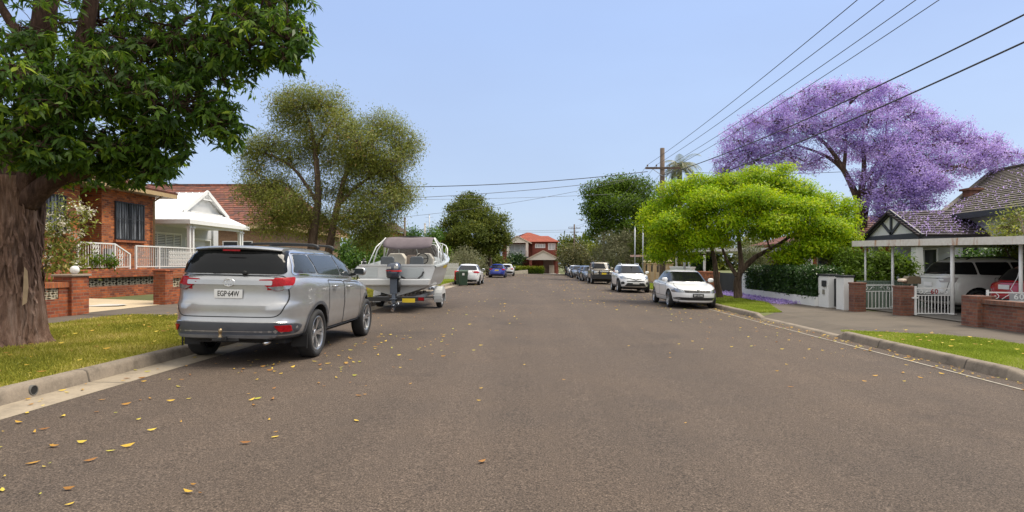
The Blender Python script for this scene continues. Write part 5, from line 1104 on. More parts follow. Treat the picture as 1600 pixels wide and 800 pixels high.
pole('power_pole', 'tall brown timber power pole with one crossarm above the lime green tree', *P1, 8.68, .19, [(7.42, 1.08, (-.95, -.4, .4, .95))])
t = pole('power_pole', 'timber power pole carrying the street light beside the big green tree', *P2, 8.25, .17, [(7.2, .9, (-.8, .8))])
mb = MB(); mb.tube([(0, -.1, 6.3), (-1.2, -.15, 6.75), (-2.6, -.2, 6.95)], .035, 8); a = mb.build('lamp_arm', GALV, t); mb = MB(); mb.add([(-2.5, -.35, 6.93), (-2.5, -.05, 6.93), (-3.2, -.1, 6.98), (-3.2, -.3, 6.98), (-2.5, -.32, 7.05), (-2.5, -.08, 7.05), (-3.1, -.12, 7.06), (-3.1, -.28, 7.06)], [(0, 1, 2, 3), (7, 6, 5, 4), (0, 4, 5, 1), (1, 5, 6, 2), (2, 6, 7, 3), (3, 7, 4, 0)]); mb.build('lamp_head', GALV, a)
pole('power_pole', 'far timber power pole with two crossarms right of the red brick house', *P3, 8.6, .17, [(7.9, 1.1, (-1, -.4, .4, 1)), (7.2, .8, ())])
def thin_pole(name, label, px, Y, ptop, r, cat='pole', mat=GALV, extra=None):
    x = (px - VX) / F * Y; zt = CAMZ - (ptop - VY) / F * Y; t = empty(name, (x, Y, G(x)), 0, label, cat); mb = MB(); mb.tube([(0, 0, -.05), (0, 0, zt - G(x))], r, 10); mb.build('shaft', mat, t)
    mb = MB(); mb.lathe([(r * 1.25, 0), (r * 1.25, .05), (r * .6, .09), (0, .1)], 10, Matrix.Translation((0, 0, zt - G(x)))); mb.build('cap', mat, t); return t, zt - G(x)
thin_pole('steel_pole', 'plain galvanised pole rising behind the white wagon', 1004.5, 50, 352, .05)
thin_pole('steel_pole', 'galvanised pole just right of the white wagon, under the lime green crown', 1069.5, 37, 374, .07)
t, zt = thin_pole('street_sign', 'grey sign post with a long name blade above the white wagon', 992, 46, 356, .045, 'street sign')
mb = MB(); mb.box(-.35, 1.1, -.03, -.005, 2.05, 2.2); mb.build('blade', M('sign_pinkish', (.5, .33, .28), .5), t)
thin_pole('antenna_mast', 'thin timber post standing left of the boat canopy', 632.5, 60, 341, .09, 'mast', TIMB); thin_pole('antenna_mast', 'pale concrete post behind the boat canopy', 664, 70, 350, .10, 'mast', PALEC)
t, zt = thin_pole('antenna_mast', 'tall slim mast with a short aerial behind the boat canopy', 671, 80, 336, .07, 'mast'); mb = MB()
for z in (zt - .3, zt - .9): mb.bar((-.5, 0, z), (.5, 0, z), .03, .03)
mb.build('aerial', GALV, t)
t, zt = thin_pole('lamp_post', 'grey lamp post among the trees left of the red brick house', 776, 80, 386, .06, 'lamp post'); mb = MB(); mb.bar((0, 0, zt), (-.9, 0, zt + .25), .06, .06); mb.build('lamp_arm', GALV, t)
def wire(label, a, b, sag, r, mat=WIRE, group=None, n=28):
    a, b = Vector(a), Vector(b); o = empty('overhead_wire', a, 0, label, 'wire', group); mb = MB()
    mb.tube([a.lerp(b, i / n) - a - Vector((0, 0, sag * 4 * (i / n) * (1 - i / n))) for i in range(n + 1)], r, 5); mb.build('wire', mat, o); return o
WG = 'power lines along the right side of the street'
zarm = G(P1[0]) + 7.42 + .2
for q, xe_, lab in ((-.95, 7.55, 'leftmost'), (-.4, 8.2, 'second from left'), (.4, 8.85, 'third from left'), (.95, 9.35, 'rightmost')):
    wire(lab + ' power line of four rising from the tall pole towards the camera', (P1[0] + q, P1[1] - .2, zarm), (xe_, -6, 8.3), .5, .011, WIRE, WG)
    wire(lab + ' power line of four running from the tall pole to the street light', (P1[0] + q, P1[1] - .2, zarm), (P2[0] + q * .8, P2[1], G(P2[0]) + 7.4), .5, .011, WIREG, 'power lines beyond the tall pole')
for q in (-1, 1): wire(('left' if q < 0 else 'right') + ' power line between the street light pole and the far pole', (P2[0] + q * .8, P2[1], G(P2[0]) + 7.4), (P3[0] + q, P3[1], 8.2), .4, .014, WIREG)
e1 = at(1586, 0, 13.5); e2 = at(1612, 36, 13.5)
wire('upper thick bundled service cable crossing in front of the purple tree', (P1[0], P1[1], 7.0), e1 + (e1 - Vector((P1[0], P1[1], 7.0))) * .35, .55, .022)
wire('lower thick bundled service cable crossing in front of the purple tree', (P1[0], P1[1], 5.9), e2 + (e2 - Vector((P1[0], P1[1], 5.9))) * .35, .45, .024)
wire('thin phone line running behind the purple flowers to the bungalow', (P1[0], P1[1], 7.3), (24.5, 31.9, 7.1), .5, .014)
def cross(label, pa, Ya, pb, Yb, sag, r, mat): wire(label, at(*pa, Ya), at(*pb, Yb), sag, r, mat, 'wires crossing the street from the tall pole')
cross('topmost wire crossing the street from the tall pole to the left', (1012, 268), 38, (560, 292), 34, .28, .022, WIRE)
cross('second wire crossing the street, below the topmost one', (1000, 278), 38, (560, 312), 36, .22, .016, WIREG)
cross('third wire crossing the street, nearly level', (960, 303), 60, (560, 312), 46, .15, .014, WIREG)
cross('thin wire dipping from the big green tree towards the dark fig tree', (975, 283), 60, (560, 345), 60, .5, .016, WIREG)
cross('upper faint wire level with the red brick house ridge', (940, 362), 78, (500, 350), 78, .4, .016, WIREG)
cross('lower faint wire just above the orange roof of the end house', (900, 359), 108, (640, 359), 108, .2, .02, WIREG)
cross('thin wire from the left to the tiled house roof', (332, 292), 38, (235, 279), 30, .1, .016, WIRE)
cross('faint wire sloping up to the street light pole', (944, 350), 76, (1010, 325), 60, .2, .02, WIREG)
cross('loose service line drooping from the far pole', (898, 372), 108, (930, 395), 90, .5, .03, GALV)
# ------------------------------------------------------------------ parked vehicles
SILVER = paint('paint_silver', (.40, .405, .41), metal=.6, rough=.30)
WHITE = paint('paint_white', (.80, .81, .82), rough=.3)
BLUE = paint('paint_blue', (.012, .04, .36), metal=.25, rough=.3)
STEEL = paint('paint_steel_blue', (.10, .15, .26), metal=.5, rough=.3)
GREY = paint('paint_grey', (.16, .18, .21), metal=.5, rough=.3)
BEIGE = paint('paint_beige', (.36, .32, .25), metal=.25, rough=.35)
REDP = paint('paint_red', (.42, .010, .022), metal=.2, rough=.25)
PEARL = paint('paint_pearl', (.62, .62, .59), rough=.3)
TILT = .021
def park(sp, X, Yc, away, label, cat, group, pm, tilt=True, rz=None, z=None):
    o = car(sp, (X, Yc, road_z(X) if z is None else z), 0, label, cat, group, pm)
    rr = (0 if away else math.pi) if rz is None else rz
    o.rotation_euler = (0, (TILT if away else -TILT) if tilt else 0, rr); return o
GL, GR, GC = 'cars parked along the left kerb', 'cars parked along the right kerb', 'cars parked nose in under the carport'
park(KL, -4.30, 8.58 + 2.43, True, 'silver seven seat wagon with black roof bars and a tow ball, tail to the camera', 'car', GL, SILVER)
park(sedan(N=100, details=sedan_details(None, [(.40, .92), (.84, .93), (.82, .82), (.52, .83)]), L=4.64), -4.40, 43.4, True, 'white sedan behind the green bin on the left side', 'car', GL, WHITE)
park(sedan(N=100, details=sedan_details(None, TAILA, spoiler=True, plates=((PLATEY, PLATEK, None), (PLATEY, PLATEK, None)))), -3.62, 65.4, True, 'bright blue sedan with a yellow rear plate', 'car', GL, BLUE)
park(hatch(), -3.0, 74.5, True, 'white hatchback just beyond the bright blue sedan', 'car', GL, WHITE)
park(sedan(details=sedan_details(ring_badge, TAILA, plates=((PLATEK, PLATEW, 'BV·15·VK'), (PLATEK, PLATEW, None)))), 6.03, 22.3 + 2.32, False, 'white sedan with a black number plate in front of the lime green tree', 'car', GR, WHITE)
park(suv(), 5.82, 34.4 + 2.3, False, 'white wagon with pale roof rails parked behind the white sedan', 'car', GR, WHITE)
park(suv(L=4.9, W=1.9, H=1.82, r=.40, N=100, details=suv_details(bull_front, TAILS, L=4.9), railmat=DARKP, clad=.40, cladmat=DARKP,
    levels=[(.38, .2, .34, .32), (.40, .1, .14, .14), (.45, .05, .05, .05), (.55, .02, .0, .0), (.7, .01, .0, .0), (.85, .0, .03, .02), (1.0, .0, .04, .03), (1.1, .015, .05, .05), (1.17, .04, .06, .09), (1.20, .08, .09, .15)],
    shoulder=[(-2.45, 1.22), (-1, 1.2), (.2, 1.18), (.9, 1.16), (1.4, 1.14), (2.0, 1.11), (2.45, 1.07)], axles=(-1.45, 1.45), sill=.1, nf=5.5,
    gh=[(1.1, .86, -2.3, 1.0), (1.2, .85, -2.29, .92), (1.35, .82, -2.26, .78), (1.55, .76, -2.2, .58), (1.68, .72, -2.14, .44), (1.74, .68, -2.08, .36), (1.765, .62, -2.0, .26)],
    wtop=1.66, belt=lambda y: 1.25, side=[(-2.05, -1.3, -1.98, -1.34), (-1.22, -.3, -1.2, -.34), (-.22, .72, -.24, .36)], doors=[(-.95, -.28, -.84), (-.24, .8, -.1)], mirror=(.62, 1.24), hz=lambda y: 1.1, rails=(-1.6, .1, .6),
    wscreen=[[(-.74, 1.24), (.74, 1.24), (.66, 1.68), (-.66, 1.68)]], rwin=[(-.7, 1.25), (.7, 1.25), (.64, 1.66), (-.64, 1.66)]),
    5.74, 49.0 + 2.45, False, 'beige off-roader with a black bull bar and yellow plate', 'off-roader', GR, BEIGE)
park(sedan(N=80), 5.5, 55.6 + 2.32, False, 'silver grey sedan half hidden behind the beige off-roader', 'car', GR, GREY)
park(hatch(), 5.72, 63.0 + 2.15, False, 'steel blue hatchback parked behind the silver grey sedan', 'car', GR, STEEL)
park(sedan(N=80), 5.4, 69.2 + 2.32, False, 'dark grey sedan tucked in behind the steel blue hatchback', 'car', GR, GREY)
park(hatch(), 5.45, 76 + 2.15, False, 'white hatchback in the far part of the right hand row', 'car', GR, WHITE)
park(suv(N=80), 5.6, 83.5 + 2.3, False, 'dark grey tall wagon, farthest of the right hand row', 'car', GR, GREY)
# under the carport, tails to the street (+X is the way in)
park(suv(L=4.6, H=1.72, clad=.25, arch=None, rails=(-1.45, .15, .50), railmat=DARKP, sideglass=GLASS, details=suv_details(rav_front, [(.68, 1.06), (.80, 1.07), (.80, .92), (.70, .92)], lens=M('lamp_grey', (.32, .30, .29), .3, var=.1))), 12.05 + 2.3, 18.75, True, 'pearl white wagon parked under the white carport', 'car', GC, PEARL, False, -math.pi / 2, .06)
park(hatch(sideglass=GLASS), 12.40 + 2.15, 16.2, True, 'dark red hatchback behind the brick wall under the carport', 'car', GC, REDP, False, -math.pi / 2, .06)
# ------------------------------------------------------------------ boat on its trailer
HULLP = M('hull_white', (.44, .475, .485), .3, var=.06, scale=3, coat=.4); GELC = M('gelcoat_white', (.58, .595, .60), .28, var=.04, coat=.5); SEATG = M('seat_vinyl', (.085, .095, .105), .55, var=.12); CANV = M('grey_canvas', (.135, .11, .122), .85, var=.15, scale=4, bmp=.2); CONS = M('console_beige', (.50, .47, .41), .5, var=.08)
MOT = paint('cowl_navy', (.03, .042, .07), metal=.3, rough=.3); MOTG = M('leg_grey', (.10, .12, .155), .4, .4, .12); YEL = M('decal_yellow', (.62, .46, .03), .5, var=0); REDD = M('decal_red', (.5, .02, .02), .4, var=0); CLEARV = M('clear_vinyl', (.16, .13, .125), .12, var=.5, scale=9)
BX, BY = -4.12, 18.6
boat = empty('runabout_boat', (BX, BY, road_z(BX)), R(-1.6), 'white open runabout with grey canopy and two grey seats on a trailer', 'boat')
STN = [(0, 1.20, 1.36, 1.0, .78, .46), (.8, 1.21, 1.39, 1.01, .78, .45), (1.6, 1.21, 1.44, 1.0, .80, .44), (2.4, 1.19, 1.51, .98, .83, .44), (3.2, 1.10, 1.61, .88, .89, .46), (3.9, .93, 1.72, .72, .97, .51), (4.5, .70, 1.82, .50, 1.08, .60), (5.0, .44, 1.91, .28, 1.24, .76), (5.35, .2, 1.97, .1, 1.45, 1.05), (5.6, .03, 2.0, .02, 1.75, 1.5)]
rows = []
for (y, g, zg, c, zc, zk) in STN:
    m_ = .55; right = [(0, zk), (c * .5, zk + (zc - zk) * .45), (c, zc), (c + .03, zc + .03), (c + (g - c) * .62, zc + (zg - zc) * .5), (g, zg - .05), (g + .025, zg - .02), (g + .02, zg + .02), (g - .05, zg + .035), (max(0, g - .16), zg + .03), (max(0, g - .17), zg - .06)]
    inn = .62 if y < 3.3 else zg + .0
    right += [(max(0, g - .2), max(inn + .05, zc)), (max(0, g - .3), inn + .12 if y < 3.3 else zg + .035), (0, inn + .1 if y < 3.3 else zg + .09)]
    rows.append([Vector((x, y, z)) for x, z in right] + [Vector((-x, y, z)) for x, z in right[-2:0:-1]])
mb = MB(); n = len(rows[0]); vs = [v for r_ in rows for v in r_]
mb.add(vs, [(i * n + k, (i + 1) * n + k, (i + 1) * n + (k + 1) % n, i * n + (k + 1) % n) for i in range(len(rows) - 1) for k in range(n)] + [tuple((len(rows) - 1) * n + k for k in range(n - 1, -1, -1))], 0, True)
mb.build('hull', HULLP, boat, sharp=32)
mb = MB(); tr = [(0, .46), (.5, .60), (1.0, .78), (1.03, .81), (1.12, 1.07), (1.2, 1.32), (1.17, 1.38), (-1.17, 1.38), (-1.2, 1.32), (-1.12, 1.07), (-1.03, .81), (-1.0, .78), (-.5, .60)]
mb.prism(tr, 'y', -.03, .03); mb.box(-1.1, 1.1, -.06, .12, 1.382, 1.43); boat_tr = mb.build('transom', GELC, boat)
mb = MB(); mb.prism([(-1.05, .80), (1.05, .80), (1.09, .99), (-1.09, .99)], 'y', -.34, -.032); mb.build('swim_ledge', GELC, boat, bevel=.03)
mb = MB(); mb.box(-1.1, -.55, -.045, -.032, 1.04, 1.32); mb.box(-.1, .85, -.045, -.032, 1.04, 1.32); mb.build('transom_panel', HULLP, boat, bevel=.01)
for s_, x in ((-1, -.52), (1, .42)):
    mb = MB(); mb.box(x - .24, x + .24, 1.0, 1.5, 1.0, 1.1); mb.box(x - .05, x + .05, 1.2, 1.3, .7, 1.0); st = mb.build('seat', SEATG, boat, bevel=.03)
    mb = MB(); mb.prism([(x - .24, 1.1), (x + .24, 1.1), (x + .215, 1.62), (x + .17, 1.68), (x - .17, 1.68), (x - .215, 1.62)], 'y', .98, 1.07); mb.build('backrest', SEATG, st, bevel=.03)
    mb = MB(); mb.prism([(x - .34, .7), (x + .34, .7), (x + .33, 1.62), (x + .2, 1.80), (x - .2, 1.80), (x - .33, 1.62)], 'y', 2.05, 2.45); c_ = mb.build('console', CONS, boat, bevel=.04)
    if s_ > 0:
        mb = MB(); mb.tube([(x + .18 * math.cos(q), 1.93 - .06 * math.sin(q), 1.62 + .17 * math.sin(q)) for q in np.linspace(0, 6.283, 21)], .017, 6, cap=False); mb.bar((x - .17, 1.93, 1.62), (x + .17, 1.93, 1.62), .02, .025); mb.bar((x, 1.93, 1.62), (x, 2.06, 1.6), .04, .04); mb.bar((x, 1.93, 1.62), (x, 1.96, 1.46), .02, .02); mb.build('steering_wheel', DARKP, c_)
mb = MB(); mb.box(-.17, .08, 2.3, 2.36, .75, 1.75); mb.box(-.2, .1, 2.28, 2.3, 1.35, 1.7); mb.build('cabin_door', M('door_tan', (.36, .29, .25), .6, var=.1), boat)
# windscreen with clear vinyl curtains
mb = MB()
W3 = [(-1.0, 2.55, 1.60), (-.66, 3.1, 1.70), (0, 3.25, 1.72), (.66, 3.1, 1.70), (1.0, 2.55, 1.60)]; W4 = [(-.78, 2.25, 2.08), (-.55, 2.6, 2.12), (0, 2.68, 2.14), (.55, 2.6, 2.12), (.78, 2.25, 2.08)]
for i in range(4): mb.quad(W3[i], W3[i + 1], W4[i + 1], W4[i]); mb.quad(*(tuple(Vector(p) + Vector((0, -.012, 0))) for p in (W4[i], W4[i + 1], W3[i + 1], W3[i])))
mb.build('windscreen', CLEARV, boat)
mb = MB()
for L_ in (W3, W4): mb.tube(L_, .016, 6)
for a, b in zip(W3, W4): mb.tube([a, b], .016, 6)
mb.build('windscreen_frame', GELC, boat)
# canopy: slack cloth between two bows
mb = MB(); nx, ny = 14, 6; g1 = []
for i in range(nx + 1):
    for j in range(ny + 1):
        u, v = i / nx, j / ny; x = -.80 + 1.60 * u; arch = .03 * (1 - (2 * u - 1) ** 2); z = 2.30 + arch * (1 - v) - v * (.30 + .09 * (1 - (2 * u - 1) ** 2)) + .012 * math.sin(9 * u + 3 * v); y = 2.25 - .75 * v * (1 - .45 * v) - .35; g1.append((x, y, z))
mb.add(g1, [(i * (ny + 1) + j, (i + 1) * (ny + 1) + j, (i + 1) * (ny + 1) + j + 1, i * (ny + 1) + j + 1) for i in range(nx) for j in range(ny)], 0, True); cp = mb.build('canopy', CANV, boat)
so_ = cp.modifiers.new('thick', 'SOLIDIFY'); so_.thickness = .012
mb = MB(); mb.tube([(-.82, 1.88, 2.28), (-.5, 1.9, 2.33), (0, 1.9, 2.36), (.5, 1.9, 2.33), (.82, 1.88, 2.28)], .018, 6); mb.build('canopy_bow', DARKP, boat)
for s_ in (-1, 1):
    mb = MB(); mb.tube([(s_ * 1.12, 1.5, 1.46), (s_ * 1.05, 1.75, 1.9), (s_ * .82, 1.88, 2.30)], .022, 8); mb.tube([(s_ * 1.13, 1.0, 1.44), (s_ * 1.02, 1.5, 2.0), (s_ * .82, 1.86, 2.28)], .018, 8); mb.tube([(s_ * 1.06, 2.6, 1.56), (s_ * .95, 2.3, 2.05), (s_ * .82, 1.9, 2.30)], .03, 8); mb.build('canopy_strut', GELC, boat)
    mb = MB(); rp = [(s_ * 1.02, 3.3, 1.66), (s_ * 1.0, 3.45, 1.98), (s_ * .86, 4.0, 2.10), (s_ * .62, 4.6, 2.2), (s_ * .3, 5.15, 2.26), (0, 5.4, 2.28)]; mb.tube(rp, .017, 8)
    for p, q in ((1, (s_ * 1.0, 3.5, 1.66)), (2, (s_ * .84, 4.05, 1.75)), (3, (s_ * .6, 4.62, 1.85)), (4, (s_ * .3, 5.15, 1.95))): mb.tube([rp[p], q], .014, 6)
    mb.build('bow_rail', WMET, boat)
    mb = MB(); mb.tube([(s_ * 1.12, .25, 1.40), (s_ * 1.12, .25, 1.5), (s_ * 1.12, .7, 1.52), (s_ * 1.12, .7, 1.42)], .014, 6); mb.build('grab_rail', GELC, boat)
mb = MB()
for y0_, y1_, z in ((.25, .55, 1.20), (.9, 1.05, 1.24), (1.4, 2.1, 1.30)): 
    xx = lambda z_, y_: 1.0 + .2 * ((z_ - .78) / .6) + .012
    mb.add([(xx(z, y0_), y0_, z), (xx(z, y1_), y1_, z + .02), (xx(z + .1, y1_) + .01, y1_, z + .12), (xx(z + .1, y0_) + .01, y0_, z + .10)], [(0, 1, 2, 3)])
mb.build('side_lettering', YEL, boat)
mb = MB(); mb.tube([(.1, -.1, 1.1), (.35, -.16, .98), (.7, -.2, .98), (.82, -.1, 1.1), (.85, -.04, 1.2)], .028, 8); mb.build('fuel_hose', DARKP, boat)
mb = MB(); mb.tube([(-1.12, .35, 1.42), (-1.1, .35, 1.56), (-1.05, .4, 1.58)], .03, 8); mb.lathe([(0, 0), (.05, 0), (.05, .07), (0, .08)], 10, Matrix.Translation((-1.1, .5, 1.44))); mb.build('rod_holder', DARKP, boat)
# outboard motor
mot = empty('outboard_motor', (BX + .05, BY - .42, road_z(BX)), R(2), 'dark navy outboard motor with a red stripe on the boat transom', 'outboard motor')
vsx = []; secs = [(1.02, .17, .27), (1.06, .205, .31), (1.20, .215, .33), (1.34, .205, .32), (1.43, .18, .28), (1.48, .12, .2), (1.495, .04, .08)]
for z, rx, ry in secs:
    for k in range(28): a_ = 2 * math.pi * k / 28; vsx.append((rx * sgnpow(math.cos(a_), .6), -.02 + ry * sgnpow(math.sin(a_), .65) + (z - 1.2) * .12, z))
mb = MB(); mb.add(vsx, [(28 * i + k, 28 * i + (k + 1) % 28, 28 * i + 28 + (k + 1) % 28, 28 * i + 28 + k) for i in range(6) for k in range(28)] + [tuple(range(27, -1, -1)), tuple(range(168, 196))], 0, True); cw = mb.build('cowl', MOT, mot, sharp=60)
mb = MB(); ring_ = [(.224 * sgnpow(math.cos(a_), .6), -.02 + .339 * sgnpow(math.sin(a_), .65) + .002) for a_ in np.linspace(-math.pi, 0, 15)]
for (a, b) in zip(ring_, ring_[1:]): mb.quad((a[0], a[1], 1.215 + .04 * (a[0] < 0)), (b[0], b[1], 1.215), (b[0], b[1], 1.255), (a[0], a[1], 1.262))
mb.build('stripe', REDD, cw); mb = MB(); mb.box(-.17, -.03, -.366, -.35, 1.30, 1.36); mb.box(.06, .18, -.362, -.345, 1.31, 1.39); mb.build('cowl_panel', M('panel_pale', (.5, .5, .48), .4), cw)
mb = MB(); mb.box(-.10, .10, -.16, .16, .56, 1.02); mb.prism([(-.2, .30), (.16, .30), (.14, .58), (-.14, .58)], 'x', -.05, .05); mb.box(-.09, .09, -.28, .2, .40, .425); mb.box(-.13, .13, .12, .34, .7, 1.06); mb.build('leg', MOTG, mot, bevel=.025)
mb = MB(); mb.lathe([(0, -.2), (.04, -.16), (.06, -.05), (.065, .1), (.04, .24), (0, .3)], 14, Matrix.Translation((0, -.05, .22)) @ Matrix.Rotation(R(-90), 4, 'X')); mb.prism([(-.16, .08), (.06, .06), (.12, .30), (-.1, .30)], 'x', -.012, .012); mb.build('gearcase', MOTG, mot)
mb = MB()
for k in range(3):
    a0 = 2 * math.pi * k / 3 + .4; pts = [(.05, -.03), (.14, -.09), (.185, -.02), (.17, .07), (.06, .04)]; P = [Vector((r_ * math.cos(a0 + t_ * 4), -.19 + t_ * .5, .22 + r_ * math.sin(a0 + t_ * 4))) for r_, t_ in pts]; mb.poly(P); mb.poly([p + Vector((0, .012, 0)) for p in P[::-1]])
mb.build('propeller', CHROME, mot)
mb = MB(); mb.tube([(.12, .0, 1.0), (.15, -.08, .85), (.12, -.02, .62)], .05, 8); mb.build('cable_loom', DARKP, mot)
# trailer
trl = empty('boat_trailer', (BX, BY, road_z(BX)), R(-1.6), 'galvanised boat trailer with white mudguards and a yellow plate under the boat', 'trailer')
mb = MB()
for s_ in (-1, 1): mb.bar((s_ * .62, -.1, .42), (s_ * .62, 3.6, .46), .06, .1); mb.bar((s_ * .62, 3.6, .46), (0, 5.8, .5), .06, .1)
for y in (.1, 1.2, 2.4, 3.5): mb.bar((-.62, y, .42), (.62, y, .42), .06, .07)
mb.bar((0, 5.2, .48), (0, 6.9, .48), .08, .1); mb.bar((-1.0, 1.9, .33), (1.0, 1.9, .33), .06, .06); mb.build('frame', GALV, trl)
for s_ in (-1, 1):
    for q in range(7): 
        mb = MB(); mb.lathe([(.02, -.06), (.06, -.05), (.06, .05), (.02, .06)], 12, Matrix.Translation((s_ * (.18 + .02 * q), .1 + q * .45, .46)) @ Matrix.Rotation(R(90), 4, 'Y')); mb.build('roller', M('roller_grey', (.25, .22, .19), .6), trl)
    wheel(trl, s_ * 1.0, 1.9, .30, .18, 6, RIM, s_, False)
    mb = MB(); a_ = [R(200 - 220 * k / 14) for k in range(15)]; o_ = [(1.9 + .40 * math.cos(q), .32 + .38 * math.sin(q)) for q in a_]; i_ = [(1.9 + .385 * math.cos(q), .32 + .365 * math.sin(q)) for q in a_]
    x0, x1 = sorted((s_ * .88, s_ * 1.13))
    for k in range(14): mb.add([(x, *p) for x in (x0, x1) for p in (o_[k], o_[k + 1], i_[k + 1], i_[k])], [(0, 1, 5, 4), (3, 7, 6, 2), (0, 4, 7, 3), (1, 2, 6, 5), (0, 3, 2, 1), (4, 5, 6, 7)])
    xs_ = s_ * 1.13; mb.poly([(xs_, *p) for p in o_] + [(xs_, 2.2, .46), (xs_, 1.6, .46)]); mb.build('mudguard', GELC, trl)
mb = MB(); mb.box(-.95, .95, -.42, -.38, .34, .46); bd = mb.build('light_board', DARKP, trl)
mb = MB(); mb.box(.30, .68, -.435, -.422, .30, .42); pl_ = mb.build('number_plate', PLATEY, bd)
for s_ in (-1, 1): mb = MB(); mb.box(s_ * .86 - .08, s_ * .86 + .08, -.44, -.421, .36, .45); mb.build('tail_lamp', REDL, bd)
mb = MB(); mb.bar((0, 6.2, 0.04), (0, 6.2, .48), .05, .05); mb.lathe([(0, -.03), (.09, -.03), (.09, .03), (0, .03)], 14, Matrix.Translation((0, 6.2, .1)) @ Matrix.Rotation(R(90), 4, 'Y')); mb.build('jockey_wheel', GALV, trl)
# ------------------------------------------------------------------ vegetation
def unit(a): return a / np.maximum(1e-9, np.linalg.norm(a, axis=1, keepdims=True))
def leafmesh(centers, per, spread, size, aspect, droop=.3, up=.5, fold=.18, rng=None, flat=1.0, outv=None, ow=1.0, tintspread=.22, sizevar=.3, whorl=False):
    """leaf blades (two halves on a folded midrib) scattered round cluster centres"""
    rng = rng or RNG; n = len(centers); N = n * per; C = np.repeat(centers, per, 0)
    off = rng.normal(0, 1, (N, 3)) * spread * np.array([1, 1, flat])
    if whorl: off *= .12
    P = C + off; D = unit(rng.normal(0, 1, (N, 3)))
    if whorl: D[:, 2] = D[:, 2] * .8
    D = unit(D + unit(off + 1e-6) * (.0 if whorl else .6) + np.array([0, 0, -droop]))
    U = rng.normal(0, .6, (N, 3)) + np.array([0, 0, up * 2]) + (0 if outv is None else np.repeat(outv, per, 0) * ow * 1.6); S = unit(np.cross(D, U)); Nn = np.cross(S, D)
    L = size * (1 + rng.uniform(-sizevar, sizevar, (N, 1))); Wd = L * aspect * .5
    b = P; m1 = P + D * L * .45 + S * Wd + Nn * fold * Wd; m2 = P + D * L * .45 - S * Wd + Nn * fold * Wd; t = P + D * L - Nn * L * .12
    V = np.stack([b, m1, t, m2], 1).reshape(-1, 3); i = np.arange(N) * 4
    Fc = np.stack([i, i + 1, i + 2, i + 3], 1)
    tc = np.repeat(rng.uniform(0, 1, n), per); tint = np.clip(tc * (1 - tintspread) + rng.uniform(0, 1, N) * tintspread * 1.6 - .1, 0, 1)
    return V, Fc, tint
def ell_points(c, r, n, rng, shell=.45):
    """points in an ellipsoid, denser towards its skin"""
    d = unit(rng.normal(0, 1, (n, 3))); rad = rng.uniform(shell ** 3, 1, (n, 1)) ** (1 / 3)
    return np.array(c) + d * rad * np.array(r)
def bez(a, b, bend, n=8):
    a, b = Vector(a), Vector(b); m = (a + b) / 2 + Vector(bend)
    return [a * (1 - t) ** 2 + m * 2 * t * (1 - t) + b * t * t for t in [i / n for i in range(n + 1)]]
def barkmat(name, c1, c2, c3, sc_=2.5, stretch=.18, bmp=.8):
    m, nt, p, o = nodes(name); p.inputs['Roughness'].default_value = .95; p.inputs['Specular IOR Level'].default_value = .2
    tc = nt.nodes.new('ShaderNodeTexCoord'); mp = nt.nodes.new('ShaderNodeMapping'); mp.inputs['Scale'].default_value = (1, 1, stretch); nt.links.new(tc.outputs['Object'], mp.inputs[0])
    a = noise(nt, sc_ * 3, 8, .75, mp.outputs[0]); b = noise(nt, sc_ * .6, 4, .6, tc.outputs['Object']); f = noise(nt, sc_ * 9, 5, .7, mp.outputs[0])
    c = ramp(nt, a, [(.32, c1), (.5, c2), (.68, c3)]); g = ramp(nt, b, [(.3, (.65, .6, .58)), (.7, (1.25, 1.2, 1.2))]); c = mixc(nt, .9, c, g, 'MULTIPLY'); g = ramp(nt, f, [(.35, (.6,) * 3), (.65, (1.2,) * 3)]); c = mixc(nt, .7, c, g, 'MULTIPLY')
    nt.links.new(c, p.inputs['Base Color']); bump(nt, p, a, bmp, .05); return m
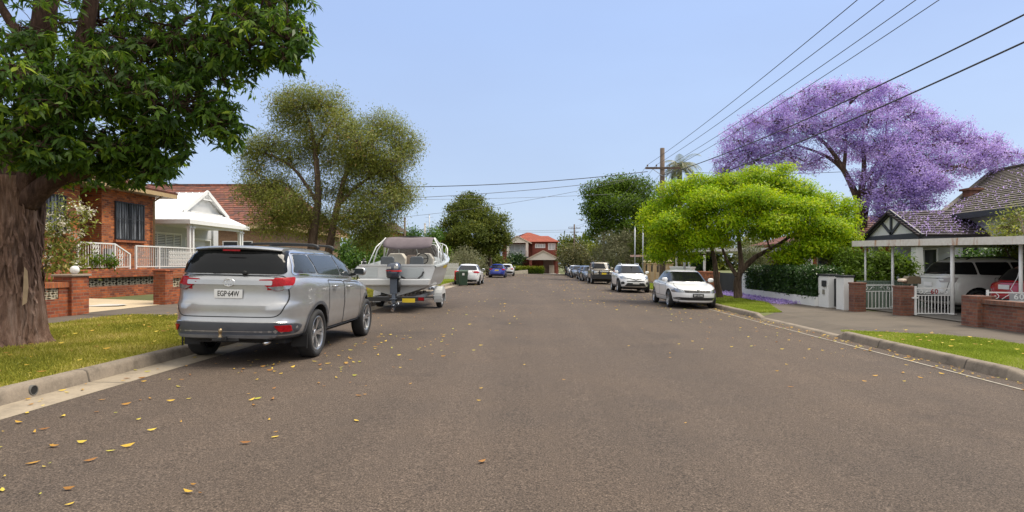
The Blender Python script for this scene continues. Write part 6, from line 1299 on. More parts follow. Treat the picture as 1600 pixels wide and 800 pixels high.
def grow(root, bark, trunks, lobes, leaf, lmat, seed, nsub=7, per=8, limb_r=.07, twig_r=.012, sub_r=.03, crownname='crown', twigs=True, attach=None, clusters_per=1.0, seg=10, sag=.0):
    """trunk paths, a limb to each lobe, branches within it, then leaves round the branch ends"""
    rng = np.random.default_rng(seed); rd = random.Random(seed); wood = MB(); nodes_ = []; O = Vector(root.location)
    for pts, r0, r1 in trunks:
        pts = [Vector(p) - O for p in pts]; Q = [pts[0]]
        for i in range(len(pts) - 1):
            p0, p1, p2, p3 = pts[max(0, i - 1)], pts[i], pts[i + 1], pts[min(len(pts) - 1, i + 2)]
            for k in range(1, 6):
                t = k / 5; Q.append(.5 * ((2 * p1) + (p2 - p0) * t + (2 * p0 - 5 * p1 + 4 * p2 - p3) * t * t + (3 * p1 - p0 - 3 * p2 + p3) * t ** 3))
        n = len(Q); rr = [r0 + (r1 - r0) * (i / (n - 1)) ** .8 for i in range(n)]
        wood.tube(Q, rr, seg); nodes_ += [(q, r_) for q, r_ in list(zip(Q, rr))[n // 3:]]
    cl = []; ov = []
    for (c, r, nc) in lobes:
        c = Vector(c) - O; best = min(nodes_, key=lambda q: (q[0] - c).length + (.9 * max(0, q[0].z - c.z)))
        a, ra = best; d = (c - a).length
        limb = bez(a, c, (rd.uniform(-.12, .12) * d, rd.uniform(-.12, .12) * d, rd.uniform(.05, .18) * d), 9); r0 = min(ra * .75, limb_r * (.6 + .25 * d))
        limb = [p + Vector((rd.gauss(0, .02), rd.gauss(0, .02), rd.gauss(0, .02))) * d * (.3 if 0 < i < 9 else 0) for i, p in enumerate(limb)]
        wood.tube(limb, [r0 + (sub_r - r0) * i / 9 for i in range(10)], 7)
        nodes_ += [(p, r0 * .6) for p in limb[4:]]
        ends = []
        for k in range(nsub):
            s_ = limb[rd.randint(3, 9)]; e = Vector(ell_points(c, r, 1, rng, .55)[0]); b = bez(s_, e, (rd.uniform(-.1, .1), rd.uniform(-.1, .1), .12 * (e - s_).length - sag), 5)
            wood.tube(b, [sub_r + (twig_r - sub_r) * i / 5 for i in range(6)], 5); ends += b[2:]
        P = ell_points(c, r, int(nc * clusters_per), rng, .35)
        if twigs and ends:
            E = np.array([tuple(e) for e in ends])
            for p in P:
                j = np.argmin(((E - p) ** 2).sum(1)); q = Vector(p); wood.tube([Vector(E[j]), (Vector(E[j]) + q) / 2 + Vector((rd.gauss(0, .04), rd.gauss(0, .04), .04)), q], [twig_r, twig_r * .7, twig_r * .4], 3, cap=False)
        cl.append(P); ov.append(unit((P - np.array(c)) / np.array(r)))
    cl = np.concatenate(cl); V, Fc, t = leafmesh(cl, per, rng=rng, outv=np.concatenate(ov), **leaf)
    wood.build('trunk', bark, root, uv=False); npmesh(crownname, V, Fc, lmat, root, t); return root
def plobes(L, k=1.0, rs=1.0):
    """lobes given by their column, row, half-width and half-height in the photograph and their distance"""
    o = []
    for (px, py, rx, ry, Y, n) in L: s = Y / F; rx *= rs; ry *= rs; o.append((at(px, py, Y), (rx * s, max(rx, ry) * s * .9, ry * s), int(n * k)))
    return o
def pt(px, py, Y): return at(px, py, Y)

BARKR = barkmat('bark_red_fibrous', (.045, .028, .021), (.21, .13, .092), (.41, .30, .235), 2.2, .13, 1.0); BARKL = barkmat('bark_red_limbs', (.026, .016, .012), (.075, .045, .034), (.14, .09, .068), 2.6, .2, .8); BARKG = barkmat('bark_grey', (.05, .036, .026), (.13, .095, .068), (.21, .16, .12), 3); BARKD = barkmat('bark_dark', (.03, .022, .017), (.075, .055, .042), (.13, .10, .08), 3)
L_BOX = leafmat('leaf_brush_box', [(0, (.03, .07, .012)), (.45, (.07, .145, .014)), (.8, (.145, .245, .018)), (1, (.34, .44, .03))], .52, .42, .3)
L_PAPER = leafmat('leaf_olive', [(0, (.12, .155, .024)), (.5, (.21, .245, .036)), (.8, (.31, .325, .05)), (1, (.46, .30, .11))], .5, .5)
L_LIME = leafmat('leaf_lime', [(0, (.14, .28, .005)), (.4, (.30, .46, .006)), (.8, (.50, .60, .010)), (1, (.66, .66, .014))], .5, .5, .25)
L_JAC = leafmat('blossom_purple', [(0, (.33, .23, .53)), (.4, (.49, .365, .76)), (.8, (.63, .50, .87)), (1, (.76, .65, .93))], .52, .6, .2)
L_FIG = leafmat('leaf_fig', [(0, (.045, .066, .010)), (.5, (.095, .125, .016)), (.85, (.17, .19, .024)), (1, (.24, .21, .04))], .38, .6, .15)
L_GREEN = leafmat('leaf_green', [(0, (.045, .085, .008)), (.5, (.095, .165, .014)), (.9, (.16, .25, .02)), (1, (.24, .32, .03))], .45, .6, .15)
L_BRIGHT = leafmat('leaf_bright', [(0, (.03, .085, .008)), (.5, (.06, .15, .012)), (1, (.15, .26, .02))], .35, .45)
L_HEDGE = leafmat('leaf_hedge', [(0, (.016, .045, .012)), (.5, (.032, .08, .016)), (.9, (.065, .13, .022)), (1, (.11, .19, .03))], .3, .35, .5)
L_OLIVE = leafmat('leaf_grey_olive', [(0, (.13, .14, .07)), (.5, (.20, .205, .105)), (1, (.31, .295, .16))], .4, .55)
L_YELH = leafmat('leaf_yellow_green', [(0, (.16, .2, .012)), (1, (.34, .36, .02))], .35, .5)
L_PALM = leafmat('leaf_palm', [(0, (.08, .11, .04)), (.6, (.16, .18, .07)), (1, (.3, .28, .15))], .35, .4)
L_RUST = leafmat('leaf_rust', [(0, (.06, .07, .02)), (.6, (.13, .13, .04)), (1, (.24, .19, .07))], .38, .5)
L_WHITEF = leafmat('petal_white', [(0, (.6, .55, .4)), (1, (.8, .78, .7))], .3, .6)

# --- the big tree at the left
t = empty('tree', (-8.3, 9.75, G(-8.3)), 0, 'big dark leaved tree with a thick shaggy red brown trunk at the left edge', 'tree')
LT = plobes([(40, 150, 95, 60, 8.6, 230), (150, 130, 95, 62, 9.2, 260), (60, 225, 85, 42, 8.8, 210), (150, 235, 75, 34, 9.3, 180), (235, 225, 70, 46, 9.7, 220), (265, 165, 90, 55, 9.4, 260), (345, 190, 44, 40, 9.3, 110), (230, 90, 100, 50, 9.8, 240), (330, 95, 75, 48, 9.6, 190), (400, 60, 72, 50, 9.4, 190), (452, 60, 36, 56, 9.2, 110), (300, 25, 110, 50, 10, 220), (420, 5, 70, 45, 9.8, 150), (160, 40, 110, 50, 10.2, 170), (30, 70, 60, 40, 9.0, 90), (110, 150, 120, 90, 11.8, 110), (260, 120, 130, 90, 11.6, 110), (200, 268, 60, 22, 9.9, 90), (240, 260, 35, 22, 9.5, 60), (120, 275, 55, 16, 10.2, 60), (150, -70, 190, 70, 10, 260), (360, -60, 150, 60, 9.8, 200), (-80, 100, 90, 110, 9.5, 220), (-60, -60, 150, 80, 10, 150)])
trk = []
grow(t, BARKL, [([pt(25, 300, 9.75), pt(45, 200, 9.7), pt(62, 100, 9.8), pt(72, 0, 9.9), pt(78, -90, 10)], .26, .13), ([pt(35, 300, 9.7), pt(80, 215, 9.6), pt(118, 115, 9.6), pt(138, 25, 9.7), pt(150, -70, 9.9)], .20, .09), ([pt(40, 315, 9.7), pt(85, 280, 9.7), pt(135, 266, 9.8), pt(205, 240, 9.9), pt(260, 200, 9.9)], .20, .05), ([pt(10, 300, 9.75), pt(-15, 190, 9.6), pt(-50, 60, 9.6), pt(-80, -40, 9.7)], .24, .1), ([pt(118, 115, 9.6), pt(200, 70, 9.7), pt(290, 58, 9.6), pt(360, 62, 9.5), pt(420, 70, 9.4)], .085, .03), ([pt(62, 100, 9.8), pt(20, 40, 9.9), pt(-10, -10, 10)], .10, .05)],
    LT, dict(spread=.22, size=.135, aspect=.30, droop=.75, up=.6, whorl=True, tintspread=.25, sizevar=.45), L_BOX, 11, nsub=6, per=11, clusters_per=.8, limb_r=.055, sub_r=.022, twig_r=.008, seg=14)
# the bole: shaggy, fluted, flaring at its foot
base = Vector(t.location); rd = random.Random(5); mb = MB(); rings, seg = 46, 72; vs = []
from mathutils import noise as mnoise
for i in range(rings):
    u = i / (rings - 1); z = -.12 + u * 2.75; r = .39 + .17 * math.exp(-max(0, z) * 3.6) + .05 * u + .04 * math.sin(u * 9); cx = .04 * math.sin(z * 1.7) - .02; cy = 0
    for k in range(seg):
        a = 2 * math.pi * k / seg; nx_, ny_ = math.cos(a), math.sin(a)
        f = .10 * mnoise.noise((nx_ * 1.8, ny_ * 1.8, z * .45)) + .07 * mnoise.noise((nx_ * 5.5, ny_ * 5.5, z * .7 + 7)) + .035 * mnoise.noise((nx_ * 14, ny_ * 14, z * 1.6)) + .02 * mnoise.noise((nx_ * 32, ny_ * 32, z * 4)); rr = r * (1 + f * 1.25) + .10 * math.exp(-max(0, z) * 5) * max(0, math.sin(a * 5 + 1))
        vs.append((cx + rr * nx_, cy + rr * ny_, z))
mb.add(vs, [(seg * i + k, seg * i + (k + 1) % seg, seg * i + seg + (k + 1) % seg, seg * i + seg + k) for i in range(rings - 1) for k in range(seg)] + [tuple(seg * (rings - 1) + k for k in range(seg))], 0, True); mb.build('bole', BARKR, t, uv=False)
# loose strips of bark
mb = MB()
for i in range(520):
    a = rd.uniform(0, 6.283); z = rd.uniform(.15, 2.6); r = .41 + .16 * math.exp(-z * 3.6); L = rd.uniform(.15, .5); w_ = rd.uniform(.012, .035); P = Vector((r * math.cos(a), r * math.sin(a), z)); o_ = Vector((math.cos(a), math.sin(a), 0)); tn = Vector((-math.sin(a), math.cos(a), 0)); l_ = rd.uniform(-.25, .25)
    p0 = P + o_ * .0; p1 = P + o_ * rd.uniform(.02, .06) + Vector((0, 0, -L * .5)) + tn * l_ * .15; p2 = P + o_ * rd.uniform(.0, .06) + Vector((0, 0, -L)) + tn * l_ * .35
    mb.add([p0 - tn * w_, p0 + tn * w_, p1 + tn * w_ * .8, p1 - tn * w_ * .8, p2 + tn * w_ * .3, p2 - tn * w_ * .3], [(0, 1, 2, 3), (3, 2, 4, 5)])
mb.build('loose_bark', BARKR, t, uv=False)
mb = MB(); fa = math.atan2(-9.0, 6.5) + .28; 
P = [Vector((.49 * math.cos(fa + da), .49 * math.sin(fa + da), z)) for da, z in ((.10, .62), (.22, .66), (.27, .9), (.24, 1.15), (.15, 1.22), (.13, .95))]
mb.poly([p * 1.0 + Vector((math.cos(fa), math.sin(fa), 0)) * .06 for p in P]); mb.build('bark_scar', M('bare_wood', (.42, .30, .18), .9, var=.2, scale=8), t, uv=False)

# --- thin olive tree behind the boat
t = empty('tree', (-8.2, 23, G(-8.2)), 0, 'open crowned olive green tree with twin leaning trunks behind the silver wagon', 'tree')
grow(t, BARKG, [([(-8.25, 23, .1), pt(488, 380, 23), pt(497, 310, 23), pt(492, 235, 23), pt(482, 185, 23)], .22, .05), ([(-8.0, 23.2, .1), pt(515, 385, 23.2), pt(528, 320, 23.2), pt(550, 250, 23.3), pt(590, 215, 23.4)], .19, .05), ([pt(497, 320, 23), pt(465, 270, 22.8), pt(430, 245, 22.6), pt(395, 238, 22.5)], .08, .03), ([pt(528, 320, 23.2), pt(580, 275, 23), pt(625, 262, 23)], .08, .03), ([pt(492, 235, 23), pt(520, 190, 23), pt(550, 170, 23)], .06, .02), ([pt(490, 350, 23), pt(450, 290, 22.5), pt(410, 280, 22.3)], .07, .02)],
    plobes([(470, 160, 38, 28, 23, 130), (440, 170, 22, 26, 23, 60), (510, 165, 38, 26, 23.3, 120), (530, 200, 40, 28, 22.8, 130), (480, 215, 26, 26, 23, 60), (420, 225, 38, 18, 22.6, 90), (450, 245, 38, 20, 23, 80), (395, 240, 24, 14, 22.6, 45), (560, 225, 44, 28, 22.4, 150), (600, 200, 36, 26, 23.2, 120), (632, 225, 28, 26, 23.3, 90), (610, 250, 44, 24, 22.8, 120), (570, 265, 46, 24, 23, 110), (625, 300, 34, 28, 23.2, 120), (590, 315, 46, 28, 22.6, 160), (560, 340, 40, 24, 22.4, 120), (600, 350, 26, 26, 23, 80), (410, 300, 42, 24, 22.3, 110), (455, 320, 40, 26, 22, 130), (425, 345, 36, 24, 22.2, 90), (500, 290, 30, 30, 23.6, 60), (480, 345, 46, 26, 23.8, 110), (545, 300, 34, 24, 23.6, 80), (500, 240, 34, 30, 23.8, 90), (540, 250, 40, 26, 23.8, 100), (460, 195, 34, 22, 23.4, 70), (590, 260, 44, 30, 23.8, 110), (395, 265, 26, 16, 22.4, 40), (575, 375, 30, 16, 22.8, 60), (520, 350, 34, 24, 24, 80), (430, 290, 40, 24, 22.8, 80)], 1.2, .98),
    dict(spread=.17, size=.09, aspect=.30, droop=.35, up=.5, tintspread=.24), L_PAPER, 21, nsub=8, per=34, limb_r=.045, sub_r=.02, twig_r=.006)
# --- lime green street tree
t = empty('tree', (8.85, 27, G(8.85)), 0, 'bright lime green spreading street tree with twin trunks beside the white sedan', 'tree')
grow(t, BARKG, [([(8.35, 27.2, -.05), pt(1120, 440, 27.2), pt(1115, 400, 27.3), pt(1100, 350, 27.5), pt(1080, 310, 27.5)], .17, .04), ([(9.05, 26.9, -.05), pt(1152, 440, 26.9), pt(1158, 418, 26.9), pt(1155, 380, 27), pt(1150, 330, 27)], .21, .05), ([pt(1156, 425, 26.9), pt(1180, 402, 26.8), pt(1210, 386, 26.6), pt(1240, 365, 26.4), pt(1275, 335, 26.3)], .15, .04), ([pt(1152, 432, 26.9), pt(1135, 405, 26.8), pt(1125, 375, 26.6)], .10, .04)],
    plobes([(1060, 300, 38, 24, 27.3, 120), (1035, 330, 32, 28, 27.5, 100), (1095, 290, 36, 24, 27, 120), (1070, 345, 42, 26, 26.6, 140), (1040, 370, 30, 24, 27, 90), (1100, 330, 44, 30, 26.4, 150), (1140, 290, 38, 26, 27, 130), (1180, 280, 38, 24, 27.2, 120), (1215, 285, 32, 22, 27, 100), (1245, 300, 36, 26, 26.6, 120), (1160, 325, 46, 28, 25.8, 160), (1210, 325, 46, 28, 25.6, 160), (1280, 320, 40, 26, 26.4, 130), (1310, 345, 32, 28, 26.4, 100), (1265, 355, 44, 26, 25.6, 140), (1120, 370, 36, 20, 26.2, 90), (1295, 385, 30, 22, 26, 80), (1250, 390, 38, 18, 25.4, 90), (1225, 400, 20, 12, 25.4, 30), (1190, 360, 36, 18, 26, 70), (1060, 385, 34, 18, 27.2, 70), (1225, 262, 16, 10, 27, 20), (1080, 400, 22, 10, 27.4, 30), (1325, 320, 16, 20, 26.4, 30), (1150, 300, 100, 22, 28.4, 110), (1030, 395, 22, 16, 26.8, 60), (1090, 375, 30, 18, 25.8, 80), (1045, 350, 32, 22, 25.8, 90), (1015, 345, 16, 24, 27.2, 50), (1275, 385, 34, 20, 25.2, 110), (1320, 375, 22, 22, 26, 70), (1240, 405, 26, 14, 25.6, 60), (1300, 355, 34, 24, 25.2, 100), (1140, 350, 40, 18, 25.4, 90), (1215, 350, 44, 22, 24.8, 120), (1105, 310, 40, 22, 25.6, 110), (1180, 305, 44, 22, 25.2, 120), (1250, 325, 40, 22, 25, 110)], 1.2, .80),
    dict(spread=.18, size=.115, aspect=.42, droop=.25, up=.9, tintspread=.16, flat=.42), L_LIME, 31, nsub=7, per=26, limb_r=.05, sub_r=.02, twig_r=.006)
# --- jacaranda
t = empty('tree', (17.6, 33, G(17.6)), 0, 'large jacaranda in full purple blossom above the bungalow roof', 'tree')
grow(t, BARKG, [([(17.3, 33, 0), pt(1342, 330, 33), pt(1346, 300, 33), pt(1350, 265, 33), pt(1348, 215, 33)], .34, .07), ([(17.8, 33.3, 0), pt(1352, 320, 33.2), pt(1375, 270, 33), pt(1410, 235, 32.6), pt(1450, 215, 32.4)], .26, .06), ([pt(1340, 310, 33), pt(1318, 265, 33), pt(1290, 225, 33), pt(1255, 200, 33)], .2, .05), ([pt(1322, 270, 33), pt(1300, 250, 33.5), pt(1270, 235, 33.6), pt(1220, 220, 33.5)], .13, .04), ([pt(1352, 310, 33), pt(1390, 290, 32), pt(1440, 275, 31), pt(1490, 265, 30.5)], .15, .04), ([pt(1318, 265, 33), pt(1322, 220, 33.4), pt(1318, 180, 33.5)], .12, .04), ([pt(1410, 235, 32.6), pt(1470, 225, 32.4), pt(1530, 225, 32), pt(1570, 232, 32)], .1, .03), ([pt(1345, 290, 33), pt(1380, 240, 33.5), pt(1385, 195, 33.6)], .14, .04)],
    plobes([(1140, 255, 26, 36, 33, 110), (1160, 220, 38, 30, 33, 150), (1200, 190, 44, 26, 33, 170), (1240, 200, 46, 28, 32.6, 170), (1250, 165, 44, 22, 33, 140), (1290, 150, 46, 24, 33.2, 170), (1340, 142, 48, 20, 33.4, 160), (1390, 155, 46, 24, 33.2, 160), (1425, 180, 40, 26, 33, 140), (1300, 190, 50, 26, 32.4, 170), (1360, 185, 46, 24, 32.2, 150), (1215, 235, 44, 22, 32.8, 120), (1180, 255, 30, 20, 33.2, 70), (1410, 215, 46, 24, 32, 150), (1460, 205, 40, 26, 32.4, 150), (1500, 215, 38, 28, 32.4, 130), (1540, 228, 34, 22, 32.2, 100), (1575, 245, 28, 18, 32, 70), (1450, 245, 50, 24, 31.4, 150), (1500, 258, 44, 22, 31, 120), (1405, 265, 46, 24, 31.2, 150), (1400, 300, 42, 22, 30.6, 130), (1440, 295, 40, 18, 30.2, 100), (1370, 310, 28, 16, 31, 60), (1425, 325, 24, 12, 30, 40), (1320, 235, 40, 22, 34, 60), (1270, 255, 34, 18, 33.6, 50), (1355, 240, 34, 20, 34.4, 60), (1545, 258, 28, 12, 31.6, 40), (1310, 215, 44, 22, 32, 110), (1370, 230, 44, 24, 32, 110), (1240, 250, 44, 18, 32.4, 90), (1180, 278, 34, 14, 33, 60), (1420, 275, 50, 24, 30.6, 140), (1460, 285, 40, 18, 30, 100), (1350, 280, 30, 18, 31.6, 50), (1400, 245, 44, 22, 31, 110), (1535, 240, 34, 18, 31, 80), (1385, 325, 26, 14, 30.2, 50), (1445, 315, 30, 12, 29.8, 50), (1135, 278, 18, 16, 33, 40), (1375, 340, 16, 10, 30.6, 16)], 1.0, .92),
    dict(spread=.14, size=.095, aspect=.55, droop=.1, up=.3, tintspread=.14, flat=.8), L_JAC, 41, nsub=8, per=24, limb_r=.055, sub_r=.036, twig_r=.013, crownname='blossom')
# --- big fig at the left end of the street
t = empty('tree', ((765 - VX) / F * 72, 72, .3), 0, 'large dark domed fig tree left of the red brick house', 'tree')
grow(t, BARKD, [([((765 - VX) / F * 72, 72, .1), pt(762, 395, 72), pt(752, 360, 72), pt(745, 330, 72)], .5, .15), ([pt(762, 395, 72), pt(775, 370, 72), pt(780, 350, 71)], .25, .1), ([pt(762, 395, 72), pt(725, 370, 71), pt(705, 365, 71)], .25, .1)],
    plobes([(735, 312, 20, 10, 72, 70), (735, 325, 32, 14, 71, 120), (712, 328, 14, 10, 72, 40), (760, 340, 34, 16, 70, 130), (725, 345, 34, 16, 70, 140), (705, 365, 28, 20, 70, 130), (740, 365, 38, 20, 68, 180), (770, 362, 28, 20, 69, 140), (784, 372, 14, 12, 70, 50), (700, 385, 20, 18, 70, 90), (730, 390, 30, 16, 69, 110), (758, 388, 26, 12, 69, 80), (715, 400, 26, 14, 71, 70)], 1.15),
    dict(spread=.3, size=.27, aspect=.45, droop=.1, up=.9, tintspread=.16, flat=.6), L_FIG, 51, nsub=4, per=24, limb_r=.08, sub_r=.05, twig_r=.02, twigs=False)
# --- big green tree behind the tall pole
t = empty('tree', ((985 - VX) / F * 64, 64, 0), 0, 'tall fresh green tree behind the street light pole', 'tree')
grow(t, BARKG, [([((985 - VX) / F * 64, 64, 0), pt(980, 400, 64), pt(975, 350, 64), pt(970, 310, 64)], .35, .1), ([pt(980, 390, 64), pt(1000, 350, 64), pt(1015, 320, 64)], .22, .08)],
    plobes([(965, 290, 34, 14, 64, 130), (935, 300, 26, 16, 64, 110), (995, 295, 30, 16, 64, 110), (930, 325, 22, 18, 63, 90), (965, 320, 36, 20, 62, 170), (1000, 325, 32, 22, 63, 140), (940, 350, 26, 14, 63, 80), (980, 350, 36, 18, 62, 140), (1020, 340, 26, 24, 64, 100), (925, 365, 12, 8, 63, 20), (1010, 370, 32, 18, 63, 100), (1035, 310, 20, 24, 66, 70)], 1.15),
    dict(spread=.26, size=.25, aspect=.5, droop=.25, up=.6, tintspread=.18), L_GREEN, 61, nsub=5, per=20, limb_r=.07, sub_r=.04, twig_r=.015, twigs=False)
def bush(name, label, base, lobes, lmat, seed, leaf, per=12, group=None, cat='shrub', bark=None, nsub=4, stems=3, twigs=False, clusters=1.0, crownname='crown'):
    base = Vector(base); t = empty(name, base, 0, label, cat, group); rd = random.Random(seed)
    top = max(l[0][2] for l in lobes) if lobes else base.z + 1
    tr = [([base + Vector((rd.uniform(-.1, .1), rd.uniform(-.1, .1), -.05)), base + Vector((rd.uniform(-.2, .2), 0, (top - base.z) * .35)), base + Vector((rd.uniform(-.35, .35), rd.uniform(-.2, .2), (top - base.z) * .7))], .05, .02) for _ in range(stems)]
    return grow(t, bark or BARKG, tr, lobes, leaf, lmat, seed, nsub=nsub, per=per, limb_r=.02, sub_r=.014, twig_r=.006, twigs=twigs, clusters_per=clusters, seg=7, crownname=crownname)
def gbase(px, Y): x = (px - VX) / F * Y; return (x, Y, G(x))
B = 'shrubs and trees behind the left verge'
bush('shrub', 'feathery pale olive shrub behind the white sedan on the left', gbase(728, 52), plobes([(728, 398, 18, 10, 52, 70), (712, 412, 16, 14, 52, 70), (745, 412, 18, 14, 52, 80), (728, 418, 22, 14, 51, 80)]), L_OLIVE, 71, dict(spread=.2, size=.2, aspect=.22, droop=.1, up=.2), 14)
bush('shrub', 'bright green bushy shrub beside the boat', gbase(560, 27), plobes([(548, 395, 18, 16, 27, 90), (570, 385, 18, 16, 27.5, 90), (590, 400, 16, 14, 27, 70), (560, 408, 30, 12, 26, 90)]), L_BRIGHT, 72, dict(spread=.16, size=.13, aspect=.5, droop=.1, up=.7), 14)
bush('shrub', 'grey green feathery shrub between the olive tree and the boat canopy', gbase(600, 38), plobes([(588, 378, 16, 14, 38, 70), (606, 382, 14, 16, 38, 60), (596, 395, 20, 14, 37, 70)]), L_PALM, 73, dict(spread=.22, size=.24, aspect=.16, droop=.2, up=.2), 13)
bush('shrub', 'dark green shrub mass behind the boat rail', gbase(705, 60), plobes([(690, 400, 14, 14, 58, 60), (700, 415, 20, 12, 58, 60), (678, 410, 12, 12, 58, 40)]), L_GREEN, 74, dict(spread=.25, size=.25, aspect=.45, droop=.1, up=.7), 13)
bush('shrub', 'small clipped pair of green crowns on the skyline behind the boat canopy', gbase(655, 62), plobes([(645, 366, 10, 9, 62, 40), (680, 366, 12, 9, 62, 50), (660, 372, 24, 7, 63, 50)]), L_BRIGHT, 75, dict(spread=.22, size=.25, aspect=.4, droop=.1, up=.7), 13)
bush('shrub', 'broad tan green hedge under the fig tree', gbase(712, 61), plobes([(700, 422, 18, 8, 60, 60), (722, 422, 16, 8, 60, 60)]), L_GREEN, 76, dict(spread=.25, size=.22, aspect=.45, droop=.1, up=.7), 12)
bush('shrub', 'dark rounded shrub by the lamp post left of the red brick house', gbase(778, 78), plobes([(772, 405, 12, 14, 78, 70), (784, 415, 12, 10, 78, 60), (760, 412, 10, 12, 78, 40)]), L_FIG, 77, dict(spread=.28, size=.3, aspect=.45, droop=.1, up=.7), 12)
bush('shrub', 'round dark shrub before the balcony of the red brick house', gbase(806, 94.6), plobes([(800, 405, 6, 9, 94.6, 50), (811, 404, 6, 8, 94.6, 50), (806, 411, 9, 6, 94.6, 50)]), L_HEDGE, 78, dict(spread=.25, size=.3, aspect=.5, droop=.1, up=.7), 12)
bush('shrub', 'golden shrub between the left trees and the red brick house', gbase(772, 86), plobes([(772, 418, 10, 7, 86, 50)]), L_RUST, 79, dict(spread=.25, size=.3, aspect=.5, droop=.1, up=.7), 12)
bush('flowering_shrub', 'straggly white flowered shrub between the big trunk and the brick house', (-12.4, 15.5, .35), plobes([(92, 360, 24, 26, 15.5, 36), (110, 330, 24, 20, 15.5, 18), (80, 395, 24, 24, 15.3, 40), (115, 395, 22, 24, 15.6, 30), (132, 345, 14, 22, 15.6, 10), (95, 418, 34, 12, 15.4, 34)]), L_PAPER, 80, dict(spread=.14, size=.12, aspect=.35, droop=.15, up=.5), 10, twigs=True)
fl = bpy.data.objects[-1] if False else None
_P = np.concatenate([ell_points(c, r, n // 3, np.random.default_rng(5), .8) for c, r, n in plobes([(85, 350, 14, 18, 15.3, 60), (118, 345, 14, 30, 15.4, 54), (136, 325, 12, 12, 15.5, 40), (100, 395, 30, 22, 15.3, 30)])])
V, Fc, tt = leafmesh(_P, 7, .035, .06, .7, 0, .5, rng=np.random.default_rng(6)); o = npmesh('blossom', V - np.array((-12.4, 15.5, .35)), Fc, L_WHITEF, bpy.data.objects['flowering_shrub'], tt)
bush('potted_plant', 'small green plant behind the sloping stair rail on the terrace', (-15.0, 20.4, 1.3), plobes([(152, 408, 8, 8, 20.4, 20), (172, 411, 10, 7, 21, 24)]), L_GREEN, 81, dict(spread=.08, size=.12, aspect=.4, droop=.1, up=.6), 10)
Rg = 'shrubs behind the right hand fences'
bush('shrub', 'grey olive shrub rounded above the beige off-roader', gbase(962, 60), plobes([(955, 378, 22, 16, 60, 110), (980, 375, 18, 14, 60, 90), (940, 395, 18, 14, 60, 80), (968, 398, 28, 14, 59, 120), (992, 395, 14, 16, 61, 60)]), L_OLIVE, 82, dict(spread=.26, size=.26, aspect=.2, droop=.1, up=.2), 15)
bush('shrub', 'tan and green shrub bank behind the far right hand cars', gbase(895, 88), plobes([(885, 400, 14, 18, 88, 90), (905, 398, 16, 16, 86, 90), (918, 408, 14, 12, 84, 70), (895, 412, 20, 10, 86, 70)]), L_RUST, 83, dict(spread=.34, size=.34, aspect=.4, droop=.1, up=.6), 14)
bush('tree', 'dark round tree crown on the skyline right of the red brick house', gbase(890, 125), plobes([(890, 382, 18, 10, 125, 90), (908, 388, 16, 10, 125, 70), (880, 395, 14, 14, 122, 70), (900, 400, 20, 14, 122, 80)]), L_FIG, 84, dict(spread=.5, size=.6, aspect=.5, droop=.1, up=.8), 12, cat='tree')
bush('shrub', 'square clipped bright green shrub between the two far poles', gbase(929, 72), plobes([(926, 390, 6, 8, 72, 40), (932, 388, 6, 9, 72, 40)]), L_YELH, 85, dict(spread=.18, size=.22, aspect=.5, droop=.1, up=.7), 12)
bush('shrub', 'dark shrub mass behind the cream lantern fence', gbase(1015, 58), plobes([(1005, 385, 20, 18, 58, 90), (1035, 385, 26, 20, 56, 120), (1070, 388, 24, 20, 50, 100), (1100, 395, 22, 18, 46, 90), (1040, 402, 34, 10, 54, 90)]), L_FIG, 86, dict(spread=.28, size=.3, aspect=.45, droop=.15, up=.7), 13)
bush('shrub', 'rounded dark green shrub behind the white wall', gbase(1102, 43), plobes([(1100, 408, 14, 12, 43, 70), (1092, 415, 12, 8, 43, 40)]), L_HEDGE, 87, dict(spread=.2, size=.2, aspect=.45, droop=.1, up=.7), 13)
bush('shrub', 'spiky blue green shrub seen between the twin trunks', gbase(1172, 36), plobes([(1168, 398, 16, 18, 36, 60), (1188, 404, 14, 14, 36, 50)]), L_PALM, 88, dict(spread=.2, size=.4, aspect=.09, droop=-.1, up=.2), 10)
bush('shrub', 'broad green shrubs between the hedge and the carport', gbase(1345, 24), plobes([(1325, 408, 24, 16, 24.4, 110), (1355, 412, 22, 16, 24, 100), (1385, 410, 22, 14, 23.6, 100), (1410, 418, 18, 12, 23, 80), (1320, 430, 22, 12, 24, 70), (1360, 430, 34, 10, 23.4, 90)]), L_GREEN, 89, dict(spread=.15, size=.15, aspect=.4, droop=.1, up=.7), 13)
bush('shrub', 'brown tinged shrub by the white pillars', gbase(1305, 26), plobes([(1300, 400, 16, 14, 26, 60), (1315, 412, 18, 12, 25.5, 60)]), L_RUST, 90, dict(spread=.15, size=.15, aspect=.4, droop=.1, up=.6), 12)
bush('shrub', 'sparse yellow green shrub rising above the carport roof at the right edge', gbase(1585, 19.5), plobes([(1590, 340, 22, 18, 21.5, 50), (1565, 358, 20, 12, 21.5, 36), (1590, 365, 26, 14, 21, 50), (1600, 395, 40, 14, 21, 70)]), L_PAPER, 91, dict(spread=.14, size=.12, aspect=.4, droop=.1, up=.6), 10, twigs=True)
bush('shrub', 'light green shrub row behind the cars under the carport', gbase(1560, 22.5), plobes([(1530, 402, 30, 10, 23, 60), (1570, 398, 30, 12, 22.6, 70), (1610, 400, 30, 14, 22.4, 60), (1550, 415, 50, 10, 22.4, 70)]), L_BRIGHT, 92, dict(spread=.14, size=.13, aspect=.4, droop=.1, up=.7), 12)
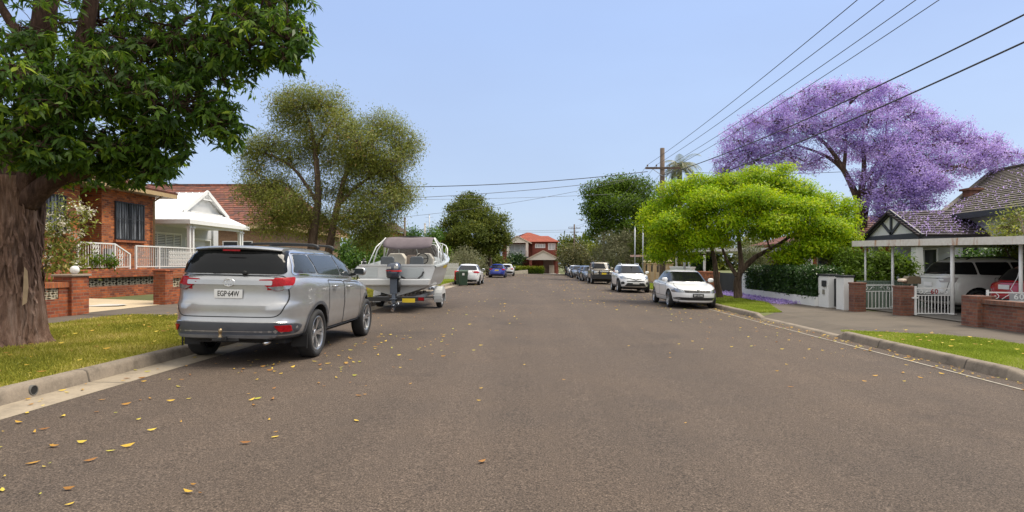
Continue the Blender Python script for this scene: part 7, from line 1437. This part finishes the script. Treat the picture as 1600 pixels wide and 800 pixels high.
# --- palm behind the tall pole
t = empty('palm', ((1062 - VX) / F * 58, 58, .05), 0, 'shaggy palm crown beside the top of the tall power pole', 'palm'); c = at(1062, 258, 58) - Vector(t.location); mb = MB(); mb.tube([(0, 0, -.1), (c.x, c.y, c.z * .6), c], [.3, .24, .22], 10); mb.build('trunk', BARKG, t, uv=False)
rd = random.Random(9); vs, fs, ts = [], [], []
for k in range(46):
    a = rd.uniform(0, 6.283); el = rd.uniform(-.8, 1.2); L = rd.uniform(1.7, 2.6); d0 = Vector((math.cos(a) * math.cos(el), math.sin(a) * math.cos(el), math.sin(el))); p = c.copy(); d_ = d0.copy(); prev = None
    for s_ in range(9):
        q = p + d_ * L / 9; side = d_.cross(Vector((0, 0, 1))).normalized(); dn = Vector((0, 0, -1))
        for sg in (-1, 1):
            for h in range(2):
                b_ = p.lerp(q, h / 2); tip = b_ + (side * sg * .75 + d_ * .5 + dn * .45).normalized() * (.62 * (1 - .5 * s_ / 9)); w_ = d_ * .035; i0 = len(vs); vs += [b_ - w_, b_ + w_, tip + w_ * .3, tip - w_ * .3]; fs.append((i0, i0 + 1, i0 + 2, i0 + 3)); ts.append(rd.random())
        p = q; d_ = (d_ + Vector((0, 0, -.22))).normalized()
npmesh('fronds', np.array([tuple(v) for v in vs]), np.array(fs), L_PALM, t, np.array(ts))
# --- clipped hedges
def hedge(label, boxes, lmat, seed, size, dens, core=None, cat='hedge'):
    b0 = boxes[0]; base = Vector(((b0[0] + b0[1]) / 2, (b0[2] + b0[3]) / 2, b0[4])); t = empty('hedge', base, 0, label, cat); rng = np.random.default_rng(seed); P = []; mb = MB()
    for (x0, x1, y0, y1, z0, z1) in boxes:
        A = 2 * ((x1 - x0) + (y1 - y0)) * (z1 - z0) + (x1 - x0) * (y1 - y0); n = int(A * dens); q = rng.uniform(0, 1, (n, 3)); fc = rng.integers(0, 10, n); s0 = rng.uniform(0, .10, n) ** 1.0
        q[fc < 4, 0] = s0[fc < 4]; q[(fc >= 4) & (fc < 6), 2] = 1 - s0[(fc >= 4) & (fc < 6)] * .6; q[(fc >= 6) & (fc < 8), 1] = s0[(fc >= 6) & (fc < 8)] * .3; q[fc == 8, 1] = 1 - s0[fc == 8] * .3; q[fc == 9, 0] = 1 - s0[fc == 9]
        cor = 1 - .10 * ((np.abs(q[:, 1] - .5) * 2) ** 8) ; bul = .05 * np.sin(q[:, 1] * (y1 - y0) * 2.1) + .04 * np.sin(q[:, 1] * (y1 - y0) * 5.3 + 1)
        X = x0 + q[:, 0] * (x1 - x0) - bul * (1 - q[:, 0]); Yv = y0 + q[:, 1] * (y1 - y0); Z = z0 + q[:, 2] * (z1 - z0) * cor + bul * q[:, 2]
        P.append(np.stack([X, Yv, Z], 1)); i_ = min(x1 - x0, y1 - y0, z1 - z0) * .16; mb.box(x0 + i_ - base.x, x1 - i_ - base.x, y0 + i_ - base.y, y1 - i_ - base.y, z0 + .02 - base.z, z1 - i_ - base.z)
    P = np.concatenate(P) - np.array(base); V, Fc, tt = leafmesh(P, 9, size * .7, size, .5, .1, .6, rng=rng, tintspread=.35); npmesh('foliage', V, Fc, lmat, t, tt); mb.build('light_block_core', M('light_block_core', (.018, .02, .010), .95, var=.4), t, bevel=.1); return t  # hidden dark box added inside the leaves to block light
hedge('dark green clipped hedge along the white wall under the lime green tree', [(10.08, 10.95, 21.75, 28.75, .40, 1.34), (10.04, 10.85, 23.6, 25.4, .38, 1.30)], L_HEDGE, 95, .09, 130)
t = hedge('long clipped hedge with yellow green top at the end of the street', [(hx(786, 92), hx(848.5, 92), 91.85, 92.4, 0, .82)], L_GREEN, 96, .16, 60)
rng = np.random.default_rng(97); n = 420; P = np.stack([rng.uniform(hx(786, 92), hx(848.5, 92), n), rng.uniform(91.8, 92.45, n), rng.uniform(.80, .95, n)], 1) - np.array(t.location); V, Fc, tt = leafmesh(P, 9, .12, .16, .5, .0, .8, rng=rng); npmesh('new_growth', V, Fc, L_YELH, t, tt)
# low far tree line beyond the houses closes the horizon
def treeline(name, label, x0, x1, Y, zc, h, seed, lmat):
    rng = np.random.default_rng(seed); n = int((x1 - x0) * 2.2); X = rng.uniform(x0, x1, n); P = []
    for x in X:
        hh = h * (.75 + .5 * rng.random()); k = 9; P.append(np.stack([rng.normal(x, 2.2, k), rng.normal(Y, 3, k), rng.uniform(0, hh, k)], 1))
    P = np.concatenate(P); V, Fc, tt = leafmesh(P, 10, .9, 1.1, .6, .1, .6, rng=rng); o = npmesh(name, V, Fc, lmat, None, tt); tag(o, label, 'trees', None, 'stuff'); return o
treeline('far_trees', 'far off wood of mixed trees on the left skyline', -150, -9, 135, 0, 6.0, 101, L_GREEN); treeline('far_trees', 'far off wood of mixed trees on the right skyline', 11, 170, 140, 0, 7.0, 102, L_FIG)
# ------------------------------------------------------------------ grass, fallen leaves, blossom
GRASSD = leafmat('grass_dry', [(0, (.19, .205, .025)), (.4, (.33, .315, .04)), (.7, (.47, .40, .10)), (1, (.62, .51, .2))], .3, .7, .2)
GRASSG = leafmat('grass_green', [(0, (.175, .24, .022)), (.5, (.275, .345, .036)), (.85, (.38, .43, .07)), (1, (.5, .48, .17))], .35, .7, .2)
def grass(label, x0, x1, y0, y1, dens, h, mat, seed, mask=None, tintbias=None, falloff=True):
    rng = np.random.default_rng(seed); n = int((x1 - x0) * (y1 - y0) * dens); X = rng.uniform(x0, x1, n); Y = rng.uniform(0, 1, n) ** (1.5 if falloff else 1) * (y1 - y0) + y0
    if mask is not None: k = mask(X, Y); X, Y = X[k], Y[k]; n = len(X)
    Z = np.array([G(x) for x in np.linspace(x0, x1, 200)])[np.clip(((X - x0) / (x1 - x0) * 199).astype(int), 0, 199)]
    P = np.stack([X, Y, Z], 1); a = rng.uniform(0, 6.283, n); wv = (.004 + .0007 * Y)[:, None] * rng.uniform(.6, 1.3, (n, 1)); sd = np.stack([np.cos(a), np.sin(a), np.zeros(n)], 1) * wv
    patch = np.sin(X * 2.3 + 1.3 * np.sin(Y * 1.7)) * np.sin(Y * 1.9 + np.sin(X * 3.1)); hh = h * rng.uniform(.45, 1.25, (n, 1)) * (1 + .25 * patch[:, None]); ln = np.stack([rng.normal(0, .6, n), rng.normal(0, .6, n), np.ones(n)], 1)
    V = np.stack([P - sd, P + sd, P + unit(ln) * hh], 1).reshape(-1, 3); i = np.arange(n) * 3; Fc = np.stack([i, i + 1, i + 2], 1)
    tint = np.clip(.46 + .28 * patch + rng.normal(0, .17, n) + (tintbias(X, Y) if tintbias else 0), 0, 1); o = npmesh('grass', V, Fc, mat, None, tint); tag(o, label, 'grass', None, 'stuff'); return o
def treemask(X, Y): return (((X + 8.3) ** 2 + (Y - 9.75) ** 2) > .62 ** 2) & ~((Y > 14.9) & (Y < 18.2))
grass('patchy half dry lawn verge round the big tree', -9.85, -5.46, 4.5, 33, 2600, .055, GRASSD, 201, treemask, lambda X, Y: .25 * np.exp(-((X + 8.3) ** 2 + (Y - 9.75) ** 2) / 2.2) + .22 * np.exp(-((X + 5.5) / .35) ** 2) - .12)
grass('bright green lawn verge beside the white picket fence', -10, -5.46, 37.2, 70, 220, .07, GRASSG, 202)
def rmask(X, Y): return X < 9.15 - np.clip((Y - 12.3) / 1.6, 0, 1.2) ** 1.6 * 1.75
grass('bright green lawn strip in front of the brown brick wall', 7.09, 9.15, 8.95, 14.2, 4200, .05, GRASSG, 203, lambda X, Y: rmask(X, Y) & (Y > 8.9 + .25 * np.sin(X * 3)), lambda X, Y: .1 * np.exp(-((X - 7.15) / .12) ** 2), False)
def rmask2(X, Y): return X < 7.9 + np.clip((Y - 19.5) / 4.5, 0, 1) * 1.3
grass('green lawn strip under the lime green tree', 7.09, 9.2, 19.4, 60, 900, .06, GRASSG, 204, rmask2)
grass('garden turf behind the left front wall', -14.2, -11.3, 6, 15, 500, .07, GRASSD, 205)
mb = MB(); z = .016
mb.poly([(x, y, G(x) + z) for x, y in ((9.2, 11.6), (9.2, 13.84), (7.85, 13.84), (8.8, 12.7))]); structure(mb, 'path_edge', APRON)
mb = MB(); mb.poly([(x, y, G(x) + z) for x, y in ((7.85, 19.2), (9.2, 19.2), (9.2, 24.2), (8.6, 22), (7.9, 19.9))]); structure(mb, 'path_edge', PATH)
# leaf litter on the road and in the gutters
L_DRY = leafmat('fallen_leaf', [(0, (.24, .10, .03)), (.3, (.42, .22, .04)), (.6, (.58, .38, .05)), (.85, (.62, .48, .07)), (1, (.30, .33, .05))], .15, .6, .3)
rng = np.random.default_rng(301); pts = []
def scatter(n, fx, fy): 
    for _ in range(n): pts.append((fx(), fy()))
U = rng.uniform
def flatleaves(X, Yv, Z, label):
    n = len(X); P = np.stack([X, Yv, Z], 1); a = U(0, 6.283, n); Lh = U(.018, .05, n)[:, None] * (1 + .004 * Yv[:, None]); d_ = np.stack([np.cos(a), np.sin(a), np.zeros(n)], 1); s_ = np.stack([-np.sin(a), np.cos(a), np.zeros(n)], 1) * U(.22, .42, (n, 1)); up = np.array([[0, 0, 1]]); cu = U(0.05, .5, (n, 1))
    V = np.stack([P - d_ * Lh + up * Lh * cu * .6, P - d_ * Lh * .3 + s_ * Lh + up * Lh * cu * .3, P + d_ * Lh * .35 + s_ * Lh * .9 + up * Lh * cu * .25, P + d_ * Lh + up * Lh * cu, P + d_ * Lh * .35 - s_ * Lh * .9 + up * Lh * .05, P - d_ * Lh * .3 - s_ * Lh], 1).reshape(-1, 3); i = np.arange(n) * 6
    Fc = np.concatenate([np.stack([i, i + 1, i + 2, i + 3], 1), np.stack([i, i + 3, i + 4, i + 5], 1)]); tt = U(0, 1, n); o = npmesh('fallen_leaves', V, Fc, L_DRY, None, np.concatenate([tt, tt])); tag(o, label, 'leaves', None, 'stuff')
scatter(120, lambda: -5.2 + abs(rng.normal(0, 2.0)), lambda: U(3.2, 16)); scatter(70, lambda: U(-5.28, -5.0), lambda: U(4.5, 30)); scatter(45, lambda: U(-4.6, -1.8), lambda: U(3.3, 12))
scatter(330, lambda: U(6.42, 6.88), lambda: U(6.5, 30)); scatter(170, lambda: 6.4 - abs(rng.normal(0, 1.7)), lambda: U(8, 32)); scatter(260, lambda: U(1, 6.6), lambda: U(22, 48)); scatter(120, lambda: U(-4.6, 0), lambda: U(15, 45)); scatter(14, lambda: U(-2.5, 6), lambda: U(3, 20))
scatter(30, lambda: U(-4.2, -2.4), lambda: U(8.0, 9.2)); scatter(30, lambda: U(-3.4, -1.5), lambda: U(8.5, 14)); scatter(260, lambda: U(-4.8, 6.5), lambda: U(45, 85))
n = len(pts); X = np.array([p[0] for p in pts]); Yv = np.array([p[1] for p in pts]); keep = X < 6.89; X, Yv = X[keep], Yv[keep]; n = len(X); flatleaves(X, Yv, -.021 * X + .014, 'yellow and orange leaves fallen on the road and in the gutters')
k_ = 150; X = np.concatenate([U(-9.6, -5.5, k_), U(7.2, 9.1, 50)]); Yv = np.concatenate([U(6, 16, k_), U(9, 14, 50)]); flatleaves(X, Yv, np.array([G(x) for x in X]) + .05, 'brown and yellow leaves fallen on the lawn verges')
# jacaranda blossom on the path, on the roofs
def petals(label, P): V, Fc, tt = leafmesh(P, 2, .03, .075, .6, 0, 1.0, rng=rng); o = npmesh('fallen_blossom', V, Fc, L_JAC, None, tt); tag(o, label, 'blossom', None, 'stuff')
k = 5200; X = rng.uniform(9.15, 10.12, k); Yp = 22.6 + abs(rng.normal(0, 1, k)) * 4.2 + 1.5 * rng.uniform(0, 1, k); ok = (Yp < 33); X, Yp = X[ok], Yp[ok]; petals('purple blossom carpeting the footpath under the hedge', np.stack([X, Yp, np.array([G(x) for x in X]) + .025], 1))
def roofpts(a, b, c, d, n, pw=1): a, b, c, d = map(np.array, (a, b, c, d)); u, v = rng.uniform(0, 1, (n, 1)), rng.uniform(0, 1, (n, 1)) ** pw; return (a * (1 - u) + b * u) * (1 - v) + (d * (1 - u) + c * u) * v
petals('purple blossom strewn over the dark tiles of the bungalow roof', np.concatenate([roofpts((15.95, 25.2, 2.78), (19.4, 25.2, 2.78), (22.6, 27.65, 4.39), (15.95, 27.65, 4.14), 600), roofpts((18.5, 24, 3.74), (18.5, 27.9, 3.74), (24, 32, 6.36), (24, 24, 6.36), 400)]))
